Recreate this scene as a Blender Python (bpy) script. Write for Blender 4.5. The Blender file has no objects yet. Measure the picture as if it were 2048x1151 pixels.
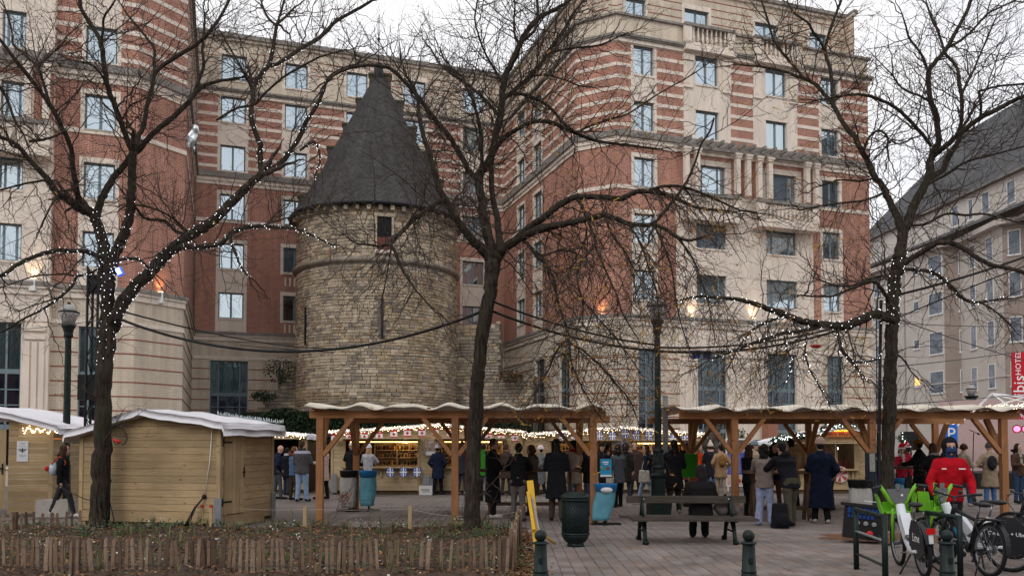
import bpy, bmesh, math, random
import numpy as np
from mathutils import Vector as V, Matrix
R = math.radians
random.seed(7)
sc = bpy.context.scene
COL = sc.collection

# ---------------------------------------------------------------- camera, world, sun
F_PX = 1700.0; PITCH = R(2.2); CY = 825.0; CAMZ = 1.67
cam_d = bpy.data.cameras.new('camera'); cam = bpy.data.objects.new('camera', cam_d); COL.objects.link(cam)
cam.location = (0, 0, CAMZ); cam.rotation_euler = (R(90)+PITCH, 0, 0)
cam_d.sensor_width = 36; cam_d.lens = 36*F_PX/2048; cam_d.shift_y = (CY-575.5)/2048
cam_d.clip_end = 3000; cam_d.clip_start = 0.1
sc.camera = cam
sc.render.resolution_x = 1024; sc.render.resolution_y = 575
sc.view_settings.view_transform = 'Standard'; sc.view_settings.look = 'None'
sc.view_settings.gamma = 1; sc.view_settings.use_curve_mapping = False
sc.view_settings.exposure = 0.3

SUN_EL, SUN_AZ = R(38), R(150)
w = bpy.data.worlds.new('World'); sc.world = w; w.use_nodes = True
nt = w.node_tree; nt.nodes.clear()
N = nt.nodes.new; L = nt.links.new
out = N('ShaderNodeOutputWorld'); bg = N('ShaderNodeBackground')
sky = N('ShaderNodeTexSky'); sky.sky_type = 'NISHITA'; sky.sun_disc = False
sky.sun_elevation = SUN_EL; sky.sun_rotation = SUN_AZ
hs = N('ShaderNodeHueSaturation'); hs.inputs['Saturation'].default_value = 0.28
L(sky.outputs[0], hs.inputs['Color'])
tc = N('ShaderNodeTexCoord'); nz = N('ShaderNodeTexNoise'); nz.inputs['Scale'].default_value = 2.2; nz.inputs['Detail'].default_value = 6
mp = N('ShaderNodeMapping'); mp.inputs['Scale'].default_value = (1, 1, 2.6)
L(tc.outputs['Generated'], mp.inputs[0]); L(mp.outputs[0], nz.inputs[0])
cr = N('ShaderNodeValToRGB'); cr.color_ramp.elements[0].position = .35; cr.color_ramp.elements[1].position = .6
cr.color_ramp.elements[0].color = (7.9, 8.0, 8.6, 1); cr.color_ramp.elements[1].color = (10.2, 10.1, 10.1, 1)
L(nz.outputs[0], cr.inputs[0])
mx = N('ShaderNodeMixRGB'); mx.inputs[0].default_value = 0.86
L(hs.outputs[0], mx.inputs[1]); L(cr.outputs[0], mx.inputs[2])
L(mx.outputs[0], bg.inputs[0]); bg.inputs[1].default_value = 0.105
L(bg.outputs[0], out.inputs[0])

sd = bpy.data.lights.new('sun', 'SUN'); sd.energy = 0.7; sd.angle = R(25); sd.color = (1, .96, .9)
so = bpy.data.objects.new('sun', sd); COL.objects.link(so)
sdir = V((-math.sin(R(25))*math.cos(SUN_EL), -math.cos(R(25))*math.cos(SUN_EL), math.sin(SUN_EL)))
so.rotation_euler = sdir.to_track_quat('Z', 'Y').to_euler()
so.location = (0, 0, 60)

# ---------------------------------------------------------------- helpers
def ray(u, v):
    fw = F_PX*math.cos(PITCH)-(CY-v)*math.sin(PITCH); up = F_PX*math.sin(PITCH)+(CY-v)*math.cos(PITCH)
    return V(((u-1024)/fw, 1.0, up/fw))
def pt(u, v, Y):
    r = ray(u, v); return V((r.x*Y, Y, CAMZ+r.z*Y))
def gnd(u, v, z=0.0):
    r = ray(u, v); t = (z-CAMZ)/r.z; return V((r.x*t, t, z))
def gY(v): return gnd(1024, v).y

class MB:
    def __init__(s): s.v = []; s.f = []; s.m = []; s.uv = []; s.sm = []
    def face(s, idx, mat=0, uv=None, smooth=False):
        s.f.append(tuple(idx)); s.m.append(mat); s.uv.append(uv); s.sm.append(smooth)
    def quad(s, a, b, c, d, mat=0, uv=None):
        n = len(s.v); s.v += [tuple(a), tuple(b), tuple(c), tuple(d)]; s.face((n, n+1, n+2, n+3), mat, uv)
    def box(s, c, size, mat=0, M=None, taper=1.0):
        x, y, z = size[0]/2, size[1]/2, size[2]/2; n = len(s.v)
        for k in (-1, 1):
            t = taper if k > 0 else 1
            for (i, j) in ((-1, -1), (1, -1), (1, 1), (-1, 1)):
                p = V((i*x*t, j*y*t, k*z))
                if M is not None: p = M @ p
                s.v.append((p.x+c[0], p.y+c[1], p.z+c[2]))
        for q in ((3, 2, 1, 0), (4, 5, 6, 7), (0, 1, 5, 4), (1, 2, 6, 5), (2, 3, 7, 6), (3, 0, 4, 7)):
            s.face([n+i for i in q], mat)
    def beam(s, a, b, w, h, mat=0, up=V((0, 0, 1))):
        a = V(a); b = V(b); d = (b-a); l = d.length
        if l < 1e-6: return
        d.normalize(); x = d.cross(up)
        if x.length < 1e-4: x = V((1, 0, 0))
        x.normalize(); z = x.cross(d)
        n = len(s.v)
        for p in (a, b):
            for (i, j) in ((-1, -1), (1, -1), (1, 1), (-1, 1)):
                q = p+x*(i*w/2)+z*(j*h/2); s.v.append(tuple(q))
        for q in ((0, 1, 2, 3), (7, 6, 5, 4), (4, 5, 1, 0), (5, 6, 2, 1), (6, 7, 3, 2), (7, 4, 0, 3)):
            s.face([n+i for i in q], mat)
    def tube(s, pts, rad, n=8, mat=0, cap=True, smooth=True, ell=1.0):
        pts = [V(p) for p in pts]
        if not isinstance(rad, (list, tuple)): rad = [rad]*len(pts)
        base = len(s.v); x = None
        for i, p in enumerate(pts):
            d = (pts[min(i+1, len(pts)-1)]-pts[max(i-1, 0)])
            if d.length < 1e-9: d = V((0, 0, 1))
            d.normalize()
            if x is None:
                x = d.orthogonal().normalized()
            else:
                x = (x-d*x.dot(d))
                x = x.normalized() if x.length > 1e-6 else d.orthogonal().normalized()
            y = d.cross(x)
            for k in range(n):
                a = 2*math.pi*k/n
                s.v.append(tuple(p+(x*math.cos(a)+y*math.sin(a)*ell)*rad[i]))
        for i in range(len(pts)-1):
            for k in range(n):
                a = base+i*n+k; b = base+i*n+(k+1) % n
                s.face((a, b, b+n, a+n), mat, smooth=smooth)
        if cap:
            s.face([base+k for k in range(n)][::-1], mat); e = base+(len(pts)-1)*n
            s.face([e+k for k in range(n)], mat)
    def lathe(s, prof, c=(0, 0, 0), n=16, mat=0, smooth=True, M=None, sx=1, sy=1):
        base = len(s.v)
        for (r, z) in prof:
            for k in range(n):
                a = 2*math.pi*k/n; p = V((r*math.cos(a)*sx, r*math.sin(a)*sy, z))
                if M is not None: p = M @ p
                s.v.append((p.x+c[0], p.y+c[1], p.z+c[2]))
        for i in range(len(prof)-1):
            for k in range(n):
                a = base+i*n+k; b = base+i*n+(k+1) % n
                s.face((a, b, b+n, a+n), mat, smooth=smooth)
        if prof[0][0] > 1e-4: s.face([base+k for k in range(n)][::-1], mat)
        e = base+(len(prof)-1)*n
        if prof[-1][0] > 1e-4: s.face([e+k for k in range(n)], mat)
    def ball(s, c, r, n=10, m=6, mat=0, M=None):
        if not isinstance(r, (tuple, list)): r = (r, r, r)
        MM = Matrix.Diagonal((r[0], r[1], r[2])).to_3x3()
        if M is not None: MM = M @ MM
        prof = [(max(1e-5, math.sin(math.pi*i/m)), -math.cos(math.pi*i/m)) for i in range(m+1)]
        s.lathe(prof, c, n, mat, True, MM)
    def prism(s, poly, d, mat=0, M=None):
        """poly: (x,z) outline, extruded along y by d, then matrix M (4x4)"""
        n = len(s.v); k = len(poly)
        for y in (0, d):
            for (x, z) in poly:
                p = V((x, y, z))
                if M is not None: p = M @ p
                s.v.append(tuple(p))
        s.face([n+i for i in range(k)], mat); s.face([n+k+i for i in range(k)][::-1], mat)
        for i in range(k):
            j = (i+1) % k; s.face((n+j, n+i, n+k+i, n+k+j), mat)
    def mesh(s, name, mats):
        me = bpy.data.meshes.new(name)
        me.from_pydata(s.v, [], s.f)
        if not isinstance(mats, (list, tuple)): mats = [mats]
        for m in mats: me.materials.append(m)
        me.polygons.foreach_set('material_index', s.m)
        me.polygons.foreach_set('use_smooth', s.sm)
        if any(u is not None for u in s.uv):
            ul = me.uv_layers.new(name='UVMap'); arr = []
            for f, u in zip(s.f, s.uv):
                if u is None: arr += [0.0, 0.0]*len(f)
                else:
                    for q in u: arr += [q[0], q[1]]
            ul.data.foreach_set('uv', arr)
        me.update(); return me
    def build(s, name, mats, parent=None, world=True):
        return link(name, s.mesh(name, mats), parent, world)

def link(name, me, parent=None, world=True, loc=None, rotz=0):
    o = bpy.data.objects.new(name, me); COL.objects.link(o)
    if loc is not None: o.location = loc; o.rotation_euler = (0, 0, rotz)
    if parent is not None: par(o, parent, world)
    return o
def par(o, p, world=True):
    o.parent = p
    if world:
        M = Matrix.Identity(4); q = p
        while q is not None:
            M = (Matrix.Translation(q.location) @ q.rotation_euler.to_matrix().to_4x4()) if q.parent is None else M
            q = q.parent
        # parts of parts: their own transform is identity in world mode
        o.matrix_parent_inverse = M.inverted() if p.parent is None else Matrix.Identity(4)
def tag(o, label, cat, group=None, kind=None):
    o['label'] = label; o['category'] = cat
    if group: o['group'] = group
    if kind: o['kind'] = kind
    return o
def thing(name, label, cat, loc=(0, 0, 0), group=None, rotz=0):
    o = bpy.data.objects.new(name, None); COL.objects.link(o); o.empty_display_size = .1
    o.location = loc; o.rotation_euler = (0, 0, rotz)
    return tag(o, label, cat, group)
def struct(o): o['kind'] = 'structure'; return o
def stuff(o): o['kind'] = 'stuff'; return o
def copy_tree(o, parent=None):
    c = o.copy(); COL.objects.link(c)
    if parent is not None: c.parent = parent
    for ch in list(o.children): copy_tree(ch, c)
    return c
rnd = random.uniform

# ---------------------------------------------------------------- materials
MATS = {}
def mat(name, col, rough=.8, metal=0., noise=.0, nscale=8., bump=0., bscale=30., col2=None, emit=None, estr=0., coord='Object', stretch=(1, 1, 1), spec=.22, rnd_v=0.):
    if name in MATS: return MATS[name]
    m = bpy.data.materials.new(name); m.use_nodes = True; t = m.node_tree; N = t.nodes.new; L = t.links.new
    b = t.nodes['Principled BSDF']; b.inputs['Roughness'].default_value = rough; b.inputs['Metallic'].default_value = metal
    b.inputs['Specular IOR Level'].default_value = spec
    c4 = (*col, 1)
    src = None
    if noise > 0 or bump > 0 or col2 is not None:
        tc = N('ShaderNodeTexCoord'); mp = N('ShaderNodeMapping'); mp.inputs['Scale'].default_value = stretch
        L(N('ShaderNodeNewGeometry').outputs['Position'] if coord == 'World' else tc.outputs[coord], mp.inputs[0])
    if noise > 0 or col2 is not None:
        n = N('ShaderNodeTexNoise'); n.inputs['Scale'].default_value = nscale; n.inputs['Detail'].default_value = 8; n.inputs['Roughness'].default_value = .65
        L(mp.outputs[0], n.inputs['Vector'])
        r = N('ShaderNodeValToRGB'); r.color_ramp.elements[0].position = .3; r.color_ramp.elements[1].position = .7
        k = noise
        r.color_ramp.elements[0].color = tuple(x*(1-k) for x in col)+(1,)
        r.color_ramp.elements[1].color = (*(col2 if col2 else tuple(min(1, x*(1+k)) for x in col)), 1)
        L(n.outputs[0], r.inputs[0]); src = r.outputs[0]
    if rnd_v > 0:
        oi = N('ShaderNodeObjectInfo'); mr = N('ShaderNodeMapRange'); mr.inputs[3].default_value = 1-rnd_v; mr.inputs[4].default_value = 1+rnd_v
        L(oi.outputs['Random'], mr.inputs[0])
        h = N('ShaderNodeHueSaturation')
        if src is not None: L(src, h.inputs['Color'])
        else: h.inputs['Color'].default_value = c4
        L(mr.outputs[0], h.inputs['Value']); src = h.outputs[0]
    if src is not None: L(src, b.inputs['Base Color'])
    else: b.inputs['Base Color'].default_value = c4
    if bump > 0:
        n2 = N('ShaderNodeTexNoise'); n2.inputs['Scale'].default_value = bscale; n2.inputs['Detail'].default_value = 6
        L(mp.outputs[0], n2.inputs['Vector']); bp = N('ShaderNodeBump'); bp.inputs['Strength'].default_value = bump; bp.inputs['Distance'].default_value = .02
        L(n2.outputs[0], bp.inputs['Height']); L(bp.outputs[0], b.inputs['Normal'])
    if emit is not None:
        b.inputs['Emission Color'].default_value = (*emit, 1); b.inputs['Emission Strength'].default_value = estr
    MATS[name] = m; return m

def brickmat(name, c1, c2, mortar, bw=.22, bh=.072, ms=.009, coord='UV', stain=.25, bump=.4, offset=.5, scale=(1, 1, 1)):
    m = bpy.data.materials.new(name); m.use_nodes = True; t = m.node_tree; N = t.nodes.new; L = t.links.new
    b = t.nodes['Principled BSDF']; b.inputs['Roughness'].default_value = .88; b.inputs['Specular IOR Level'].default_value = .25
    tc = N('ShaderNodeTexCoord'); mp = N('ShaderNodeMapping'); mp.inputs['Scale'].default_value = scale
    L(tc.outputs[coord], mp.inputs[0])
    br = N('ShaderNodeTexBrick'); br.inputs['Scale'].default_value = 1; br.inputs['Brick Width'].default_value = bw; br.inputs['Row Height'].default_value = bh
    br.inputs['Mortar Size'].default_value = ms; br.inputs['Mortar Smooth'].default_value = .3; br.offset = offset
    br.inputs['Color1'].default_value = (*c1, 1); br.inputs['Color2'].default_value = (*c2, 1); br.inputs['Mortar'].default_value = (*mortar, 1)
    L(mp.outputs[0], br.inputs['Vector'])
    n = N('ShaderNodeTexNoise'); n.inputs['Scale'].default_value = .55; n.inputs['Detail'].default_value = 9; n.inputs['Roughness'].default_value = .7
    mp2 = N('ShaderNodeMapping'); mp2.inputs['Scale'].default_value = (1.6, .7, 1) if coord == 'UV' else (1, 1, 1)
    L(tc.outputs[coord], mp2.inputs[0]); L(mp2.outputs[0], n.inputs[0])
    mr = N('ShaderNodeMapRange'); mr.inputs[1].default_value = .3; mr.inputs[2].default_value = .7; mr.inputs[3].default_value = 1-stain; mr.inputs[4].default_value = 1+stain*.6
    L(n.outputs[0], mr.inputs[0]); h = N('ShaderNodeHueSaturation'); L(br.outputs['Color'], h.inputs['Color'])
    ns = N('ShaderNodeTexNoise'); ns.inputs['Scale'].default_value = 1.; ns.inputs['Detail'].default_value = 7; mps = N('ShaderNodeMapping'); mps.inputs['Scale'].default_value = (2.8, .22, 1) if coord == 'UV' else (.8, .8, .8); L(tc.outputs[coord], mps.inputs[0]); L(mps.outputs[0], ns.inputs[0])
    ms_ = N('ShaderNodeMapRange'); ms_.inputs[1].default_value = .35; ms_.inputs[2].default_value = .68; ms_.inputs[3].default_value = .82; ms_.inputs[4].default_value = 1.07; L(ns.outputs[0], ms_.inputs[0]); mm_ = N('ShaderNodeMath'); mm_.operation = 'MULTIPLY'; L(mr.outputs[0], mm_.inputs[0]); L(ms_.outputs[0], mm_.inputs[1])
    L(mm_.outputs[0], h.inputs['Value'])
    L(h.outputs[0], b.inputs['Base Color'])
    bp = N('ShaderNodeBump'); bp.inputs['Strength'].default_value = bump; bp.inputs['Distance'].default_value = .01; bp.invert = True
    L(br.outputs['Fac'], bp.inputs['Height']); L(bp.outputs[0], b.inputs['Normal'])
    MATS[name] = m; return m

def woodmat(name, c1, c2, rv=.12, knots=True, vert=False):
    """planks: long axis along the longest object direction is handled by world-scale noise stretched in x/y"""
    m = bpy.data.materials.new(name); m.use_nodes = True; t = m.node_tree; N = t.nodes.new; L = t.links.new
    b = t.nodes['Principled BSDF']; b.inputs['Roughness'].default_value = .75; b.inputs['Specular IOR Level'].default_value = .25
    tc = N('ShaderNodeTexCoord'); oi = N('ShaderNodeObjectInfo')
    ad = N('ShaderNodeVectorMath'); ad.operation = 'ADD'; sc_ = N('ShaderNodeVectorMath'); sc_.operation = 'SCALE'; sc_.inputs['Scale'].default_value = 37.
    cmb = N('ShaderNodeCombineXYZ'); L(oi.outputs['Random'], cmb.inputs[0]); L(oi.outputs['Random'], cmb.inputs[2]); L(cmb.outputs[0], sc_.inputs[0])
    L(tc.outputs['Object'], ad.inputs[0]); L(sc_.outputs[0], ad.inputs[1])
    mp = N('ShaderNodeMapping'); mp.inputs['Scale'].default_value = (16, 16, 1.0) if vert else (1.2, 1.2, 22); L(ad.outputs[0], mp.inputs[0])
    n = N('ShaderNodeTexNoise'); n.inputs['Scale'].default_value = 2.2; n.inputs['Detail'].default_value = 7; n.inputs['Distortion'].default_value = .8; L(mp.outputs[0], n.inputs[0])
    r = N('ShaderNodeValToRGB'); r.color_ramp.elements[0].position = .3; r.color_ramp.elements[1].position = .72
    r.color_ramp.elements[0].color = (*c1, 1); r.color_ramp.elements[1].color = (*c2, 1); L(n.outputs[0], r.inputs[0])
    src = r.outputs[0]
    if knots:
        mp3 = N('ShaderNodeMapping'); mp3.inputs['Scale'].default_value = (2.6, 2.6, 5.5); L(ad.outputs[0], mp3.inputs[0])
        vo = N('ShaderNodeTexVoronoi'); vo.inputs['Scale'].default_value = 1.; L(mp3.outputs[0], vo.inputs[0])
        kr = N('ShaderNodeValToRGB'); kr.color_ramp.elements[0].position = .04; kr.color_ramp.elements[1].position = .13
        kr.color_ramp.elements[0].color = (.35, .28, .22, 1); kr.color_ramp.elements[1].color = (1, 1, 1, 1); L(vo.outputs['Distance'], kr.inputs[0])
        mu = N('ShaderNodeMixRGB'); mu.blend_type = 'MULTIPLY'; mu.inputs[0].default_value = .8; L(src, mu.inputs[1]); L(kr.outputs[0], mu.inputs[2]); src = mu.outputs[0]
    mr = N('ShaderNodeMapRange'); mr.inputs[3].default_value = 1-rv; mr.inputs[4].default_value = 1+rv; L(oi.outputs['Random'], mr.inputs[0])
    n3 = N('ShaderNodeTexNoise'); n3.inputs['Scale'].default_value = 1.3; n3.inputs['Detail'].default_value = 4; L(tc.outputs['Object'], n3.inputs[0])
    mr3 = N('ShaderNodeMapRange'); mr3.inputs[1].default_value = .3; mr3.inputs[2].default_value = .7; mr3.inputs[3].default_value = .8; mr3.inputs[4].default_value = 1.12; L(n3.outputs[0], mr3.inputs[0])
    mm = N('ShaderNodeMath'); mm.operation = 'MULTIPLY'; L(mr.outputs[0], mm.inputs[0]); L(mr3.outputs[0], mm.inputs[1])
    h = N('ShaderNodeHueSaturation'); L(src, h.inputs['Color']); L(mm.outputs[0], h.inputs['Value']); L(h.outputs[0], b.inputs['Base Color'])
    bp = N('ShaderNodeBump'); bp.inputs['Strength'].default_value = .25; bp.inputs['Distance'].default_value = .01; L(n.outputs[0], bp.inputs['Height']); L(bp.outputs[0], b.inputs['Normal'])
    MATS[name] = m; return m

M_red = brickmat('red_brick', (.46, .165, .10), (.33, .115, .075), (.50, .42, .36), ms=.010, stain=.18)
M_cream = brickmat('cream_brick', (.70, .60, .48), (.64, .545, .43), (.42, .36, .30), stain=.14, bump=.3, ms=.007)
M_lime = mat('limestone', (.70, .61, .525), .85, noise=.13, nscale=2.4, bump=.15, bscale=12, stretch=(1, 1, .28))
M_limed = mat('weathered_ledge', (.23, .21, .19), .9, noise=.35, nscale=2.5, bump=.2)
M_redc = mat('red_course_brick', (.27, .10, .07), .9, noise=.2, nscale=9)
M_wframe = mat('window_frame_metal', (.16, .215, .24), .45, noise=.1, nscale=3)
M_navy = mat('navy_panel', (.018, .024, .05), .3, noise=.2, nscale=2)
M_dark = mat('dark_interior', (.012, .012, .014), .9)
M_curt = mat('net_curtain', (.55, .6, .64), .9, noise=.12, nscale=5, stretch=(1, 1, .1))
M_curtg = mat('green_drape', (.17, .23, .21), .9, noise=.3, nscale=6, stretch=(1, 1, .1))
def glassmat(name, tint=(.85, .93, 1), refl=.34, rough=.03):
    m = bpy.data.materials.new(name); m.use_nodes = True; t = m.node_tree; N = t.nodes.new; L = t.links.new
    t.nodes.remove(t.nodes['Principled BSDF']); o = t.nodes['Material Output']
    g = N('ShaderNodeBsdfGlossy'); g.inputs['Color'].default_value = (*tint, 1); g.inputs['Roughness'].default_value = rough
    tr = N('ShaderNodeBsdfTransparent'); tr.inputs['Color'].default_value = (.72, .82, .88, 1)
    x = N('ShaderNodeMixShader'); fr = N('ShaderNodeFresnel'); fr.inputs['IOR'].default_value = 1.5
    ma = N('ShaderNodeMath'); ma.operation = 'MAXIMUM'; ma.inputs[1].default_value = refl; L(fr.outputs[0], ma.inputs[0])
    tc = N('ShaderNodeTexCoord'); n = N('ShaderNodeTexNoise'); n.inputs['Scale'].default_value = 1.1; L(tc.outputs['Object'], n.inputs[0])
    bp = N('ShaderNodeBump'); bp.inputs['Strength'].default_value = .12; bp.inputs['Distance'].default_value = .05; L(n.outputs[0], bp.inputs['Height']); L(bp.outputs[0], g.inputs['Normal'])
    L(ma.outputs[0], x.inputs[0]); L(tr.outputs[0], x.inputs[1]); L(g.outputs[0], x.inputs[2]); L(x.outputs[0], o.inputs[0])
    MATS[name] = m; return m
M_glass = glassmat('window_glass', refl=.5, tint=(.8, .92, 1))
M_glassd = glassmat('shop_glass', (.75, .85, .95), .07)
M_oak = woodmat('market_wood', (.33, .23, .12), (.47, .345, .20))
M_pine = woodmat('pergola_timber', (.30, .135, .055), (.42, .20, .09), .08)
M_pinev = woodmat('pergola_post_timber', (.30, .135, .055), (.42, .20, .09), .08, True, True)
M_oakv = woodmat('market_board_vertical', (.35, .25, .13), (.48, .36, .21), .1, True, True)
M_pale = woodmat('pale_pine', (.40, .30, .18), (.56, .43, .27))
M_snow = mat('white_fleece', (.76, .75, .79), .95, noise=.05, nscale=4, bump=.6, bscale=14)
M_black = mat('black_metal', (.010, .011, .012), .5, noise=.2, spec=.25)
M_green = mat('dark_green_paint', (.005, .014, .013), .5, noise=.35, nscale=9, bump=.1, spec=.28)
M_white = mat('white_paint', (.75, .75, .75), .5)
M_canvas = mat('cream_canvas', (.74, .68, .57), .9, noise=.06, nscale=3, bump=.3, bscale=5)
M_steel = mat('galvanised_steel', (.3, .31, .33), .4, .6, noise=.1)
M_bulb = mat('cool_bulb', (.9, .95, 1), .5, emit=(.95, .97, 1), estr=2.6)
M_bulbd = mat('cool_bulb_dim', (.8, .85, .9), .5, emit=(.9, .95, 1), estr=1.1)
M_bulbw = mat('warm_bulb', (1, .9, .7), .5, emit=(1, .8, .5), estr=5.5)
# ---------------------------------------------------------------- ground
M_pave = brickmat('paving_far', (.205, .175, .16), (.175, .148, .135), (.12, .10, .085), bw=.30, bh=.18, ms=.012, coord='Object', stain=.25, bump=.3)
m = MATS['paving_far']
M_paver = mat('paver', (.19, .164, .153), .85, noise=.36, nscale=1.1, bump=.35, bscale=60, rnd_v=.16, coord='World')
M_paver2 = mat('paver_reddish', (.19, .148, .13), .85, noise=.36, nscale=1.1, bump=.35, bscale=60, rnd_v=.16, coord='World')
M_joint = mat('joint_sand', (.085, .07, .06), .95, noise=.4, nscale=6)
M_soil = mat('soil', (.05, .034, .025), .95, noise=.5, nscale=7, bump=.8, bscale=25, col2=(.10, .065, .045))
M_soilr = mat('red_mulch', (.16, .075, .04), .95, noise=.5, nscale=12, bump=.8, bscale=40)
g = MB(); g.quad((-400, -60, -.03), (400, -60, -.03), (400, 700, -.03), (-400, 700, -.03)); struct(g.build('ground', M_joint))
g = MB()
for i in range(40):
    for j in range(20):
        x0, x1 = -60+i*3, -57+i*3; y0, y1 = 4+j*4, 8+j*4
        g.quad((x0, y0, -.012), (x1, y0, -.012), (x1, y1, -.012), (x0, y1, -.012))
# rotate the paving texture so the long joints run away from the viewer
sq = struct(g.build('plaza_pavement', M_pave))
nt_ = M_pave.node_tree
for nd in nt_.nodes:
    if nd.type == 'MAPPING' and abs(nd.inputs['Scale'].default_value[1]-1) < .01: nd.inputs['Rotation'].default_value[2] = R(90)
BEDX = 0.15
def in_bed(x, y):
    return x < BEDX+.05 and y < 17.35
def paver_mesh(name, m, w=.172, l=.292):
    b = MB(); n = 0
    e = .008
    for (k, z) in ((0, -.02), (0, .0), (e, .006)):
        for (i, j) in ((-1, -1), (1, -1), (1, 1), (-1, 1)): b.v.append((i*(w/2-k), j*(l/2-k), z))
    for s in (4,):
        for k in range(4): b.face((s-0+k, s+(k+1) % 4, s+4+(k+1) % 4, s+4+k))
    for k in range(4): b.face((k, (k+1) % 4, 4+(k+1) % 4, 4+k))
    b.face((8, 9, 10, 11)); return b.mesh(name, m)
pm = [paver_mesh('paver', M_paver), paver_mesh('paver', M_paver2)]
cells = []
rw = .18; lw = .30
for i in range(-22, 80):
    x = .2+i*rw; off = (i % 2)*.15+rnd(-.02, .02)
    for j in range(0, 46):
        y = 10.2+j*lw+off
        if in_bed(x, y): continue
        u = 1024+x/y*F_PX
        if u < -60 or u > 2110: continue
        cells.append((x, y))
cells.sort(key=lambda c: c[1]*1.0+abs(c[0]-3)*.05)
near = [c for c in cells if 10.9 < c[1]][:300]; ns = set(near)
for (x, y) in near:
    o = link('paver', random.choice(pm), sq, True); o.location = (x+rnd(-.003, .003), y+rnd(-.003, .003), rnd(-.004, .001)); o.rotation_euler = (rnd(-.008, .008), rnd(-.008, .008), rnd(-.012, .012))
far = MB()
pv = pm[0]; pvv = [tuple(v.co) for v in pv.vertices]; pvf = [tuple(p.vertices) for p in pv.polygons]
for (x, y) in cells:
    if (x, y) in ns: continue
    n = len(far.v); dz = rnd(-.004, .001); k = random.random() < .35; a = rnd(-.01, .01); tx = rnd(-.01, .01)
    for v in pvv: far.v.append((x+v[0]-a*v[1], y+v[1]+a*v[0], v[2]+dz+tx*v[0]))
    for f in pvf: far.face([n+q for q in f], 1 if k else 0)
o = far.build('pavers', [M_paver, M_paver2], sq); stuff(o)

# ---------------------------------------------------------------- hotel
DIRF = V((2.868, 1)).normalized(); DIRR = V((-.340, 1)).normalized()
class Fac:
    """vertical wall plane: p0 -> p1 runs left to right as seen by the camera"""
    def __init__(s, p0, p1):
        s.p0 = V(p0); s.p1 = V(p1); s.d = (s.p1-s.p0); s.len = s.d.length; s.d.normalize()
        s.n = V((s.d.y, -s.d.x))
    def P(s, a, z, out=0.):
        q = s.p0+s.d*a+s.n*out; return V((q.x, q.y, z))
    def sz(s, u, v):
        r = ray(u, v); # r*t on plane
        t = s.p0.dot(s.n)/(r.x*s.n.x+r.y*s.n.y)
        q = V((r.x*t, r.y*t)); return (q-s.p0).dot(s.d), CAMZ+r.z*t
    def s(s, u, v=500): return s.sz(u, v)[0]
    def box(s, mb, s0, s1, z0, z1, o0, o1, mat=0):
        n = len(mb.v)
        for o in (o0, o1):
            for (a, z) in ((s0, z0), (s1, z0), (s1, z1), (s0, z1)): mb.v.append(tuple(s.P(a, z, o)))
        uvf = [(s0, z0), (s1, z0), (s1, z1), (s0, z1)]
        mb.face((n+4, n+5, n+6, n+7), mat, uvf); mb.face((n+3, n+2, n+1, n), mat, uvf)
        mb.face((n, n+1, n+5, n+4), mat, uvf); mb.face((n+2, n+3, n+7, n+6), mat, uvf)
        mb.face((n+1, n+2, n+6, n+5), mat, [(0, z0), (0, z1), (abs(o1-o0), z1), (abs(o1-o0), z0)]); mb.face((n+3, n, n+4, n+7), mat, [(0, z1), (0, z0), (abs(o1-o0), z0), (abs(o1-o0), z1)])
def line_pt(p, d, u, z=8.0):
    """point on plan line p+t*d seen at column u"""
    r = (u-1024)/F_PX
    t = (r*p.y-p.x)/(d.x-r*d.y); return p+d*t
A = V((5.49, 44.0)); Bp = V((3.48, 45.1)); D = Bp+DIRR*12.45
Rt = line_pt(A, DIRF, 1746)
Cc = V((-16.5, 36.96)); Cd = V((-15.2, 39.1)); E = None
# intersection of left receding wall with central wall
def isect(p, d, q, e):
    t = ((q.x-p.x)*e.y-(q.y-p.y)*e.x)/(d.x*e.y-d.y*e.x); return p+d*t
E = isect(Cd, DIRR, D, DIRF)
Lf = line_pt(Cc, DIRF, 97); Ll = Lf-DIRF*9.0
bo = V((DIRF.y, -DIRF.x))*.35
FL0 = Fac(Ll+bo, Lf+bo)          # far left bay, proud of the brick wall
FLs = Fac(Lf+bo, Lf)
FL = Fac(Lf, Cc); FLc = Fac(Cc, Cd); FLr = Fac(Cd, E); FC = Fac(E, D); FR = Fac(D, Bp); FRc = Fac(Bp, A); FF = Fac(A, Rt)
FE = Fac(Rt, Rt+V((.340, -1)).normalized()*-14)
hotel = thing('hotel_building', 'large striped red brick and cream stone hotel wrapped around the round tower', 'building', (0, 50, 0))
L1, S1, C2, C3, C4 = 8.35, 15.25, 17.85, 23.15, 27.3
ZONES = [(0, L1, 1), (L1, C3+.0, 0), (C3, C4, 1)]
ROWZ = [(9.35, 10.9), (12.35, 13.9), (15.35, 16.9), (18.35, 19.9), (21.35, 22.9)]
ATT = (24.35, 25.95)
win_cache = {}
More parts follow.
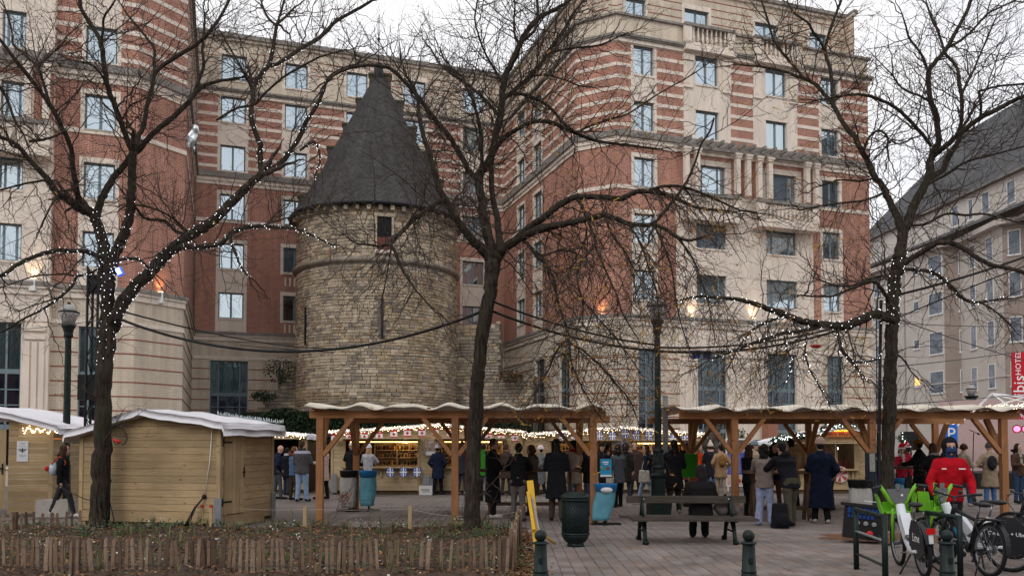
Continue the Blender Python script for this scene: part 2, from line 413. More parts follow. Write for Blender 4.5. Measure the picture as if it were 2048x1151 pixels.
def win_meshes(w, h, kind):
    k = (round(w, 1), round(h, 1), kind)
    if k in win_cache: return win_cache[k]
    w, h = k[0], k[1]
    fr = MB(); t = .07
    def bar(x0, x1, z0, z1, y0=-.03, y1=.03): fr.box(((x0+x1)/2, (y0+y1)/2, (z0+z1)/2), (x1-x0, y1-y0, z1-z0))
    bar(-w/2, -w/2+t, 0, h); bar(w/2-t, w/2, 0, h); bar(-w/2+t, w/2-t, 0, t); bar(-w/2+t, w/2-t, h-t, h)
    pans = []
    if kind.startswith('tall'):
        ht = h*.66
        bar(-w/2+t, w/2-t, ht-.1, ht+.1)
        nx = 2 if w < 1.6 else 3
        xs = [-w/2+t+(w-2*t)*i/nx for i in range(nx+1)] if nx == 2 else [-w/2+t, -w*.28, w*.28, w/2-t]
        for x in xs[1:-1]: bar(x-.04, x+.04, t, ht-.1); bar(x-.04, x+.04, ht+.1, h-t)
        for z in (ht-.75, ht-1.4): bar(-w/2+t, w/2-t, z-.025, z+.025)
        bar(-w/2+t, w/2-t, 1.55, 1.75)
    elif kind.startswith('wide'):
        for x in (-w*.27, w*.27): bar(x-.045, x+.045, t, h-t)
    elif kind.startswith('shop'):
        for x in (-w*.25, w*.2): bar(x-.04, x+.04, t, h-t)
        bar(-w/2+t, w/2-t, h*.45-.04, h*.45+.04)
    else:
        bar(-.06, .06, t, h-t)
        for sx in (-1, 1): bar(sx*(w/2-t/2-.03)-.02, sx*(w/2-t/2-.03)+.02, t, h-t, -.04, -.03)
    frm = fr.mesh('frame', M_wframe)
    pn = MB(); pn.quad((-w/2+t, .0, t), (w/2-t, .0, t), (w/2-t, .0, h-t), (-w/2+t, .0, h-t))
    pn = pn.mesh('pane', M_glassd if kind.startswith(('tall', 'shop')) else M_glass)
    # curtain with real folds
    cu = MB(); z0 = t
    if kind.startswith('tall'): z0 = h*.66
    xs = np.linspace(-w/2, w/2, int(w/.045)+1); gap = .0
    def strip(x0, x1, amp, mi, ph, z0=z0, z1=h):
        xs = np.linspace(x0, x1, max(3, int((x1-x0)/.04))); n = len(cu.v)
        for x in xs: y = .14+amp*math.sin(x*46+ph)+.01*math.sin(x*17); cu.v += [(x, y, z0), (x, y, z1)]
        for i in range(len(xs)-1): cu.face((n+2*i, n+2*i+2, n+2*i+3, n+2*i+1), mi, smooth=True)
    if kind.startswith(('tall', 'shop')): strip(-w/2, w/2, .03, 1, 1)
    elif kind.endswith('dark'): pass
    elif kind.endswith('green'): strip(-w/2, w/2, .025, 1, 1)
    elif kind.endswith('half'): strip(-w/2, w*.1, .02, 0, 0); strip(w*.12, w/2, .03, 1, 0)
    else: strip(-w/2, w/2, .015, 0, 0); 
    if kind == 'twin' : strip(w*.33, w/2, .03, 1, 2)
    # lower backing
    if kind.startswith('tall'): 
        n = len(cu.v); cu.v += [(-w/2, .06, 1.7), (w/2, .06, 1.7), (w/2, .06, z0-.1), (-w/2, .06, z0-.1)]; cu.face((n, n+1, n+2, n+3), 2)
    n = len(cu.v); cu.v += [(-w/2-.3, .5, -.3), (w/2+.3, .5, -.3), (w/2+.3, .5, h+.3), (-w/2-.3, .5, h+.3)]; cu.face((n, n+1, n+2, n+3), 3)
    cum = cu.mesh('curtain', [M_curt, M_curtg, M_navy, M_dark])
    win_cache[k] = (frm, pn, cum); return win_cache[k]
def add_window(F, s0, s1, z0, z1, kind='twin', lintel=True, depth=.2):
    """window part (stone lintel and sill) with frame, pane and curtain as sub-parts"""
    b = MB(); F.box(b, s0-.0, s1+.0, z0-.1, z0, -depth, .05); F.box(b, s0-.06, s1+.06, z1, z1+.10, -.02, .03)
    # reveals
    for (a, c) in ((s0, s0+.012), (s1-.012, s1)): F.box(b, a, c, z0, z1, -depth-.1, -.004)
    F.box(b, s0+.012, s1-.012, z1-.012, z1, -depth-.1, -.004, 1)
    wn = b.build('window', [M_lime, M_limed], hotel)
    fm, pn, cm = win_meshes(s1-s0, z1-z0, kind)
    k = (round(s1-s0, 1), round(z1-z0, 1)); sx = (s1-s0)/k[0]; sz = (z1-z0)/k[1]
    for nm, me in (('frame', fm), ('pane', pn), ('curtain', cm)):
        o = link(nm, me, wn, True); p = F.P((s0+s1)/2, z0, -depth+.02); o.location = p
        o.rotation_euler = (0, 0, math.atan2(F.d.y, F.d.x)); o.scale = (sx, 1, sz)
def wall(F, openings=(), panels=(), z0=0., z1=C4, s0=None, s1=None, zones=ZONES, name='wall', bands=True):
    a0 = 0. if s0 is None else s0; a1 = F.len if s1 is None else s1
    ss = {a0, a1}; zs = {z0, z1}
    for (x0, x1, y0, y1) in openings: ss |= {x0, x1}; zs |= {y0, y1}
    for (x0, x1, y0, y1, mm) in panels: ss |= {x0, x1}; zs |= {y0, y1}
    for (y0, y1, mm) in zones: zs |= {y0, y1}
    ss = sorted(x for x in ss if a0-1e-6 <= x <= a1+1e-6); zs = sorted(z for z in zs if z0-1e-6 <= z <= z1+1e-6)
    b = MB()
    for i in range(len(ss)-1):
        if ss[i+1]-ss[i] < 1e-4: continue
        for j in range(len(zs)-1):
            if zs[j+1]-zs[j] < 1e-4: continue
            cx, cz = (ss[i]+ss[i+1])/2, (zs[j]+zs[j+1])/2
            if any(x0 < cx < x1 and y0 < cz < y1 for (x0, x1, y0, y1) in openings): continue
            mm = 0
            for (y0, y1, k) in zones:
                if y0 < cz < y1: mm = k
            for (x0, x1, y0, y1, k) in panels:
                if x0 < cx < x1 and y0 < cz < y1: mm = k
            q = [(ss[i], zs[j]), (ss[i+1], zs[j]), (ss[i+1], zs[j+1]), (ss[i], zs[j+1])]
            b.quad(*[F.P(a, z) for (a, z) in q], mm, q)
    b.build(name, [M_red, M_cream, M_lime], hotel)
    if not bands: return
    def free(z, lo=None):
        """s intervals at height z not covered by openings or limestone"""
        iv = sorted([(x0, x1) for (x0, x1, y0, y1) in openings if y0-.1 < z < y1+.1]+[(x0, x1) for (x0, x1, y0, y1, k) in panels if y0 < z < y1 and k == 2])
        cur = a0; res = []
        for (x0, x1) in iv:
            if x0 > cur+.05: res.append((cur, x0))
            cur = max(cur, x1)
        if a1 > cur+.05: res.append((cur, a1))
        return res
    z = C2+.62 if z0 < C2 else 99
    while z < C3-.2:
        for (x0, x1) in free(z+.1):
            m_ = MB(); F.box(m_, x0, x1, z, z+.19, -.02, .022); m_.build('stone_band', M_lime, hotel)
        z += .635
    z = 6.25 if z0 < 1 else 0
    while z > .6:
        for (x0, x1) in free(z):
            m_ = MB(); F.box(m_, x0, x1, z, z+.055, -.02, .012); m_.build('brick_course', M_redc, hotel)
        z -= .62
    z = C3+1.75
    while z < min(C4, z1)-.7:
        for (x0, x1) in free(z):
            m_ = MB(); F.box(m_, x0, x1, z, z+.05, -.02, .012); m_.build('brick_course', M_redc, hotel)
        z += .42
def cornice(F, z, prof, s0=0, s1=None, e0=0., e1=0., name='cornice'):
    """prof: list of (dz0, dz1, out, mat)"""
    s1 = F.len if s1 is None else s1; b = MB()
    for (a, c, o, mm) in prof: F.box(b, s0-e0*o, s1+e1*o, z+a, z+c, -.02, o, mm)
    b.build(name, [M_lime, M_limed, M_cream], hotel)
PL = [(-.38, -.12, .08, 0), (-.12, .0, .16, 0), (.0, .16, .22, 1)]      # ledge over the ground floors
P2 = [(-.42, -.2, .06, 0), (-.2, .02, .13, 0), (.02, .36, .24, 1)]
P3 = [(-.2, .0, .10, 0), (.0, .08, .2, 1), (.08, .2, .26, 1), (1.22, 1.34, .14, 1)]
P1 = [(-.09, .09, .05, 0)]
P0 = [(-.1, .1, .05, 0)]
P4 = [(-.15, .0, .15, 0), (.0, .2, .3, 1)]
SET = .9
def setback(F, k=SET):
    return Fac(F.p0-F.n*k, F.p1-F.n*k)
def facade(F, cols, bays=(), flush=False, lower=True, attic=True, corn=True, strips=True, s1pan=None, att_cols=None, kinds=None, ext=(0, 0), trim=(0, 0)):
    """cols: list of (s0,s1,rows,kind)"""
    ops = []; pans = []; wins = []
    for (x0, x1, rows, kind) in cols:
        for r in rows:
            if r == 'g': zz = (.8, 6.78); kd = 'tall'
            else: zz = ROWZ[r]; kd = kind
            ops.append((x0, x1, *zz)); wins.append((x0, x1, *zz, kd))
        rr = [r for r in rows if r != 'g']
        if rr:
            t = .16
            # stone surrounds: continuous strip in the striped zone, frames below
            hi = [r for r in rr if r >= 3]
            if hi: pans.append((x0-t, x1+t, C2+.3, C3-.2, 2))
            for r in rr:
                if r < 3: pans.append((x0-t, x1+t, ROWZ[r][0]-.14, ROWZ[r][1]+.24, 2))
            lo = [r for r in rr if r < 2]
            if len(lo) >= 2: pans.append((x0-t, x1+t, L1+.15, ROWZ[1][1]+.24, 2))
    pans += list(bays)
    if flush:
        for (x0, x1, rows, kind) in cols:
            if 4 in rows: ops.append((x0, x1, 23.95, 25.5)); wins.append((x0, x1, 23.95, 25.5, 'twin')); pans.append((x0-.16, x1+.16, 23.85, 25.8, 2))
        wall(F, ops, pans, 0, 26.6, zones=ZONES)
    else: wall(F, ops, pans, 0, C3+1.3, zones=ZONES)
    for w_ in wins:
        kd = w_[4]
        if kd == 'twin': kd = random.choice(['twin', 'twin', 'twin', 'plain', 'half'] if w_[2] > 12 else ['twin', 'plain', 'twin_green', 'half'])
        add_window(F, *w_[:4], kind=kd)
    if corn:
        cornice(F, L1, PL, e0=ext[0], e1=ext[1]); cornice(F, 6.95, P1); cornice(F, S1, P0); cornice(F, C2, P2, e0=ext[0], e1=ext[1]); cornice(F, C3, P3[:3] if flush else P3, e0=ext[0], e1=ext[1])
    if flush: cornice(F, 26.5, P4, name='eaves')
    if attic and not flush:
        G = setback(F); ac = att_cols if att_cols is not None else [(x0, x1) for (x0, x1, rows, kd) in cols if 4 in rows]
        ops = [(a+.0, c-.0, *ATT) for (a, c) in ac]
        pans = [(a-.16, c+.16, ATT[0]-.1, ATT[1]+.3, 2) for (a, c) in ac]
        wall(G, ops, pans, C3+.2, C4, zones=[(C3, C4, 1)], name='attic_wall', bands=True, s0=trim[0], s1=G.len-trim[1])
        for (a, c) in ac: add_window(G, a, c, *ATT, kind='twin')
        cornice(G, C4-.2, P4, s0=trim[0], s1=G.len-trim[1], name='eaves')

def sc_(F, u0, u1, v=450): return (F.s(u0, v), F.s(u1, v))
# right wing, front face
c1 = sc_(FF, 1268, 1309, 300); c4 = sc_(FF, 1643, 1678, 300)
wA = sc_(FF, 1391, 1437, 200); wB = sc_(FF, 1531, 1573, 200)
wA2 = sc_(FF, 1392, 1452, 420); wB2 = sc_(FF, 1532, 1594, 480)
pA = sc_(FF, 1367, 1461, 200); pB = sc_(FF, 1506, 1594, 200)
bays = [(pA[0], pA[1], C2+.3, C3-.2, 2), (pB[0], pB[1], C2+.3, C3-.2, 2),
        (FF.s(1352, 480), FF.s(1626, 480), L1, S1-.1, 2), (FF.s(1352, 480), FF.s(1626, 480), 6.9, L1, 2),
        (wA2[0]-.35, wA2[1]+.35, S1-.1, ROWZ[2][1]+.3, 2), (wB2[0]-.35, wB2[1]+.35, S1-.1, ROWZ[2][1]+.3, 2)]
gA = sc_(FF, 1396, 1455, 780); gB = sc_(FF, 1535, 1594, 780); g4 = sc_(FF, 1655, 1689, 780); g1 = sc_(FF, 1277, 1312, 780)
def gcol(F, rng, kind='tall'): return (rng[0], rng[1], ['g'], kind)
pil = [(FF.s(1360, 780), gA[0]-.02), (gA[1]+.02, gB[0]-.02), (gB[1]+.02, FF.s(1645, 780))]
for (a, c) in pil: bays.append((a, c, 0, 6.9, 2))
facade(FF, [(c1[0], c1[1], [0, 1, 2, 3, 4], 'twin'), (c4[0], c4[1], [0, 1, 3, 4], 'twin'), (c4[0], c4[1], [2], 'twin_dark'),
            (wA[0], wA[1], [3, 4], 'twin'), (wB[0], wB[1], [3, 4], 'twin'), (wA2[0], wA2[1], [0, 1, 2], 'wide'), (wB2[0], wB2[1], [0, 2], 'wide'), (wB2[0], wB2[1], [1], 'wide_half'),
            gcol(FF, gA), gcol(FF, gB), gcol(FF, g4), gcol(FF, g1)], bays, ext=(0, 1), trim=(0, .9), att_cols=[c1, (wA[0]-.1, wA[1]), (wB[0], wB[1]+.1), c4])
for (a, c) in pil:   # fluted pilasters
    m_ = MB(); F = FF
    n = max(2, int((c-a)/.75)); w_ = (c-a-.1)/n
    for i in range(n):
        x = a+.05+i*w_
        F.box(m_, x+.08, x+w_*.45-.03, 1.6, 5.9, 0, .05); F.box(m_, x+w_*.55+.0, x+w_-.1, 1.6, 5.9, 0, .05)
    F.box(m_, a+.03, c-.03, 5.95, 6.25, 0, .07); F.box(m_, a+.01, c-.01, 6.45, 6.7, 0, .1); F.box(m_, a+.01, c-.01, .2, 1.4, 0, .08)
    m_.build('pilaster', M_lime, hotel)
def pergola_zone(F, xs, x0, x1, balc):
    for x in xs:   # free standing stone columns with capitals
        m_ = MB(); F.box(m_, x-.13, x+.13, S1+.02, C2-.55, .38, .64); F.box(m_, x-.18, x+.18, C2-.55, C2-.42, .33, .69); F.box(m_, x-.22, x+.22, C2-.42, C2-.3, .29, .73)
        m_.build('column', M_lime, hotel)
    m_ = MB(); F.box(m_, x0-.4, x1+.4, C2-.3, C2-.1, .42, .62); m_.build('beam', M_limed, hotel)
    n = int((x1-x0)/.62)
    for i in range(n+1):
        m_ = MB(); x = x0+(x1-x0)*i/n; p = [F.P(x, C2+.02, -.0), F.P(x, C2+.02, 1.15)]
        m_.beam(p[0], p[1], .11, .2); m_.build('rafter', M_limed, hotel)
    for (b0, b1) in balc: balustrade(F, b0, b1, S1-1.25, .7)
def balustrade(F, b0, b1, z, out, h=1.15):
    m_ = MB(); F.box(m_, b0, b1, z-.35, z-.2, 0, out+.1); F.box(m_, b0+.05, b1-.05, z-.2, z, 0, out); m_.build('balcony_slab', M_lime, hotel)
    m_ = MB(); F.box(m_, b0, b1, z+h-.16, z+h, out-.22, out+.06); m_.build('balcony_rail', M_limed, hotel)
    m_ = MB()
    for e in (b0, b1-.45): F.box(m_, e, e+.45, z, z+h-.16, out-.2, out)
    F.box(m_, b0, b1, z, z+.14, out-.2, out)
    m_.build('balcony_parapet', M_lime, hotel)
    n = int((b1-b0-.9)/.26)
    for i in range(n):
        x = b0+.45+(b1-b0-.9)*(i+.5)/n
        k = MB(); k.lathe([(.045, 0), (.075, .12), (.085, .25), (.05, .5), (.04, .7), (.07, h-.3)], F.P(x, z+.14, out-.1), 6); k.build('baluster', M_lime, hotel)
pergola_zone(FF, [FF.s(u, 340) for u in (1363, 1384, 1464, 1485, 1507, 1528, 1602, 1620)], FF.s(1360, 280), FF.s(1625, 280),
             [(FF.s(1356, 400), FF.s(1468, 400)), (FF.s(1502, 400), FF.s(1622, 400))])
balustrade(FF, pA[0]-.05, pA[1]+.15, C3+.2, .3, 1.15); balustrade(FF, pB[0]-.05, pB[1]+.15, C3+.2, .3, 1.15)
for (a, c) in (pA, pB):
    for (x0, x1) in ((a, a+.55), (c-.55, c)):
        m_ = MB(); FF.box(m_, x0, x1, C2+3.2, C3-.65, 0, .1)
        FF.box(m_, x0+.08, x0+.16, C2+3.4, C3-.8, .1, .13); FF.box(m_, x0+.24, x0+.32, C2+3.4, C3-.8, .1, .13); FF.box(m_, x0-.05, x1+.05, C3-.62, C3-.3, 0, .17); m_.build('pilaster', M_lime, hotel)
# chamfer, receding face, east end
facade(FRc, [], ext=(0, 0)); 
r1 = sc_(FR, 1035, 1049, 480); r2 = sc_(FR, 1067, 1083, 480); 
rg1 = sc_(FR, 1070, 1089, 760); rg2 = sc_(FR, 1118, 1139, 760)
facade(FR, [(r1[0], r1[1], [0, 1, 2, 3, 4], 'twin'), (r2[0], r2[1], [0, 1, 2, 3, 4], 'twin'), gcol(FR, rg1), gcol(FR, rg2)], trim=(-2.5, 0))
facade(FE, [], attic=True)
# central block
cc = [sc_(FC, a, b, 560) for (a, b) in ((437, 488), (566, 612), (690, 733), (806, 850), (925, 968))]
cols = []
for i, c in enumerate(cc):
    cols.append((c[0], c[1], [0, 1, 2, 3, 4] if i else [0, 1, 2, 3, 4], 'twin'))
cols[1] = (cc[1][0], cc[1][1], [1, 2, 3, 4], 'twin'); cols.append((cc[1][0], cc[1][1], [0], 'twin_dark'))
facade(FC, cols+[gcol(FC, sc_(FC, 419, 496, 780), 'shop')], flush=True)
# stone aprons under the lower windows of the central block
for c in cc[:2]+cc[3:]:
    for z in (ROWZ[1][0]-.95, ROWZ[0][0]-.85):
        m_ = MB()
        for k in range(5):
            x = c[0]+(c[1]-c[0])*(k+.5)/5; FC.box(m_, x-.05, x+.05, z+.1, z+.62, 0, .04)
        m_.build('apron_panel', M_lime, hotel)
# left block
facade(FLr, []); facade(FLc, [])
l1 = sc_(FL, 169, 233, 215); gl = sc_(FL, 156, 196, 700)
facade(FL, [(l1[0], l1[1], [0, 1, 2, 3, 4], 'twin'), gcol(FL, gl)], ext=(0, 0))
f0 = sc_(FL0, -6, 43, 500)
F = FL0
bays = [(F.s(-60, 90), F.len, C2+.3, C3-.2, 2), (0, F.len, 6.9, S1-.1, 2), (f0[0]-.35, f0[1]+.35, S1-.1, ROWZ[2][1]+.3, 2), (f0[1], F.len, 0, 6.9, 2)]
fg = sc_(F, -20, 42, 720)
facade(F, [(f0[0], f0[1], [0, 1, 2, 3, 4], 'wide'), (fg[0], fg[1], ['g'], 'tall')], bays, ext=(1, 1))
facade(FLs, [], [(0, FLs.len, 0, C3, 2)], attic=False)
pergola_zone(F, [F.s(62, 180), F.s(98, 180)], F.s(-20, 100), F.s(98, 100), [(f0[0]-.9, F.len, )])
m_ = MB(); a, c = F.s(46, 740), F.s(90, 740)
for k in range(3): x = a+(c-a)*(k+.5)/3; F.box(m_, x-(c-a)*.12, x+(c-a)*.12, 2.4, 6.0, 0, .06)
F.box(m_, a, c, 6.1, 6.3, 0, .1); F.box(m_, a, c, 6.45, 6.7, 0, .13); F.box(m_, a, c, 1.9, 2.2, 0, .1); m_.build('pilaster', M_lime, hotel)
# drain pipes in the inner corners
for (q, off) in ((E, (.25, -.3)), (E, (.05, -.55))):
    m_ = MB(); m_.tube([(q.x+off[0]-.05, q.y+off[1], 8.6), (q.x+off[0]-.05, q.y+off[1], 26.5)], .045, 8); m_.build('drain_pipe', M_limed, hotel)
# roofs: flat decks and the glazed strip over the central block
M_roofg = mat('pale_roof_glazing', (.55, .6, .64), .25, noise=.15, nscale=1.2)
G = setback(FC, 1.2); m_ = MB()
for k in range(40):
    a = G.len*k/40; G.box(m_, a+.03, a+G.len/40-.03, 26.7, 27.25, -.5, 0)
m_.build('roof_glazing', M_roofg, hotel)
m_ = MB(); G.box(m_, 0, G.len, 27.3, 27.42, -1.2, .1); m_.build('roof_edge', M_limed, hotel)
def deck(pts, z, name='roof'):
    m_ = MB(); n = len(pts); m_.v = [(p[0], p[1], z) for p in pts]; m_.face(range(n)); m_.build(name, M_limed, hotel)
deck([A, Rt, Rt+DIRR*14, D+DIRR*6, D, Bp], C3+1.25); deck([Ll, Cc, Cd, E, E+DIRR*10, Ll+DIRR*20], C3+1.25); deck([E, D, D+DIRR*8, E+DIRR*8], 26.6)
q = -SET
deck([A+V((0, .8)), Rt+V((-.9, .5)), Rt+DIRR*14, D+DIRR*8+V((2, 0)), D+DIRR*2+V((1.5, 0))], C4-.01)
# wall lights with a warm glow upward
M_lamp = mat('lamp_body', (.7, .7, .68), .5)
def wall_light(F, u, v, label, warm):
    s, z = F.sz(u, v); p = F.P(s, z, .12)
    t = thing('wall_light', label, 'wall light', p, 'up lights on the hotel ledge')
    b = MB(); b.box((0, 0, -.15), (.26, .16, .5)); b.build('lamp_body', M_lamp, t, False)
    b = MB(); b.box((0, 0, .11), (.2, .1, .02)); b.build('lens', mat('lamp_lens', (1, .8, .5), emit=(1, .62, .28), estr=6), t, False)
    ld = bpy.data.lights.new('light', 'SPOT'); ld.energy = 34; ld.color = (1, .52, .2) if warm else (1, .68, .4); ld.spot_size = R(80); ld.spot_blend = .7; ld.shadow_soft_size = .05
    lo = bpy.data.objects.new('light', ld); COL.objects.link(lo); lo.parent = t; lo.location = (F.n.x*.1, F.n.y*.1, .14); lo.rotation_euler = (V((-F.n.x*-.35, -F.n.y*-.35, -1))).to_track_quat('Z', 'Y').to_euler()
wall_light(FL0, 67, 563, 'white up light on the cream bay at the far left', False)
wall_light(FLc, 318, 589, 'up light throwing orange glow on the left brick corner', True)
wall_light(FRc, 1203, 632, 'up light glowing orange on the right wing brick corner', True)
wall_light(FF, 1382, 636, 'up light on the cream wall just right of the tall lamp post', False)
wall_light(FF, 1504, 641, 'up light on the cream wall behind the lit branches', False)

# ---------------------------------------------------------------- round tower
TC = V((-7.65, 48.0)); TR = 4.5
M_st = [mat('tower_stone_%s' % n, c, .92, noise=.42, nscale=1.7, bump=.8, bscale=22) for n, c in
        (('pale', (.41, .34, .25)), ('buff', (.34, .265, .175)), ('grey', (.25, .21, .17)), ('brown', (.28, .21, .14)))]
M_mort = mat('old_mortar', (.20, .17, .14), .95, noise=.4, nscale=3, bump=.8, bscale=18)
tower = thing('stone_tower', 'old round rubble stone tower with conical slate roof standing in front of the hotel', 'tower', (TC.x, TC.y, 0))
b = MB(); prof = [(TR-.05, 0), (TR-.05, 11.15), (TR-.05, 14.25)]
b.lathe(prof, (TC.x, TC.y, 0), 96, 0, True); b.build('tower_wall', M_mort, tower)
door_s = None
stones = []
rs = random.Random(3)
def cam_ang():  # angle of the direction towards the camera
    return math.atan2(-TC.y, -TC.x)
ca = math.atan2(0-TC.y, 0-TC.x)
z = 2.6
while z < 14.1:
    h = rs.uniform(.12, .21) if z < 11.2 else rs.uniform(.15, .25)
    if 11.0 < z < 11.35: z = 11.42; continue
    a = ca-math.pi*.56+rs.uniform(0, .05)
    while a < ca+math.pi*.56:
        wd = rs.uniform(.16, .48)*(1.5 if rs.random() < .2 else 1); da = wd/TR
        am = a+da/2
        # openings: upper doorway and arrow slit
        skip = (11.55 < z+h/2 < 13.5 and abs(am-(ca+.075)) < (.38+wd/2)/TR*.92) or (7.1 < z+h/2 < 9.25 and abs(am-(ca+.055)) < (.05+wd/2)/TR)
        if not skip: stones.append((a, da, z, h, rs.uniform(0, 1), rs.uniform(.02, .075)))
        elif 7.1 < z < 9.25:
            pass
        a += da
    z += h
def stone_geo(b, st, mi):
    a, da, z, h, k, pr = st; g_ = .012/TR; n = len(b.v)
    a0, a1 = a+g_, a+da-g_; z0, z1 = z+.010, z+h-.010
    jit = [rs.uniform(-.016, .016) for _ in range(8)]
    for (r, ins) in ((TR-.06, 0.), (TR-.05+pr*.75, .0), (TR-.05+pr, .028)):
        for i, (aa, zz) in enumerate(((a0, z0), (a1, z0), (a1, z1), (a0, z1))):
            sa = 1 if i in (0, 3) else -1; szz = 1 if i < 2 else -1
            ang = aa+sa*(ins)/TR+jit[i]/TR; zq = zz+szz*ins*.8+jit[i+4]*.7
            b.v.append((TC.x+r*math.cos(ang), TC.y+r*math.sin(ang), zq))
    for s_ in (0, 4):
        for i in range(4): b.face((n+s_+i, n+s_+(i+1) % 4, n+s_+4+(i+1) % 4, n+s_+4+i), mi)
    b.face((n+8, n+9, n+10, n+11), mi)
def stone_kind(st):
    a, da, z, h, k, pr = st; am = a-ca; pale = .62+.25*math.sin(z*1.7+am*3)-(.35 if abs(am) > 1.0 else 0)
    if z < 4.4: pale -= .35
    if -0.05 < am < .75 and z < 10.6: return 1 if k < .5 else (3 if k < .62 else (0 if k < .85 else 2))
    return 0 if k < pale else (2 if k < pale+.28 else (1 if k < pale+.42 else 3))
stones.sort(key=lambda s_: -(s_[1]*s_[3]*max(0, math.cos(s_[0]+s_[1]/2-ca))))
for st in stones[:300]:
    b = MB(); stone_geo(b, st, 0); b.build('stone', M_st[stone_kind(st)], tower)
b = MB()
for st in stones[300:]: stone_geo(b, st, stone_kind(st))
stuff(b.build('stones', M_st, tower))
b = MB(); b.lathe([(TR-.02, 11.12), (TR+.16, 11.2), (TR+.18, 11.34), (TR-.02, 11.46)], (TC.x, TC.y, 0), 96); b.build('string_course', M_st[2], tower)
# doorway, sill, slit
def tw(a, r, z): return V((TC.x+r*math.cos(ca+a), TC.y+r*math.sin(ca+a), z))
Mt = Matrix.Rotation(ca+math.pi/2, 4, 'Z')
def tbox(mb, a, z0, z1, w_, d, r, mi=0):
    c = tw(a, r, (z0+z1)/2); mb.box(c, (w_, d, z1-z0), mi, Matrix.Rotation(ca+a+math.pi/2, 3, 'Z'))
b = MB(); tbox(b, .075, 11.75, 13.5, .74, .2, TR-.1); b.build('doorway', M_dark, tower)
b = MB(); tbox(b, .075, 11.75, 12.45, .72, .08, TR+.03); b.build('brick_infill', mat('old_brick', (.13, .05, .04), .95, noise=.4, nscale=14), tower)
b = MB(); tbox(b, .075, 11.58, 11.74, 1.0, .34, TR+.0); b.build('sill', M_lime, tower)
b = MB(); tbox(b, .075-.43/TR, 11.75, 13.5, .12, .2, TR+.0, 0); tbox(b, .075+.43/TR, 11.75, 13.5, .12, .2, TR+.0, 0); tbox(b, .075, 13.5, 13.66, 1.1, .2, TR+.0, 0); b.build('door_surround', M_st[0], tower)
b = MB(); tbox(b, .055, 7.15, 9.2, .10, .06, TR+.02); b.build('arrow_slit', M_dark, tower)
b = MB(); tbox(b, -.98, 7.0, 9.0, .10, .1, TR+.02); b.build('arrow_slit', M_dark, tower)
for k in range(-10, 11):
    a = k*.128+.03; b = MB(); tbox(b, a, 13.8+rs.uniform(0, .03), 14.06, .2, .5, TR+rs.uniform(0, .06)); b.build('corbel', M_st[rs.choice([0, 1, 2, 3])], tower)
# slate roof: half lathe with courses modelled as small steps
M_slate = brickmat('roof_slate', (.048, .046, .046), (.075, .072, .07), (.02, .02, .02), bw=.22, bh=.14, ms=.008, stain=.3, bump=.8)
rp = [(14.12, 4.86), (14.22, 4.9), (14.6, 4.6), (15.4, 4.1), (16.3, 3.55), (17.0, 3.15), (18.1, 2.62), (19.2, 2.05), (20.7, 1.28), (22.0, .62), (22.9, .12)]
b = MB(); zz = [14.22+(22.9-14.22)*i/62 for i in range(63)]; NS = 72
rr_ = [float(np.interp(z, [p[0] for p in rp], [p[1] for p in rp])) for z in zz]
for i in range(62):
    for (r, z) in ((rr_[i]+.015, zz[i]), (rr_[i+1]+.028, zz[i+1])):
        for k in range(NS+1):
            a = 2*math.pi*k/NS; b.v.append((TC.x+r*math.cos(a), TC.y+r*math.sin(a), z))
    n = i*2*(NS+1); c0, c1 = rr_[i], rr_[i+1]
    for k in range(NS):
        q = 2*math.pi/NS
        b.face((n+k, n+k+1, n+NS+2+k, n+NS+1+k), 0, [(k*q*3.2, i*.14+.02), ((k+1)*q*3.2, i*.14+.02), ((k+1)*q*3.2, i*.14+.139), (k*q*3.2, i*.14+.139)])
        if i: b.face((n+k+1, n+k, n-(NS+1)+k, n-(NS+1)+k+1), 0, [(0, 0)]*4)
b.build('slate_roof', M_slate, tower)
b = MB(); b.lathe([(4.45, 14.05), (4.92, 14.08), (4.94, 14.2), (4.8, 14.3)], (TC.x, TC.y, 0), 72); b.build('gutter', M_black, tower)
b = MB(); b.tube([(TC.x, TC.y, 22.0), (TC.x, TC.y, 23.5), (TC.x, TC.y, 23.6)], [.36, .24, .1], 8); b.tube([(TC.x, TC.y, 23.4), (TC.x, TC.y, 26.4)], .028, 6); b.ball((TC.x, TC.y, 25.0), .09); b.build('finial', M_black, tower)
# crow-stepped gable showing past the roof outline
gx = V((-TC.y, TC.x)).normalized(); gx = -gx if gx.x < 0 else gx
b = MB(); steps = [(14.1, 4.55), (15.7, 3.65), (17.0, 2.95), (18.6, 2.1), (20.0, 1.35), (21.5, .62)]
for i, (z, hw) in enumerate(steps):
    z1 = steps[i+1][0] if i+1 < len(steps) else 23.0
    c = V((TC.x, TC.y+.55, (z+z1)/2)); ang = math.atan2(gx.y, gx.x)
    b.box(c, (2*hw, .5, z1-z), 0, Matrix.Rotation(ang, 3, 'Z'))
b.build('stepped_gable', mat('sooty_stone', (.085, .075, .062), .95, noise=.4, nscale=4, bump=.6), tower)
for i, (z, hw) in enumerate(steps):
    z1 = steps[i+1][0] if i+1 < len(steps) else 23.0
    for sx in (-1, 1):
        b = MB(); c = V((TC.x, TC.y+.55, z1+.06))+V((gx.x, gx.y, 0))*sx*(hw-.25); b.box(c, (.62, .6, .12), 0, Matrix.Rotation(math.atan2(gx.y, gx.x), 3, 'Z')); b.build('coping', mat('mossy_coping', (.07, .075, .045), .95, noise=.5, nscale=8), tower)
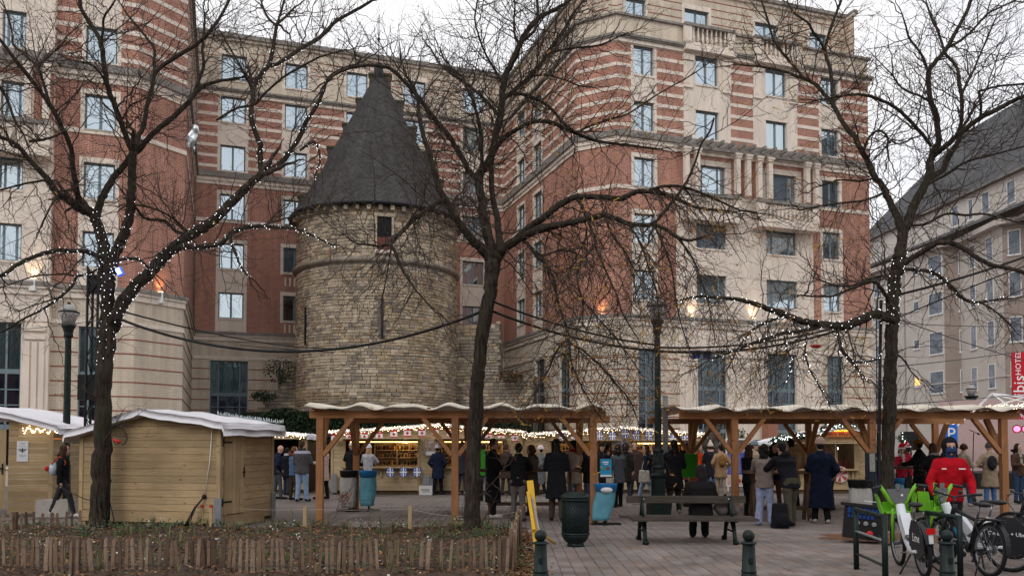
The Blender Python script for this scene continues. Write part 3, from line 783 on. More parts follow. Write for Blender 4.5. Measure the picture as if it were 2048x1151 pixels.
# ruined town walls on both sides
def ruin(F, tops, label, thick=1.0):
    t = thing('ruined_wall', label, 'stone wall', F.P(F.len/2, 0, 0))
    b = MB(); ss = []
    n = len(tops)
    for i in range(n-1):
        (s0, z0), (s1, z1) = tops[i], tops[i+1]; zt = max(z0, .5)
        F.box(b, s0, s1, 0, zt-.05, -thick, -.04)
    b.build('wall_core', M_mort, t)
    z = 2.4; k = 0; bb = MB(); cnt = 0
    while z < max(q[1] for q in tops):
        h = rs.uniform(.16, .26); s = 0
        while s < F.len:
            w_ = rs.uniform(.25, .6); 
            zt = [q for q in tops if q[0] <= s+w_/2][-1][1]
            if z+h < zt+rs.uniform(-.1, .15):
                g_ = .012; pr = rs.uniform(.0, .05); nn = len(bb.v); j = [rs.uniform(-.015, .015) for _ in range(4)]
                s1_ = min(s+w_, F.len)
                for (o, ins) in ((-.05, 0), (pr, 0.), (pr+.015, .025)):
                    for i, (a_, z_) in enumerate(((s+g_, z+g_), (s1_-g_, z+g_), (s1_-g_, z+h-g_), (s+g_, z+h-g_))):
                        bb.v.append(tuple(F.P(a_+(ins if i in (0, 3) else -ins)+j[i], z_+(ins if i < 2 else -ins), o)))
                mi = rs.choice([0, 2, 2, 2, 1])
                for s_ in (0, 4):
                    for i in range(4): bb.face((nn+s_+i, nn+s_+(i+1) % 4, nn+s_+4+(i+1) % 4, nn+s_+4+i), mi)
                bb.face((nn+8, nn+9, nn+10, nn+11), mi)
                cnt += 1
                if cnt % 3 == 0 and k < 120:
                    # every third stone is a piece of its own
                    q = MB(); q.v = bb.v[nn:]; bb.v = bb.v[:nn]
                    fs = bb.f[-9:]; bb.f = bb.f[:-9]; bb.m = bb.m[:-9]; bb.uv = bb.uv[:-9]; bb.sm = bb.sm[:-9]
                    for f in fs: q.face([x-nn for x in f])
                    q.build('stone', M_st[mi], t); k += 1
            s += w_
        z += h
    stuff(bb.build('stones', M_st, t)); return t
p0 = pt(915, 800, 48.6); p1 = pt(1068, 800, 47.6)
RW = Fac((p0.x-.6, p0.y), (p1.x, p1.y)); zA = pt(955, 645, 48.3).z; zB = pt(1030, 745, 48).z
ruin(RW, [(0, zA), (RW.s(998, 700), zA-.02), (RW.s(998, 700)+.01, zB), (RW.s(1040, 740), zB-.15), (RW.len, zB-.3)], 'remains of grey stone wall at the right foot of the tower')
p0 = pt(490, 800, 46.5); p1 = pt(600, 800, 47.2)
LW = Fac((p0.x, p0.y), (p1.x, p1.y)); tops = []
for (u, v) in ((490, 832), (515, 812), (530, 795), (548, 778), (556, 735), (575, 722), (600, 700)): tops.append((max(0, LW.s(u, v)), LW.sz(u, v)[1]))
ruin(LW, tops, 'stepped ruin of dark stone wall overgrown at the left foot of the tower')

# ivy: leaf-sized faces in clumps
M_ivy = mat('ivy_leaf', (.014, .03, .012), .6, noise=.5, nscale=3, rnd_v=.3); M_ivy2 = mat('ivy_leaf_pale', (.03, .05, .02), .6, noise=.4, nscale=3)
def leafcloud(n, fn, size, mats=1, seed=1):
    r_ = np.random.RandomState(seed); b = MB()
    for i in range(n):
        c = fn(r_); s = size*r_.uniform(.6, 1.4)
        a = V(r_.normal(size=3)).normalized(); c2 = a.orthogonal().normalized(); d = a.cross(c2)
        b.quad(c+c2*s, c+d*s*.7, c-c2*s, c-d*s*.7, int(r_.randint(0, mats)))
    return b
hp0, hp1 = pt(480, 900, 42.3), pt(1066, 900, 41.6)
HF = Fac((hp0.x, hp0.y), (hp1.x, hp1.y))
ivy = thing('ivy_hedge', 'dark green ivy covered wall running behind the market stalls under the tower', 'hedge', HF.P(HF.len/2, 0))
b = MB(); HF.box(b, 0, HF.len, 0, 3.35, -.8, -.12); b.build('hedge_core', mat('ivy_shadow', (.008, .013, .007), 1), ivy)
def ivfn(r_):
    s = r_.uniform(0, HF.len); z = 3.45+.12*math.sin(s*1.3)+.1*math.sin(s*3.1)
    if s < 1.6: z -= (1.6-s)*.7
    zz = z*(1-r_.uniform(0, 1)**1.6*1.0); return HF.P(s, zz, .05*math.sin(s*5+zz*4)+r_.uniform(-.12, .1))
stuff(leafcloud(26000, ivfn, .055, 2, 2).build('leaves', [M_ivy, M_ivy2], ivy))
def bush(name, label, cat, c, rx, ry, rz, n, size, mats, seed, stems=3, col=M_ivy):
    t = thing(name, label, cat, (c[0], c[1], c[2]-rz))
    def fn(r_):
        while True:
            p = V(r_.uniform(-1, 1, 3))
            if p.length < 1: return V((c[0]+p.x*rx, c[1]+p.y*ry, c[2]+p.z*rz))
    stuff(leafcloud(n, fn, size, len(mats), seed).build('leaves', mats, t))
    b = MB()
    for k in range(stems): b.tube([(c[0]+rnd(-.1, .1), c[1], c[2]-rz*1.0), (c[0]+rnd(-rx, rx)*.6, c[1], c[2]+rz*.7)], [.03, .01], 4)
    b.build('stem', MATS.get('bark') or mat('bark', (.05, .038, .03), .95, noise=.4, nscale=10, bump=1., bscale=35, stretch=(1, 1, .25)), t)
q = pt(1020, 752, 47.2); bush('wall_plant', 'small reddish plant hanging on top of the right stone ruin', 'plant', q, .8, .4, .35, 500, .06, [M_ivy2, mat('rusty_leaf', (.16, .06, .03), .8)], 4)
q = pt(560, 740, 46.2); bush('wall_plant', 'leafy shrub growing over the left stone ruin', 'plant', q, 1.0, .4, .75, 420, .06, [M_ivy, M_ivy2], 5, 5)
q = pt(528, 792, 46.0); bush('wall_plant', 'low ivy creeping down the stepped ruin on the left', 'plant', q, .8, .3, .3, 500, .055, [M_ivy, M_ivy2], 6, 2)

# ---------------------------------------------------------------- pale hotel on the right (saw-tooth facade)
M_pink = mat('pale_render', (.58, .53, .485), .9, noise=.08, nscale=1.2, bump=.1); M_brn = mat('brown_and_shade_render', (.34, .285, .25), .9, noise=.1, nscale=1)
M_roofd = brickmat('dark_roof_slate', (.07, .07, .075), (.10, .10, .105), (.04, .04, .04), bw=.5, bh=.25, ms=.02, stain=.3)
ib = thing('corner_hotel', 'pale rendered hotel with steep dark roof and small windows on the right', 'building', (32, 62, 0))
FH = 17.0
# plan: stepping faces from far left towards the camera on the right
pp = [line_pt(V((31.9, 70)), V((-.10, 1)), 1760)]
def hpt(u, Y): return V(((u-1024)/F_PX*Y, Y))
plan = [(hpt(1700, 78), 0), (hpt(1812, 70), 0), (hpt(1815, 68.5), 1), (hpt(1893, 64), 0), (hpt(1926, 63.4), 1), (hpt(2013, 57.5), 0), (hpt(2060, 56.6), 1), (hpt(2170, 50), 0)]
def pane_open(F, s0, s1, z0, z1, lit=False, tint=0):
    b = MB(); F.box(b, s0-.06, s0, z0-.06, z1+.06, -.05, .04); F.box(b, s1, s1+.06, z0-.06, z1+.06, -.05, .04); F.box(b, s0, s1, z1, z1+.06, -.05, .04); F.box(b, s0-.1, s1+.1, z0-.12, z0-.06+.06, -.05, .08)
    w_ = b.build('window', M_white, ib)
    q = MB(); q.quad(F.P(s0, z0, .012), F.P(s1, z0, .012), F.P(s1, z1, .012), F.P(s0, z1, .012)); q.build('pane', mat('lit_window', (1, .6, .2), emit=(1, .55, .15), estr=.9) if lit else mat('hotel_pane', (.16, .19, .23), .12, noise=.5, nscale=1.5), w_)
ROWH = [1.2+3.0*k for k in range(0, 6)]
for i in range(len(plan)-1):
    F = Fac(plan[i][0], plan[i+1][0]); mk = plan[i+1][1]
    b = MB(); b.quad(F.P(0, 0), F.P(F.len, 0), F.P(F.len, FH+.0), F.P(0, FH+.0), 0); b.build('wall', M_brn if mk else M_pink, ib)  # return faces take the browner render, their shade put into the colour
    for z in (L1-2, FH-.35): 
        b = MB(); F.box(b, -.15, F.len+.15, z+(.0 if z > 9 else 0), z+.35 if z > 9 else z+.08, -.05, .6 if z > 9 else .05); b.build('cornice', [M_pink], ib)
    us = {0: [(1752, 1764), (1778, 1790)], 2: [(1829, 1839), (1860, 1886)], 3: [(1921, 1925)], 4: [(1943, 1953), (1977, 1989)], 5: [(2022, 2044)], 6: [(2100, 2120)]}.get(i, [])
    for (u0, u1) in us:
        s0, s1 = F.s(u0, 680), F.s(u1, 680); small = (u0 == 1829)
        for r, z in enumerate((5.7, 8.7, 11.75, 14.6)):
            zz = (z+.65, z+1.3) if small else (z, z+1.6)
            pane_open(F, s0, s1, *zz, lit=(small and r == 0))
# roof: steep slope rising back from the eaves, upper storey set in
top = [(-1.5, FH), (2.5, FH+2.6)]
for i in range(len(plan)-1):
    F = Fac(plan[i][0], plan[i+1][0])
Lr, Rr = plan[0][0], plan[-1][0]; dd = (Rr-Lr).normalized(); RF = Fac(Lr-dd*2, Rr+dd*30)
b = MB()
def rquad(o0, z0, o1, z1, mi): b.quad(RF.P(0, z0, o0), RF.P(RF.len, z0, o0), RF.P(RF.len, z1, o1), RF.P(0, z1, o1), mi, [(0, 0), (RF.len, 0), (RF.len, 8), (0, 8)])
rquad(.1, FH+.3, -1.95, FH+1.35, 0); rquad(-1.6, FH+3.6, -13.2, FH+15.0, 0)
b.build('roof', M_roofd, ib)
b = MB(); b.quad(RF.P(0, FH-3, -2), RF.P(RF.len, FH-3, -2), RF.P(RF.len, FH+3.7, -2), RF.P(0, FH+3.7, -2)); b.build('upper_wall', M_pink, ib)
b = MB(); RF.box(b, 0, RF.len, FH+3.5, FH+3.62, -2.3, -1.6); b.build('eaves', M_limed, ib)
G = Fac(RF.p0-RF.n*2, RF.p1-RF.n*2)
for (u0, u1, v) in ((1905, 1917, 430), (1938, 1946, 425), (1965, 1978, 405), (2015, 2030, 375)):
    s0, s1 = G.s(u0, v), G.s(u1, v); pane_open(G, s0, s1, FH+1.6, FH+3.1)
for (u, v, w_) in ((1888, 270, 2.2),):
    p = RF.P(RF.s(1885, 300), FH+13.6, -11.5); b = MB(); b.box(p, (1.4, 3.2, 3.4)); b.build('chimney', M_brn, ib)
b = MB(); b.quad((14.5, 62, 0), (70, 95, 0), (70, 95, 14), (14.5, 62, 14)); 
# red vertical sign
def text_mesh(name, body, size, m, parent, loc, rot, extr=.004, align='CENTER', world=True):
    cu = bpy.data.curves.new(name, 'FONT'); cu.body = body; cu.size = size; cu.extrude = extr; cu.align_x = align; cu.align_y = 'CENTER'; cu.resolution_u = 2
    tmp = bpy.data.objects.new(name, cu); me = bpy.data.meshes.new_from_object(tmp); bpy.data.objects.remove(tmp)
    me.materials.clear(); me.materials.append(m)
    o = link(name, me, parent, world); o.location = loc; o.rotation_euler = rot; return o
M_signr = mat('red_sign', (.5, .012, .025), .5); M_signw = mat('sign_white', (.85, .83, .83), .5)
p = pt(2041, 750, 50); sg = thing('red_banner_sign', 'tall red vertical banner sign with white lettering on the pale hotel', 'sign', (p.x, p.y, p.z))
b = MB(); b.box((0, 0, 0), (1.0, .14, 2.75)); b.build('sign_panel', M_signr, sg, False)
text_mesh('lettering', 'ibis', .95, M_signw, sg, (-.12, -.085, -.62), (R(90), R(-90), 0), world=False)
text_mesh('lettering', 'HOTEL', .46, M_signw, sg, (-.16, -.085, .72), (R(90), R(-90), 0), world=False)
# dark low buildings further back, left of the pale hotel
b = MB(); b.box((30, 92, 4), (60, 6, 8)); o = b.build('far_building', M_brn); tag(o, 'plain brown building closing the street far behind the stage', 'building')

# the town houses across the square, behind the viewer: they are what the lower windows reflect
for i, (x, w_, h_, m_) in enumerate(((-52, 24, 15, M_brn), (-27, 22, 17, M_red), (-4, 20, 14, M_pink), (17, 20, 17, M_brn), (38, 24, 15, M_red))):
    F = Fac((x+w_, -26-i % 2), (x, -26-i % 2)); t = thing('town_house', ['brown rendered', 'red brick', 'pale rendered', 'tall brown', 'corner red brick'][i]+' town house across the square behind the camera', 'building', (x+w_/2, -27, 0))
    b = MB(); F.box(b, 0, F.len, 0, h_, -9, 0); b.build('wall', m_, t)
    for k in range(int(w_/2.4)):
        for z in range(1, int(h_), 3): b = MB(); F.box(b, .8+k*2.4, 2.0+k*2.4, z, z+1.8, 0, .03); b.build('window', M_navy, t)
# ---------------------------------------------------------------- wooden huts near the camera
def plank_wall(F, parent, z0, ztop, h=.145, s0=0, s1=None, skip=(), m=None, gap=.006, th=.028):
    """horizontal boards; ztop is a function of s giving the top edge"""
    s1 = F.len if s1 is None else s1; m = m or M_oak; z = z0
    zt0 = ztop; ztop = lambda s: zt0(s)+.07
    zmax = max(ztop(s) for s in np.linspace(s0, s1, 9))
    while z < zmax-.02:
        segs = [(s0, s1)]
        for (a, c, y0, y1) in skip:
            if y0 < z+h/2 < y1:
                segs = [q for (x, y) in segs for q in ((x, min(y, a)), (max(x, c), y)) if q[1]-q[0] > .02]
        for (x, y) in segs:
            xs = [q for q in np.linspace(x, y, 25) if ztop(q) > z+.01]
            if not xs: continue
            a, c = xs[0], xs[-1]; b = MB(); n = 0; pr = rnd(0, .005)
            tp = [(q, min(z+h-gap, max(z+.01, ztop(q)))) for q in xs[::-1]]
            tp = [q for i, q in enumerate(tp) if i in (0, len(tp)-1) or abs(tp[i-1][1]+tp[i+1][1]-2*q[1]) > .004]; K = len(tp)+2
            for o in (pr-th, pr):
                for (q, zz) in [(a, z), (c, z)]+tp: b.v.append(tuple(F.P(q, zz, o)))
            b.face(range(K, 2*K)); b.face(range(K-1, -1, -1))
            for k in range(K): b.face((k, (k+1) % K, K+(k+1) % K, K+k))
            b.build('plank', m, parent)
        z += h
def fleece_roof(parent, rows, th=.10, name='roof_fleece', n=26, amp=.014, m=None, seed=0):
    """rows: list of profiles (each a list of 3D points) -> thick draped sheet with a hanging hem"""
    b = MB(); r_ = random.Random(seed); nu = n; nv = len(rows[0]); 
    K = 4
    rr = []
    for i in range(len(rows)-1):
        for k in range(K if i < len(rows)-2 else K+1): rr.append([rows[i][j].lerp(rows[i+1][j], k/K) for j in range(nv)])
    grid = []
    for row in rr:
        pts = []
        for j in range(nv-1):
            for k in range(8 if j < nv-2 else 9): pts.append(row[j].lerp(row[j+1], k/8))
        grid.append(pts)
    for lay, dz in ((0, 0), (1, -th)):
        for i, row in enumerate(grid):
            for j, p in enumerate(row):
                q = p+V((0, 0, dz+amp*math.sin(i*1.7+j*.9+seed)+amp*.7*math.sin(j*2.3+seed*2))); b.v.append(tuple(q))
    I, J = len(grid), len(grid[0]); off = I*J
    for i in range(I-1):
        for j in range(J-1):
            a = i*J+j; b.face((a, a+1, a+J+1, a+J), 0, smooth=True); b.face((off+a+J, off+a+J+1, off+a+1, off+a), 0, smooth=True)
    for i in range(I-1):
        for j in (0, J-1):
            a = i*J+j; b.face((a, a+J, off+a+J, off+a), 0, smooth=True)
    for j in range(J-1):
        for i in (0, I-1):
            a = i*J+j; b.face((a, a+1, off+a+1, off+a), 0, smooth=True)
    return b.build(name, m or M_snow, parent)
def hut2():
    c0 = gnd(161, 1049); c1 = gnd(436, 1056); c2 = gnd(543, 1038)
    F1 = Fac((c0.x, c0.y), (c1.x, c1.y)); F2 = Fac((c1.x, c1.y), (c2.x, c2.y))
    h = thing('wooden_hut', 'pine board market hut with white fleece roof, closed door, right of the left tree', 'hut', F1.P(F1.len/2, 0), 'wooden market huts')
    sa = F1.s(292, 860); H0 = F1.sz(436, 853)[1]+.02; Hl = F1.sz(161, 863)[1]; Ha = F1.sz(292, 830)[1]
    f = lambda s: (Hl+(Ha-Hl)*s/sa) if s < sa else (Ha+(H0-Ha)*(s-sa)/(F1.len-sa))
    plank_wall(F1, h, .33, f)
    for (z0, z1) in ((.10, .32),):
        b = MB(); F1.box(b, 0, F1.len, z0, z1, -.03, .012); b.build('base_board', M_oak, h)
    for k in range(7):
        s = .05+k*(F1.len-.1)/6; b = MB(); F1.box(b, s-.05, s+.05, 0, .1, -1.8, -.02); b.build('bearer', M_oak, h)
    d0, d1 = F2.s(447, 950), F2.s(487, 950)
    plank_wall(F2, h, .1, lambda s: H0-.02, skip=[(d0, d1, .2, 2.3)])
    b = MB()
    for k in range(5):
        a = d0+.01+(d1-d0-.02)*k/5; c = d0+.01+(d1-d0-.02)*(k+1)/5-.008; q = MB(); F2.box(q, a, c, .26, H0-.1, -.01, .016)
        if k == 0: door = q.build('door', M_oakv, h)
        else: q.build('door_board', M_oakv, door)
    for z in (.5, 1.72):
        q = MB(); F2.box(q, d0-.1, d0+.28, z, z+.035, .018, .026); F2.box(q, d0-.1, d0-.05, z-.07, z+.1, .018, .03); q.build('hinge', M_black, door)
    q = MB(); F2.box(q, d1-.03, d1+.01, 1.0, 1.22, .018, .03); F2.box(q, d1-.12, d1, 1.1, 1.125, .05, .065); q.build('handle', M_black, door)
    for (F, s) in ((F1, 0), (F1, F1.len), (F2, F2.len)):
        q = MB(); F.box(q, s-.045, s+.045, 0.1, f(min(s, F1.len)) if F is F1 else H0, -.05, .02); q.build('corner_post', M_oakv, h)
    q = MB(); F2.box(q, .2, .24, .1, H0, .0, .02); q.build('corner_post', M_oakv, h)
    # back side so nothing is open
    bk0, bk1 = F2.P(F2.len, 0), F1.P(0, 0)+(F2.P(F2.len, 0)-F2.P(0, 0))
    q = MB(); q.quad(V((bk0.x, bk0.y, 0)), V((bk1.x, bk1.y, 0)), V((bk1.x, bk1.y, Hl)), V((bk0.x, bk0.y, Hl))); q.quad(V((bk1.x, bk1.y, 0)), F1.P(0, 0), F1.P(0, Hl), V((bk1.x, bk1.y, Hl))); q.build('back_wall', M_oak, h)
    dep = (F2.P(F2.len, 0)-F2.P(0, 0)); dn = dep.normalized(); dep = dep+dn*.2
    def P(s, z, k): q = F1.P(s, z); return q-dn*.22+(dep+dn*.2)*k
    ov = .28
    rows = []
    for k in (0, .5, 1): rows.append([P(-ov-.02, Hl-.10, k), P(-ov*.9, Hl-.0, k), P(sa, Ha+.13, k), P(F1.len+ov*.7, H0+.07, k), P(F1.len+ov*.85, H0-.06, k)])
    fleece_roof(h, rows, th=.14, seed=1)
    q = MB()
    for k in range(7): F1.box(q, .02, .03, 0, .01, 0, .01)
    # two steel ground stakes
    for (F, s) in ((F1, F1.len+.02), (F2, F2.len+.02)):
        q = MB(); F.box(q, s-.09, s+.07, .02, .62, .02, .05); q.build('steel_bracket', M_steel, h)
    # icicle light sticks on the far eave
    q = MB()
    for k in range(60):
        p = P(F1.len+ov*.4-(F1.len*.5)*(k/60)*.9, 0, 1.0); s = F1.len+ov*.6-k*(F1.len-sa)/60; zz = f(min(max(s, 0), F1.len))+.12
        p = P(s, zz, 1.0); q.beam(p, p+V((rnd(-.03, .03), 0, rnd(.04, .09))), .012, .012)
    o = q.build('icicle_lights', mat('dim_bulb', (.6, .68, .68), .4), None); tag(o, 'row of small unlit light sticks along the back edge of the pine hut roof', 'string lights')
    # electrical cable hole with cables
    s, z = F1.sz(410, 992); p = F1.P(s, z, .03); q = MB(); q.ball(p, .05, 8, 5)
    for k, dx in enumerate((-.35, -.28, -.22)):
        g_ = F1.P(s+dx, .02, .18+k*.05); q.tube([p, p.lerp(g_, .4)+V((0, -.08, .04)), g_], .014, 5)
    o = q.build('cable_bundle', M_black, None); tag(o, 'black cables coming out of the lower wall of the pine hut', 'cable')
    q = MB(); q.tube([F1.P(F1.s(426, 870), 2.05, .03), F1.P(F1.s(421, 940), 1.3, .04), F1.P(s, z, .04)], .008, 4); o = q.build('white_cable', M_white, None); tag(o, 'thin white cable hanging down the corner of the pine hut', 'cable')
    for u in (405, 423):
        s_, z_ = F1.sz(u, 1011); q = MB(); F1.box(q, s_-.03, s_+.03, z_-.03, z_+.02, .015, .03); F1.box(q, s_-.03, s_+.03, z_-.45, z_-.032, .013, .028, 1)
        o = q.build('marker_stake', [mat('red_tip', (.5, .03, .02), .6), M_oakv], None); tag(o, ('left' if u < 410 else 'right')+' red tipped marker against the base of the pine hut', 'marker')
hut2()
def hut1():
    c1 = gnd(100, 1030); c0 = gnd(-150, 1038)
    F1 = Fac((c0.x, c0.y), (c1.x, c1.y)); s2 = c1+V((.25, 2.5, 0)); F2 = Fac((c1.x, c1.y), (s2.x, s2.y))
    h = thing('wooden_hut', 'pine board hut cut off by the left picture edge with notice on its wall', 'hut', F1.P(F1.len/2, 0), 'wooden market huts')
    H = F1.sz(98, 858)[1]; sa = F1.s(-60, 858); Ha = H+.42
    f = lambda s: H+(Ha-H)*(1-abs(s-sa)/(F1.len-sa))
    d = F1.s(12, 950)
    plank_wall(F1, h, .3, f, s0=d+.04); plank_wall(F2, h, .1, lambda s: H)
    b = MB(); F1.box(b, d+.04, F1.len, .06, .29, -.03, .015); b.build('base_board', M_oak, h)
    for k in range(4):
        q = MB(); F1.box(q, d-.8+k*.2, d-.81+(k+1)*.2, .2, 2.05, -.01, .012)
        if not k: door = q.build('door', M_oakv, h)
        else: q.build('door_board', M_oakv, door)
    q = MB(); F1.box(q, d-.09, d-.06, 1.0, 1.25, .018, .03); F1.box(q, d-.16, d-.04, 1.12, 1.15, .04, .055); q.build('handle', M_black, door)
    q = MB(); F1.box(q, F1.len-.05, F1.len+.04, .06, H, -.05, .02); q.build('corner_post', M_oakv, h)
    def P(s, z, k): q = F1.P(s, z); return q+V((.25, 2.6, 0))*(k*1.15-.08)
    rows = [[P(sa-2, Ha-.3, k), P(sa, Ha+.14, k), P(F1.len+.15, H+.12, k), P(F1.len+.28, H+.02, k)] for k in (0, .5, 1)]
    fleece_roof(h, rows, th=.13, seed=3)
    q = MB(); n = 46
    for k in range(n):
        s, z = F1.sz(46+70*k/n, 858+5*math.sin(k*.6)+rnd(-3, 5)); q.ball(F1.P(s, z, .05+rnd(0, .05)), .013, 5, 3)
    o = q.build('string_lights', M_bulbw); tag(o, 'short warm light string under the eave of the far left hut', 'string lights')
    # notice with a winged emblem
    s0, z1 = F1.sz(34, 881); s1, z0 = F1.sz(56, 922)
    t = thing('paper_notice', 'white paper notice with dark winged emblem pinned on the far left hut', 'notice', F1.P((s0+s1)/2, z0))
    q = MB(); F1.box(q, s0, s1, z0, z1, .015, .019); q.build('sheet', mat('paper', (.72, .72, .74), .7), t)
    cx = (s0+s1)/2; w = s1-s0; h_ = z1-z0; q = MB(); cz = z0+h_*.55
    for sx in (-1, 1):
        for k in range(4): F1.box(q, *sorted((cx+sx*w*.05, cx+sx*w*(.42-.07*k))), cz+.02-k*.017, cz+.03-k*.017, .02, .021)
    F1.box(q, cx-.012, cx+.012, cz-.06, cz+.05, .02, .021)
    for (zz, ww) in ((.9, .3), (.86, .22), (.74, .38), (.33, .3), (.28, .3), (.24, .16)): F1.box(q, cx-w*ww, cx+w*ww, z0+h_*zz-.005, z0+h_*zz, .02, .021)
    q.build('print', mat('ink', (.05, .05, .06), .8), t)
hut1()
# orange lit sign + grey kiosk between the huts
p = gnd(126, 1010); t = thing('kiosk', 'pale grey kiosk with small orange lit sign between the two left huts', 'kiosk', p)
Y = p.y; b = MB(); a = pt(104, 856, Y); c = pt(156, 1010, Y); b.box(((a.x+c.x)/2, Y+.8, (a.z)/2), (c.x-a.x, 1.6, a.z)); b.build('cabinet', mat('pale_grey_panel', (.45, .45, .47), .6, noise=.08), t)
a = pt(103, 859, Y-.06); c = pt(140, 882, Y-.06); b = MB(); b.box(((a.x+c.x)/2, Y-.06, (a.z+c.z)/2), (c.x-a.x+.06, .1, a.z-c.z+.06)); b.build('sign_frame', M_white, t)
b = MB(); b.box(((a.x+c.x)/2, Y-.115, (a.z+c.z)/2), (c.x-a.x, .01, a.z-c.z)); b.build('sign_face', mat('orange_sign', (1, .25, .03), .5, emit=(1, .22, .02), estr=1.2), t)
b = MB()
for k in range(5): q = pt(133+(k % 2), 864+k*3.4, Y-.13); b.box(q, (.05, .01, .02), 0, Matrix.Rotation(.5, 3, 'Y'))
b.build('lettering', mat('lit_letter', (1, .9, .7), emit=(1, .9, .7), estr=1), t)
# concrete block and planter bits behind the left fence
b = MB(); q = gnd(104, 1034); b.box((q.x-.05, q.y+.3, .2), (.8, .5, .4), taper=.93); o = b.build('concrete_block', mat('concrete', (.36, .33, .3), .9, noise=.15, nscale=5, bump=.3)); tag(o, 'squat pinkish grey concrete block beside the walking woman', 'block')

# ---------------------------------------------------------------- bulbs
BULB_N = 0
def bulbs(parent, pts, r=.016, m=None, name='bulb', limit=120):
    bb = MB(); bb.ball((0, 0, 0), r, 6, 4); me = bb.mesh(name, m or M_bulb)
    pts = list(pts); random.Random(1).shuffle(pts)
    for p in pts[:limit]: o = link(name, me, parent); o.location = p
    if len(pts) > limit:
        b = MB()
        for p in pts[limit:]: b.ball(p, r*rnd(.6, 1.05), 5, 3, 1 if random.random() < .45 else 0)
        stuff(b.build(name+'s', [m or M_bulb, M_bulbd if (m or M_bulb) is M_bulb else M_bulbw], parent))

# ---------------------------------------------------------------- market stalls
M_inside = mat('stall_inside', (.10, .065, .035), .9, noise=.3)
M_flagr = mat('flag_red', (.52, .02, .04), .7); M_flagw = mat('flag_white', (.72, .72, .74), .7); M_flagb = mat('flag_blue', (.02, .07, .33), .7)
BOT = [mat('bottle_amber', (.12, .035, .008), .15), mat('bottle_dark', (.015, .01, .008), .15), mat('bottle_gold', (.5, .25, .04), .2), mat('bottle_cap', (.6, .5, .4), .4)]
def maple_flag(F, s, z, o, lab):
    t = thing('flag', lab, 'flag', F.P(s, z, o), 'red and white maple leaf flags')
    w, h = .24, .25; b = MB(); F.box(b, s-w/2, s+w/2, z-h, z, o, o+.004); b.build('cloth', M_flagw, t)
    b = MB(); F.box(b, s-w/2, s+w/2, z-h*.2, z, o+.005, o+.009); F.box(b, s-w/2, s+w/2, z-h, z-h*.86, o+.005, o+.009)
    # leaf
    P = [(0, .5), (.1, .3), (.22, .36), (.18, .1), (.34, .22), (.38, .1), (.52, .06), (.46, -.06), (.22, -.26), (.26, -.36), (.03, -.3), (.03, -.5)]
    P = P+[(-x, y) for (x, y) in P[::-1]][:-1] if False else P+[(-x, y) for (x, y) in P[::-1]]
    P = P[:-1] if P[-1] == P[0] else P
    n = len(b.v); sc2 = h*.5
    for (x, y) in P: b.v.append(tuple(F.P(s+y*sc2, z-h*.53+x*sc2, o+.006)))
    cn = len(b.v); b.v.append(tuple(F.P(s, z-h*.53, o+.006)))
    for k in range(len(P)): b.face((n+k, n+(k+1) % len(P), cn))
    b.build('leaf_emblem', M_flagr, t)
def fleur_flag(F, s, z, o, lab):
    t = thing('flag', lab, 'flag', F.P(s, z, o), 'blue flags with white cross')
    w, h = .25, .30; b = MB(); F.box(b, s-w/2, s+w/2, z-h, z, o, o+.004); b.build('cloth', M_flagb, t)
    b = MB(); F.box(b, s-w*.1, s+w*.1, z-h, z, o+.005, o+.008); F.box(b, s-w/2, s-w*.1, z-h*.6, z-h*.42, o+.005, o+.008); F.box(b, s+w*.1, s+w/2, z-h*.6, z-h*.42, o+.005, o+.008)
    for (dx, dz) in ((-.3, .2), (.3, .2), (-.3, .8), (.3, .8)):
        cx, cz = s+dx*w, z-dz*h; F.box(b, cx-.009, cx+.009, cz-.035, cz+.035, o+.005, o+.008); F.box(b, cx-.024, cx-.01, cz-.008, cz+.008, o+.005, o+.008); F.box(b, cx+.01, cx+.024, cz-.008, cz+.008, o+.005, o+.008)
    b.build('cross', M_flagw, t)
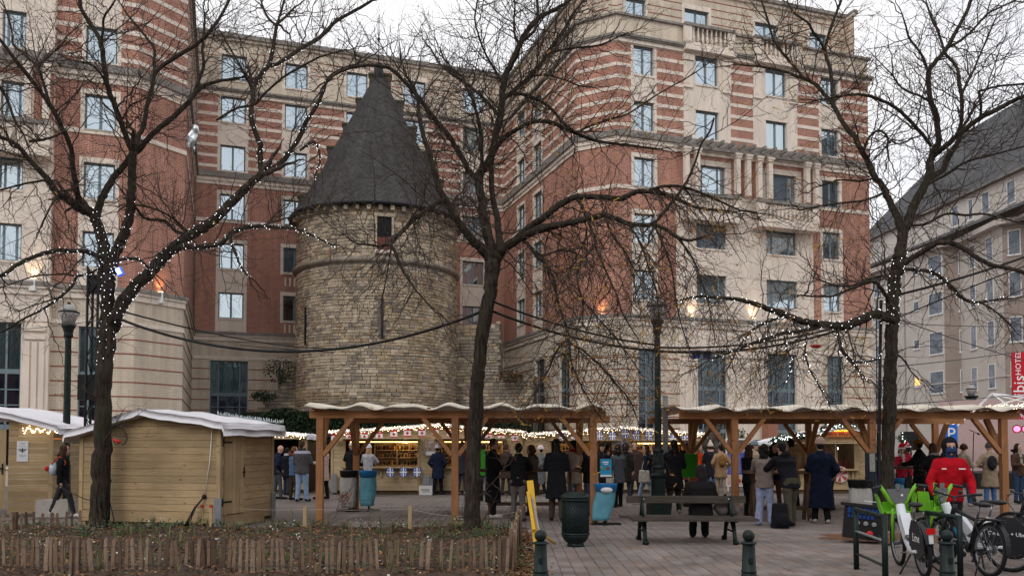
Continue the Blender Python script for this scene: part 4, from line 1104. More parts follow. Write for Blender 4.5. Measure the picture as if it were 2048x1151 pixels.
def counter_stall(name, label, u0, u1, vg, v_eaveL, v_apex, u_apex, v_eaveR, openings, depth=2.4, group='wooden market stalls', hatch=True, lights=True, vbL=None, lab_l=None, seed=0, wood=None, ov=.2):
    """front faces the camera; openings: list of (u0,u1,v_top,v_bottom)"""
    g0, g1 = gnd(u0, vg), gnd(u1, vg); F = Fac((g0.x, g0.y), (g1.x, g1.y)); wood = wood or M_pale
    t = thing(name, label, 'market stall', F.P(F.len/2, 0), group)
    Hl, Hr, Ha = F.sz(u0, v_eaveL)[1], F.sz(u1, v_eaveR)[1], F.sz(u_apex, v_apex)[1]; sa = F.s(u_apex, v_apex)
    f = lambda s: (Hl+(Ha-Hl)*s/sa) if s < sa else (Ha+(Hr-Ha)*(s-sa)/(F.len-sa))
    ops = []
    for (a, c, vt, vb) in openings:
        s0, s1 = F.s(a, 900), F.s(c, 900); ops.append((s0, s1, F.sz(a, vb)[1], F.sz(a, vt)[1]))
    plank_wall(F, t, .12, f, h=.14, skip=ops, m=wood)
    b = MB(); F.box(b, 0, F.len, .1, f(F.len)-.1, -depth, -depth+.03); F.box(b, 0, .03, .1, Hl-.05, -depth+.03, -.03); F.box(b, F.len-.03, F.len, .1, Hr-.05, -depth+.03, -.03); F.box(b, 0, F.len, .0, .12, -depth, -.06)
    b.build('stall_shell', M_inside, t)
    for s in [0, F.len]+[x for o_ in ops for x in (o_[0], o_[1])]:
        q = MB(); F.box(q, s-.045, s+.045, .1, f(min(max(s, 0), F.len))-.06, -.06, .03); q.build('post', M_oakv, t)
    for (s0, s1, z0, z1) in ops:
        q = MB(); F.box(q, s0-.05, s1+.05, z0-.05, z0, -.1, .26); q.build('counter', M_oak, t)
        for k in range(3):
            s = s0+.15+(s1-s0-.3)*k/2; q = MB(); F.box(q, s-.03, s+.03, z0-.35, z0-.06, .02, .08); q.build('bracket', M_oakv, t)
        if hatch:
            q = MB(); a, c = F.P(s0, z1, .03), F.P(s0, z1+.04, .75)
            F.box(q, s0-.05, s1+.05, z1-.005, z1+.035, .04, .8); q.build('hatch', M_pale, t)
    def P(s, z, k): return F.P(s, z, .25-k*(depth+.45))
    rows = [[P(-ov-.02, Hl-.02, k), P(-ov*.9, Hl+.08, k), P(sa, Ha+.12, k), P(F.len+ov*.9, Hr+.08, k), P(F.len+ov, Hr-.02, k)] for k in (0, .5, 1)]
    fleece_roof(t, rows, th=.08, seed=seed+5)
    if lights:
        lt = thing('string_lights', lab_l or 'dense warm light string on the roof edge of the '+{1: 'bottle', 2: 'blue flag', 3: 'small left'}[seed]+' stall', 'string lights', F.P(F.len/2, Ha), 'light strings on stall roofs')
        pts_ = []; n = int((F.len+2*ov)/.022)
        for k in range(n):
            s = -ov+(F.len+2*ov)*k/n; zz = f(min(max(s, 0), F.len)); pts_.append(F.P(s+rnd(-.03, .03), zz+.0+rnd(-.09, .11), .28+rnd(0, .03)))
        bulbs(lt, pts_, .0125, M_bulbw, limit=60)
        q = MB(); q.tube([F.P(-ov, Hl, .28), F.P(sa, Ha+.02, .28), F.P(F.len+ov, Hr, .28)], .006, 4); q.build('wire', M_white, lt)
    return F, t, ops, f
def shelves(F, t, s0, s1, z0, z1, n, o, glow, seed, dens=.09):
    r_ = random.Random(seed); b = MB()
    for k in range(n+1): z = z0+(z1-z0)*k/n; F.box(b, s0, s1, z-.012, z+.012, o-.2, o)
    for s in (s0, (s0+s1)/2, s1): F.box(b, s-.015, s+.015, z0, z1, o-.2, o+.002)
    F.box(b, s0, s1, z0, z1, o-.23, o-.2)
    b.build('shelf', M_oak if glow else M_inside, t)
    cnt = 0; st = MB()
    for k in range(n):
        z = z0+(z1-z0)*k/n+.012; s = s0+.05
        while s < s1-.04:
            h = min(.26, (z1-z0)/n*.8)*r_.uniform(.75, 1); mi = r_.choice([0, 0, 1, 1, 2, 1]) ; p = F.P(s, z, o-.06)
            if r_.random() < .88: st.lathe([(.03, 0), (.032, h*.55), (.012, h*.75), (.011, h)], p, 6, mi); st.lathe([(.013, h*.93), (.013, h*1.0)], p, 5, 3)
            s += r_.uniform(dens*.8, dens*1.3)
    tag(st.build('bottles', BOT), 'rows of small amber and dark bottles on the %s' % glow if isinstance(glow, str) else 'rows of bottles', 'bottles', kind='stuff') if isinstance(glow, str) else None
def inner_light(F, s, z, o, e=14, col=(1, .66, .32), t=None):
    ld = bpy.data.lights.new('stall_lamp', 'POINT'); ld.energy = e; ld.color = col; ld.shadow_soft_size = .08
    lo = bpy.data.objects.new('stall_lamp', ld); COL.objects.link(lo); lo.location = F.P(s, z, o)
    if t is not None: par(lo, t, True)
# A: big stall with maple leaf flags
F, t, ops, f = counter_stall('market_stall', 'long market stall hung with maple leaf flags and shelves of bottles', 664, 1042, 987, 866, 853, 880, 866, [(688, 838, 877, 932), (872, 1010, 877, 932)], seed=1)
for (s0, s1, z0, z1) in ops:
    shelves(F, t, s0+.9 if s0 < 1 else s0+.1, s1-.1, z0+.02, z1-.12, 3, -1.0 if s0 < 1 else -1.2, 'back shelves of the maple flag stall' if s0 < 1 else 'shelves in the right hatch of the maple flag stall', 5)
    inner_light(F, s1-.5, z1-.15, -.55, 13, t=t)
    b = MB(); b.tube([F.P(s0+.1, z1-.1, -.6), F.P(s1-.1, z1-.1, -.6)], .02, 6); b.build('lamp_tube', mat('warm_tube', (1, .7, .3), emit=(1, .6, .2), estr=3), t)
ua = [(673, 868), (702, 866), (732, 865), (761, 864), (790, 860), (817, 858), (846, 858), (872, 856), (902, 859), (945, 864), (978, 866), (1003, 868), (1030, 868)]
ordn = ['first', 'second', 'third', 'fourth', 'fifth', 'sixth', 'seventh', 'eighth', 'ninth', 'tenth', 'eleventh', 'twelfth', 'thirteenth']
for k, (u, v) in enumerate(ua):
    s, z = F.sz(u, v); maple_flag(F, s, z, .30, '%s red and white maple leaf flag from the left on the bottle stall' % ordn[k])
for k, u in enumerate((783, 809, 836)):
    s, z = F.sz(u, 934); fleur_flag(F, s, z, .29, '%s blue flag with white cross below the bottle stall counter' % ['left', 'middle', 'right'][k])
s, z = F.sz(861, 893); t2 = thing('picture_board', 'small framed food picture on the post between the two stall hatches', 'sign', F.P(s, z)); b = MB(); F.box(b, s-.2, s+.2, z-.3, z+.22, .05, .07); b.build('board', mat('photo_print', (.22, .12, .09), .6, noise=.6, nscale=9, col2=(.6, .5, .42)), t2)
b = MB(); F.box(b, s-.14, s+.14, z-.28, z-.16, .072, .075); b.build('caption', M_flagw, t2)
s = F.s(858, 960); b = MB(); F.box(b, s-.2, s+.2, .1, .62, .1, .16); F.box(b, s-.03, s+.03, .1, .64, .162, .2); o = b.build('steel_bracket', M_steel); tag(o, 'grey steel foot bracket between the two halves of the bottle stall', 'bracket')
s = F.s(670, 960); b = MB(); F.box(b, s-.09, s+.09, .05, .7, .1, .14); o = b.build('steel_bracket', M_steel); tag(o, 'grey steel foot bracket at the left end of the bottle stall', 'bracket')
s = F.s(855, 975); t2 = thing('cardboard_box', 'white printed carton standing on the paving before the bottle stall', 'box', F.P(s, 0, .5)); b = MB(); F.box(b, s-.22, s+.22, 0, .31, .4, .7); b.build('carton', mat('white_card', (.55, .54, .52), .8, noise=.1), t2)
b = MB(); F.box(b, s-.15, s+.15, .17, .2, .701, .703); F.box(b, s-.1, s+.14, .11, .13, .701, .703); b.build('print', mat('ink', (.05, .05, .06)), t2)
# B: stall with blue flags
F, t, ops, f = counter_stall('market_stall', 'long market stall strung with blue and white cross flags', 1046, 1402, 985, 872, 858, 1245, 870, [(1100, 1235, 880, 928), (1262, 1390, 880, 928)], seed=2)
for i, (s0, s1, z0, z1) in enumerate(ops):
    shelves(F, t, s0+.3, s1-.3, z0+.02, z1-.12, 3, -1.3, ['left hatch shelves of the blue flag stall', 'right hatch shelves of the blue flag stall'][i], 8+i, .11)
    inner_light(F, s0+.6, z1-.15, -.6, 9 if i == 0 else 14, t=t)
    if i:
        b = MB(); b.tube([F.P(s0+.1, z1-.1, -.6), F.P(s1-.1, z1-.1, -.6)], .02, 6); b.build('lamp_tube', MATS['warm_tube'], t)
for k, (u, v) in enumerate(((1124, 866), (1148, 866), (1197, 863), (1223, 863), (1248, 858), (1270, 861), (1295, 862), (1343, 868), (1366, 870))):
    s, z = F.sz(u, v); fleur_flag(F, s, z, .31, '%s blue and white cross flag from the left on the roof edge' % ordn[k])
s, z = F.sz(1240, 893); b = MB()
t2 = thing('picture_board', 'blue and white print pinned on the middle post of the blue flag stall', 'sign', F.P(s, z)); F.box(b, s-.3, s+.02, z-.12, z+.2, .05, .06); F.box(b, s+.05, s+.28, z-.12, z+.2, .05, .06); b.build('board', mat('blue_print', (.05, .09, .25), .6, noise=.5, nscale=12, col2=(.6, .65, .75)), t2)
# C: stall behind the pine hut, D: left bits
F, t, ops, f = counter_stall('market_stall', 'small open stall half hidden behind the pine hut with bright roof lights', 535, 611, 985, 872, 869, 560, 873, [(538, 600, 877, 935)], seed=3, hatch=True, ov=.08)
# E: workshop stall
F, t, ops, f = counter_stall('market_stall', 'wooden craft workshop stall with garland, glowing sign and peppermint disc', 1550, 1745, 985, 886, 858, 1690, 872, [(1585, 1712, 886, 937)], seed=4, lights=False, wood=M_oak, ov=.05)
(s0, s1, z0, z1) = ops[0]
for k in range(9): b = MB(); F.box(b, s0+.2+k*.25, s0+.3+k*.25, z0, z0+rnd(.1, .3), -.9, -.8); b.build('parcel', mat('goods', (.2, .05, .05), .7, noise=.5, nscale=20), t); inner_light(F, (s0+s1)/2, z1-.2, -.8, 2.2, (1, .9, .8), t=t)
b = MB(); b.ball(F.P(F.s(1683, 896), F.sz(1683, 896)[1], -.4), .045, 8, 5); b.build('spot_bulb', mat('spot_white', (1, 1, 1), emit=(1, .95, .95), estr=5), t)
b = MB(); F.box(b, F.s(1670, 900), F.s(1674, 900), z0, z1, .0, .05); b.build('mullion', M_oakv, t)
s0, zz0 = F.sz(1642, 873); s1, zz1 = F.sz(1716, 860)
t2 = thing('lettered_sign', 'orange lit wooden sign reading Sofie\'s Workshop above the craft stall window', 'sign', F.P((s0+s1)/2, zz0)); b = MB(); F.box(b, s0, s1, zz0, zz1, .1, .15); b.build('board', mat('sign_wood', (.5, .17, .06), .6, noise=.1, nscale=5), t2)
b = MB(); F.box(b, s0+.15, s1-.25, zz1-.04, zz1+.02, .16, .2); b.build('light_bar', mat('amber_bar', (1, .4, .05), emit=(1, .33, .03), estr=2.6), t2)
text_mesh('lettering', "Sofie's Workshop", .19, mat('burnt_letter', (.12, .035, .015), .8), t2, F.P((s0+s1)/2+.05, (zz0+zz1)/2-.03, .154), (R(90), 0, math.atan2(F.d.y, F.d.x)))
s, z = F.sz(1679, 948); t2 = thing('peppermint_disc', 'round red and white striped candy disc on the craft stall front', 'decoration', F.P(s, z, .05)); ang = math.atan2(F.d.y, F.d.x)
b = MB(); b.lathe([(.29, 0), (.29, .05), (.27, .06)], (0, 0, 0), 28); b.v = [tuple(F.P(s+x, z+y, .02+zz)) for (x, y, zz) in b.v]; b.build('disc', mat('pale_pink', (.62, .55, .52), .6), t2)
for k in range(6):
    b = MB(); a0 = k*math.pi/3+.1; b.v = [tuple(F.P(s, z, .084))]+[tuple(F.P(s+.26*math.cos(a0+j*.13), z+.26*math.sin(a0+j*.13), .084)) for j in range(5)]
    for j in range(4): b.face((0, j+1, j+2))
    b.build('stripe', mat('candy_red', (.42, .07, .05), .5), t2)
# garlands
M_fir = [mat('fir_green', (.02, .05, .025), .7), mat('fir_green_light', (.05, .09, .04), .7)]
def garland(label, pts_, r=.12, n=900, bulbn=60, seed=1, grp='fir garlands with lights'):
    t = thing('fir_garland', label, 'garland', pts_[0], grp); ln = [0]
    for i in range(len(pts_)-1): ln.append(ln[-1]+(pts_[i+1]-pts_[i]).length)
    def at(q):
        d = q*ln[-1]
        for i in range(len(pts_)-1):
            if d <= ln[i+1]+1e-6: return pts_[i].lerp(pts_[i+1], (d-ln[i])/max(1e-6, ln[i+1]-ln[i]))
        return pts_[-1]
    def fn(r_): return at(r_.uniform(0, 1))+V(r_.normal(size=3))*r*.5
    stuff(leafcloud(n, fn, .045, 2, seed).build('sprigs', M_fir, t)); r2 = np.random.RandomState(seed)
    bulbs(t, [at(r2.uniform(0, 1))+V((0, -r*.8, 0))+V(r2.normal(size=3))*r*.35 for _ in range(bulbn)], .016, M_bulb, limit=60)
def FP(F, u, v, o): s, z = F.sz(u, v); return F.P(s, z, o)
garland('fir garland with white lights on the left roof slope of the craft stall', [FP(F, 1540, 884, .3), FP(F, 1552, 876, .3), FP(F, 1612, 870, .3)], seed=2)
garland('fir garland with white lights on top of the glowing workshop sign', [FP(F, 1638, 866, .2), FP(F, 1650, 853, .2), FP(F, 1710, 851, .2)], seed=3, n=700)
garland('fir garland hanging right of the third tree beside the black speaker', [FP(F, 1795, 870, .2), FP(F, 1806, 888, .2), FP(F, 1800, 905, .2)], seed=4, n=300, bulbn=26)

# ---------------------------------------------------------------- pergolas
def wavy_canvas(parent, a, c, n, dy0, dy1, zf, seed=0, m=None):
    """canvas roof: a->c along the front beam; dips between rafters"""
    b = MB(); NU = 110; NV = 10; L_ = (c-a).length; d = (c-a).normalized(); nrm = V((-d.y, d.x, 0))
    for lay in (0, 1):
        for j in range(NV+1):
            v_ = j/NV; 
            for i in range(NU+1):
                u_ = i/NU; w_ = math.sin(u_*n*math.pi*2+seed)*.05+math.sin(u_*n*math.pi*3.3+seed*2)*.022
                hang = -.05-.02*math.sin(u_*n*6.28+seed) if j == 0 else 0
                p = a+d*(u_*L_)+nrm*(dy0+(dy1-dy0)*v_+(.0 if j else -.02)); b.v.append((p.x, p.y, zf+w_*(1-.5*v_)+.12*math.sin(v_*math.pi)*.3+hang+v_*.05-lay*.012))
    W = NU+1; off = (NV+1)*W
    for j in range(NV):
        for i in range(NU):
            q = j*W+i; b.face((q, q+1, q+W+1, q+W), 0, smooth=True); b.face((off+q+W, off+q+W+1, off+q+1, off+q), 0, smooth=True)
    for i in range(NU): b.face((i, i+1, off+i+1, off+i), 0, smooth=True)
    return b.build('canvas_roof', m or M_canvas, parent)
def pergola(label, uL, uR, vg, zt, fposts, bposts, vb, seed):
    g0, g1 = gnd(uL, vg), gnd(uR, vg); F = Fac((g0.x, g0.y), (g1.x, g1.y)); t = thing('timber_pergola', label, 'pergola', F.P(F.len/2, 0), 'timber pergolas')
    pw = .145; dep = gY(vb)-(g0.y+g1.y)/2
    q = MB(); q.beam(F.P(-.0, zt-.09), F.P(F.len, zt-.09), .12, .15); q.build('front_beam', M_pine, t)
    G = Fac(F.p0-F.n*dep, F.p1-F.n*dep); bs = [G.s(u, 960) for u in bposts]; q = MB(); q.beam(F.P(min(min(bs)-.3, 0), zt-.09, -dep), F.P(max(max(bs)+.8, F.len), zt-.09, -dep), .12, .15); q.build('back_beam', M_pine, t)
    n = int(F.len/1.1)
    for k in range(n+1):
        s = .12+(F.len-.24)*k/n; q = MB(); q.beam(F.P(s, zt+.02, .22), F.P(s, zt+.02, -dep-.22), .06, .068); q.build('rafter', M_pine, t)
    for (posts, o) in ((fposts, 0), (bposts, -dep)):
        for u in posts:
            if o == 0: s = F.s(u, 960)
            else:
                G = Fac(F.p0-F.n*dep, F.p1-F.n*dep); s = G.s(u, 960)
            q = MB(); F.box(q, s-pw/2, s+pw/2, 0, zt-.167, o-pw/2, o+pw/2); q.build('post', M_pinev, t)
            for sx in (-1, 1):
                if s+sx*.75 < -.05 or s+sx*.75 > F.len+.05: 
                    if abs(s+sx*.75-(0 if sx < 0 else F.len)) > .35: continue
                q = MB(); q.beam(F.P(s+sx*.07, zt-.95, o), F.P(s+sx*.68, zt-.16, o), .09, .13, up=V((F.n.x, F.n.y, 0))); q.build('brace', M_pine, t)
            q = MB(); sg_ = 1 if o else -1
            q.beam(F.P(s, zt-.95, o+sg_*.07), F.P(s, zt-.16, o+sg_*.68), .09, .12, up=V((F.d.x, F.d.y, 0))); q.build('brace', M_pine, t)
            for dz in (-.80, -.88):
                q = MB(); p = F.P(s, zt+dz, o+pw/2+.004); q.box(p, (.025, .02, .025)); q.build('bolt', M_steel, t)
    a, c = F.P(-.05, 0), F.P(F.len+.05, 0)
    wavy_canvas(t, V((a.x, a.y, 0)), V((c.x, c.y, 0)), F.len/.98, -.28, dep+.3, zt+.10, seed)
    return F, t
ZT = 2.42
PF1, pt1 = pergola('timber pergola with scalloped canvas roof left, in front of the bottle stall', 618, 1212, 1048, ZT, [640, 910, 1187], [712, 935, 1158], 1020, 1)
PF2, pt2 = pergola('timber pergola with scalloped canvas roof right, behind the green bikes', 1360, 2042, 1036, ZT+.03, [1470, 1745, 2008], [1383, 1618, 1872], 1008, 2)
# ---------------------------------------------------------------- bare honey locust trees
def barkmat():
    m = bpy.data.materials.new('tree_bark'); m.use_nodes = True; t = m.node_tree; N = t.nodes.new; L = t.links.new
    b = t.nodes['Principled BSDF']; b.inputs['Roughness'].default_value = .95; b.inputs['Specular IOR Level'].default_value = .15
    tc = N('ShaderNodeTexCoord'); mp = N('ShaderNodeMapping'); mp.inputs['Scale'].default_value = (9, 9, 1.6); L(tc.outputs['Object'], mp.inputs[0])
    n = N('ShaderNodeTexNoise'); n.inputs['Scale'].default_value = 2.5; n.inputs['Detail'].default_value = 9; n.inputs['Roughness'].default_value = .7; n.inputs['Distortion'].default_value = .6; L(mp.outputs[0], n.inputs[0])
    r = N('ShaderNodeValToRGB'); r.color_ramp.elements[0].position = .35; r.color_ramp.elements[1].position = .68
    r.color_ramp.elements[0].color = (.010, .008, .007, 1); r.color_ramp.elements[1].color = (.078, .062, .046, 1); L(n.outputs[0], r.inputs[0])
    n2 = N('ShaderNodeTexNoise'); n2.inputs['Scale'].default_value = 1.6; n2.inputs['Detail'].default_value = 5; L(tc.outputs['Object'], n2.inputs[0])
    r2 = N('ShaderNodeValToRGB'); r2.color_ramp.elements[0].position = .55; r2.color_ramp.elements[1].position = .75; L(n2.outputs[0], r2.inputs[0])
    r2.color_ramp.elements[0].color = (0, 0, 0, 1); r2.color_ramp.elements[1].color = (.6, .6, .6, 1)
    x = N('ShaderNodeMixRGB'); L(r2.outputs[0], x.inputs[0]); L(r.outputs[0], x.inputs[1]); x.inputs[2].default_value = (.05, .055, .03, 1)
    L(x.outputs[0], b.inputs['Base Color'])
    bp = N('ShaderNodeBump'); bp.inputs['Strength'].default_value = 1.; bp.inputs['Distance'].default_value = .03; L(n.outputs[0], bp.inputs['Height']); L(bp.outputs[0], b.inputs['Normal'])
    return m
M_bark = barkmat()
M_twig = mat('twig_bark', (.058, .043, .035), .9, noise=.35, nscale=5)
M_twigl = mat('twig_grey', (.10, .085, .075), .9, noise=.3, nscale=5)
M_leafo = [mat('leaf_orange', (.42, .19, .03), .7), mat('leaf_brown', (.25, .11, .03), .7), mat('leaf_yellow', (.5, .3, .06), .7)]
def catmull(P, k=5):
    out = []
    for i in range(len(P)-1):
        p0 = P[max(i-1, 0)]; p1 = P[i]; p2 = P[i+1]; p3 = P[min(i+2, len(P)-1)]
        for j in range(k):
            t = j/k; out.append(.5*((2*p1)+(-p0+p2)*t+(2*p0-5*p1+4*p2-p3)*t*t+(-p0+3*p1-3*p2+p3)*t**3))
    out.append(P[-1]); return out
class Tree:
    def __init__(s, name, label, Y, seed, wf=1.):
        s.wf = wf
        s.rng = np.random.RandomState(seed); s.Y = Y; s.nodes = []   # (u,v,Y)
        s.root = None; s.name = name; s.label = label; s.limbs = []; s.segs = []; s.lightpts = []; s.tips = []
    def limb(s, pts, dd=0., lit=False, tw=1.0, droop=0., name='limb', startY=None, n=8):
        """pts: (u, v, width px); dd: depth drift over the whole limb"""
        u0, v0 = pts[0][:2]
        if startY is not None: Y0 = startY
        elif s.nodes:
            a = np.array(s.nodes); d = (a[:, 0]-u0)**2+(a[:, 1]-v0)**2; Y0 = a[int(d.argmin()), 2]
        else: Y0 = s.Y
        L_ = [0]
        for i in range(1, len(pts)): L_.append(L_[-1]+math.hypot(pts[i][0]-pts[i-1][0], pts[i][1]-pts[i-1][1]))
        A_ = []
        ph = s.rng.uniform(0, 6)
        for i, p in enumerate(pts):
            q = L_[i]/L_[-1]; Y = Y0+dd*q**.8+.15*math.sin(q*5+ph)*q; A_.append(np.array([p[0], p[1], p[2], Y]))
        A_ = catmull(A_, 5); P3 = []; rad = []
        for a in A_:
            w = pt(a[0], a[1], a[3]); tf = .88 if name == 'trunk' else 1; P3.append(w); rad.append(max(.0045, a[2]/2*a[3]/F_PX*s.wf*tf)); s.nodes.append((a[0], a[1], a[3]))
        jr = s.rng.normal(size=(len(P3), 3))
        P3 = [p+V(jr[i])*rad[i]*.10 for i, p in enumerate(P3)]
        s.limbs.append((P3, rad, lit, tw, droop, name, n)); return s
    def seg_branch(s, p, d, length, r0, level, droop, up):
        rng = s.rng; step = {1: .15, 2: .11, 3: .075}[level]; nst = max(2, int(length/step)); r = r0; last = None
        side = d.cross(V(rng.normal(size=3))); side = side.normalized() if side.length > 1e-3 else V((1, 0, 0)); sg = 1
        g = V((0, 0, -1))*droop+V((0, 0, 1))*up
        for i in range(nst):
            q = i/nst; r1 = max(.0024, r0*(1-q*.8))
            z = d+side*(sg*rng.uniform(.12, .34))+V(rng.normal(size=3))*.11+g*(.03+.10*q)
            z.normalize(); e = p+z*step*rng.uniform(.75, 1.2)
            s.segs.append((p.x, p.y, p.z, e.x, e.y, e.z, r, r1, level))
            d = (d*.9+z*.1+g*.05).normalized(); sg = -sg; p = e; r = r1
            if level < 3 and i >= 1:
                if rng.uniform() < (.62 if level == 1 else .5):
                    c = z.cross(V(rng.normal(size=3))); c = c.normalized() if c.length > 1e-3 else side
                    nd = (z*.55+c*rng.uniform(.6, 1)).normalized()
                    ln = (length*(1-q)*rng.uniform(.35, .75)+.12) if level == 1 else rng.uniform(.06, .3)
                    s.seg_branch(p, nd, ln, r1*.7, level+1, droop, up)
            elif level == 3 and rng.uniform() < .25 and i == nst-1:
                # knobbly spur
                s.segs.append((p.x, p.y, p.z, p.x+rng.normal()*.02, p.y+rng.normal()*.02, p.z+.015, .006, .005, 3))
        s.tips.append((p.x, p.y, p.z))
    def twigs(s, dens=1.0):
        rng = s.rng
        for (P3, rad, lit, tw, droop, name, n) in s.limbs:
            if tw <= 0: continue
            acc = rng.uniform(0, .2)
            for i in range(1, len(P3)):
                d = P3[i]-P3[i-1]; l = d.length
                if l < 1e-5: continue
                d.normalize(); acc += l*dens*tw*1.9*(1.0 if rad[i] < .07 else (.55 if rad[i] < .11 else .18))
                while acc > .16:
                    acc -= .16
                    c = d.cross(V(rng.normal(size=3))); c = c.normalized() if c.length > 1e-3 else V((1, 0, 0))
                    if droop > 0 and c.z > 0 and rng.uniform() < .6: c.z *= -1
                    if droop <= 0 and c.z < 0 and rng.uniform() < .4: c.z *= -1
                    c.y *= .8
                    nd = (d*rng.uniform(.25, .7)+c).normalized(); fr = i/len(P3)
                    ln = (rng.uniform(.45, 2.15) if droop <= 0 else rng.uniform(.3, 1.5))*(1.15-.5*fr)*(1+.5*droop)
                    r0 = min(rad[i]*.55, rng.uniform(.0035, .008)*(ln+.4))
                    s.seg_branch(P3[i]+V(rng.normal(size=3))*.01, nd, ln, r0, 1, droop, .5 if droop <= 0 else 0)
            # the tip carries on as fine wood
            d = (P3[-1]-P3[-3]).normalized()
            if name != 'trunk':
                for k in range(2): s.seg_branch(P3[-1], (d+V(rng.normal(size=3))*.3).normalized(), rng.uniform(.5, 1.2), rad[-1]*.8, 1, droop, .3)
    def finish(s, light_gap=.05, leaves=0, lbl=None, leafbox=None):
        P0 = s.limbs[0][0][0]; t = thing('bare_tree', s.label, 'tree', (P0.x, P0.y, 0), 'bare street trees'); s.root = t
        for (P3, rad, lit, tw, droop, name, n) in s.limbs:
            b = MB()
            if name == 'trunk':
                r2 = np.random.RandomState(5); rr = []
                for i, r in enumerate(rad): rr.append(r)
                b.tube(P3, rr, 18)
                vs = []
                for k, v in enumerate(b.v):
                    i = k//18; c = P3[min(i, len(P3)-1)]; w = V(v)-c; a = k % 18
                    f = 1+.045*math.sin(a*2.1+i*.35)+.03*math.sin(a*5.3+i*.8); vs.append(tuple(c+w*f))
                b.v = vs
            else: b.tube(P3, rad, n)
            b.build(name, M_bark, t)
        S = np.array(s.segs); print(s.label, 'segs', len(S))
        for lo, nm, mt in ((True, 'branchlets', [M_twig]), (False, 'twigs', [M_twig, M_twigl])):
            Q = S[S[:, 8] < 1.5] if lo else S[S[:, 8] > 1.5]
            a = Q[:, 0:3]; e = Q[:, 3:6]; d = e-a; d /= np.linalg.norm(d, axis=1)[:, None]+1e-9
            x = np.cross(d, np.array([.3, .5, .8])); x /= np.linalg.norm(x, axis=1)[:, None]+1e-9; y = np.cross(d, x)
            K = 4 if lo else 3; vs = []
            for (c, r) in ((a, Q[:, 6:7]), (e, Q[:, 7:8])):
                for k in range(K):
                    th = 2*math.pi*k/K; vs.append(c+(x*math.cos(th)+y*math.sin(th))*r)
            vs = np.stack(vs, 1).reshape(-1, 3); n = len(Q); base = (np.arange(n)*2*K)[:, None]
            fs = []
            for k in range(K): fs.append(np.concatenate([base+k, base+(k+1) % K, base+K+(k+1) % K, base+K+k], 1))
            fs = np.stack(fs, 1).reshape(-1, 4)
            me = bpy.data.meshes.new(nm); me.vertices.add(len(vs)); me.vertices.foreach_set('co', vs.astype(np.float32).ravel())
            me.loops.add(fs.size); me.loops.foreach_set('vertex_index', fs.astype(np.int32).ravel()); me.polygons.add(len(fs)); me.polygons.foreach_set('loop_start', np.arange(0, fs.size, 4, dtype=np.int32))
            for m_ in mt: me.materials.append(m_)
            if not lo: me.polygons.foreach_set('material_index', np.repeat((s.rng.uniform(size=n) < .22).astype(np.int32), K))
            me.update(calc_edges=True); stuff(link(nm, me, t))
        if leaves:
            r_ = s.rng; b = MB(); T = [p for p in s.tips if leafbox is None or leafbox(p)]
            for i in range(leaves):
                p = V(T[r_.randint(len(T))]); d = V(r_.normal(size=3)).normalized()
                if r_.uniform() < .35: d = V((d.x, d.y, -abs(d.z)))
                ln = r_.uniform(.08, .2); mi = int(r_.randint(3))
                for k in range(7):       # pinnate leaf: pairs of small leaflets on a stalk
                    c = p+d*ln*(k/6); w_ = V(r_.normal(size=3)).normalized()*.02; b.quad(c-w_, c+d*.008, c+w_, c-d*.008+V((0, 0, -.014)), mi)
            stuff(b.build('leaves', M_leafo, t))
        if lbl:
            lt = thing('string_lights', lbl, 'string lights', (P0.x, P0.y, 2.5), 'white light strings wound round the trees'); r_ = s.rng; pts_ = []
            for (P3, rad, lit, tw, droop, name, n) in s.limbs:
                if not lit: continue
                lo, hi = (lit if isinstance(lit, tuple) else (0, 1)); ang = r_.uniform(0, 6); wire = []
                for i in range(int(len(P3)*lo), int(len(P3)*hi)-1):
                    d = P3[i+1]-P3[i]; l = d.length; d.normalize(); x = d.orthogonal().normalized(); y = d.cross(x); g_ = light_gap*(.55 if rad[i] > .1 else 1.3)
                    k = 0
                    while k < l:
                        k += g_*r_.uniform(.6, 1.5); ang += .9; q = k/max(l, 1e-6); rr = rad[i]+.012
                        p = P3[i]+d*k+(x*math.cos(ang)+y*math.sin(ang))*rr; pts_.append(p); wire.append(p)
                if len(wire) > 2:
                    b = MB(); b.tube(wire, .004, 3); b.build('wire', M_black, lt)
            bulbs(lt, pts_, .0078, M_bulb, limit=300)
        return t

T1 = Tree('t1', 'leftmost bare tree, its trunk wound with white lights, in front of the pine hut', 17.35, 11, .82)
T1.limb([(196, 1062, 56), (198, 1030, 49), (201, 960, 46), (204, 880, 46), (206, 800, 44), (209, 730, 42), (214, 670, 44), (218, 636, 44)], name='trunk', lit=(.70, 1))
T1.limb([(216, 645, 34), (215, 600, 31), (216, 560, 30), (211, 520, 29), (205, 485, 27), (198, 455, 25), (188, 430, 24), (176, 420, 22)], name='limb', lit=(0, 1), tw=.5)
T1.limb([(184, 428, 20), (163, 420, 19), (146, 407, 18), (130, 396, 17), (113, 384, 16), (94, 357, 15), (81, 342, 13), (56, 317, 12), (40, 296, 11), (20, 282, 9), (-30, 262, 7)], dd=-1.2)
T1.limb([(158, 418, 15), (154, 380, 14), (146, 340, 13), (142, 294, 12), (125, 257, 12), (117, 240, 12), (100, 210, 12), (79, 181, 11), (58, 154, 11), (33, 123, 10), (0, 79, 8), (-30, 40, 7)], dd=-1.6)
T1.limb([(97, 205, 9), (94, 190, 8), (83, 154, 7), (71, 131, 7), (48, 108, 6), (27, 90, 6), (25, 70, 5), (20, 48, 5), (12, 20, 4)], dd=.4)
T1.limb([(76, 140, 5), (85, 125, 4), (100, 110, 4), (125, 87, 4), (133, 73, 3), (154, 56, 3)], dd=.3)
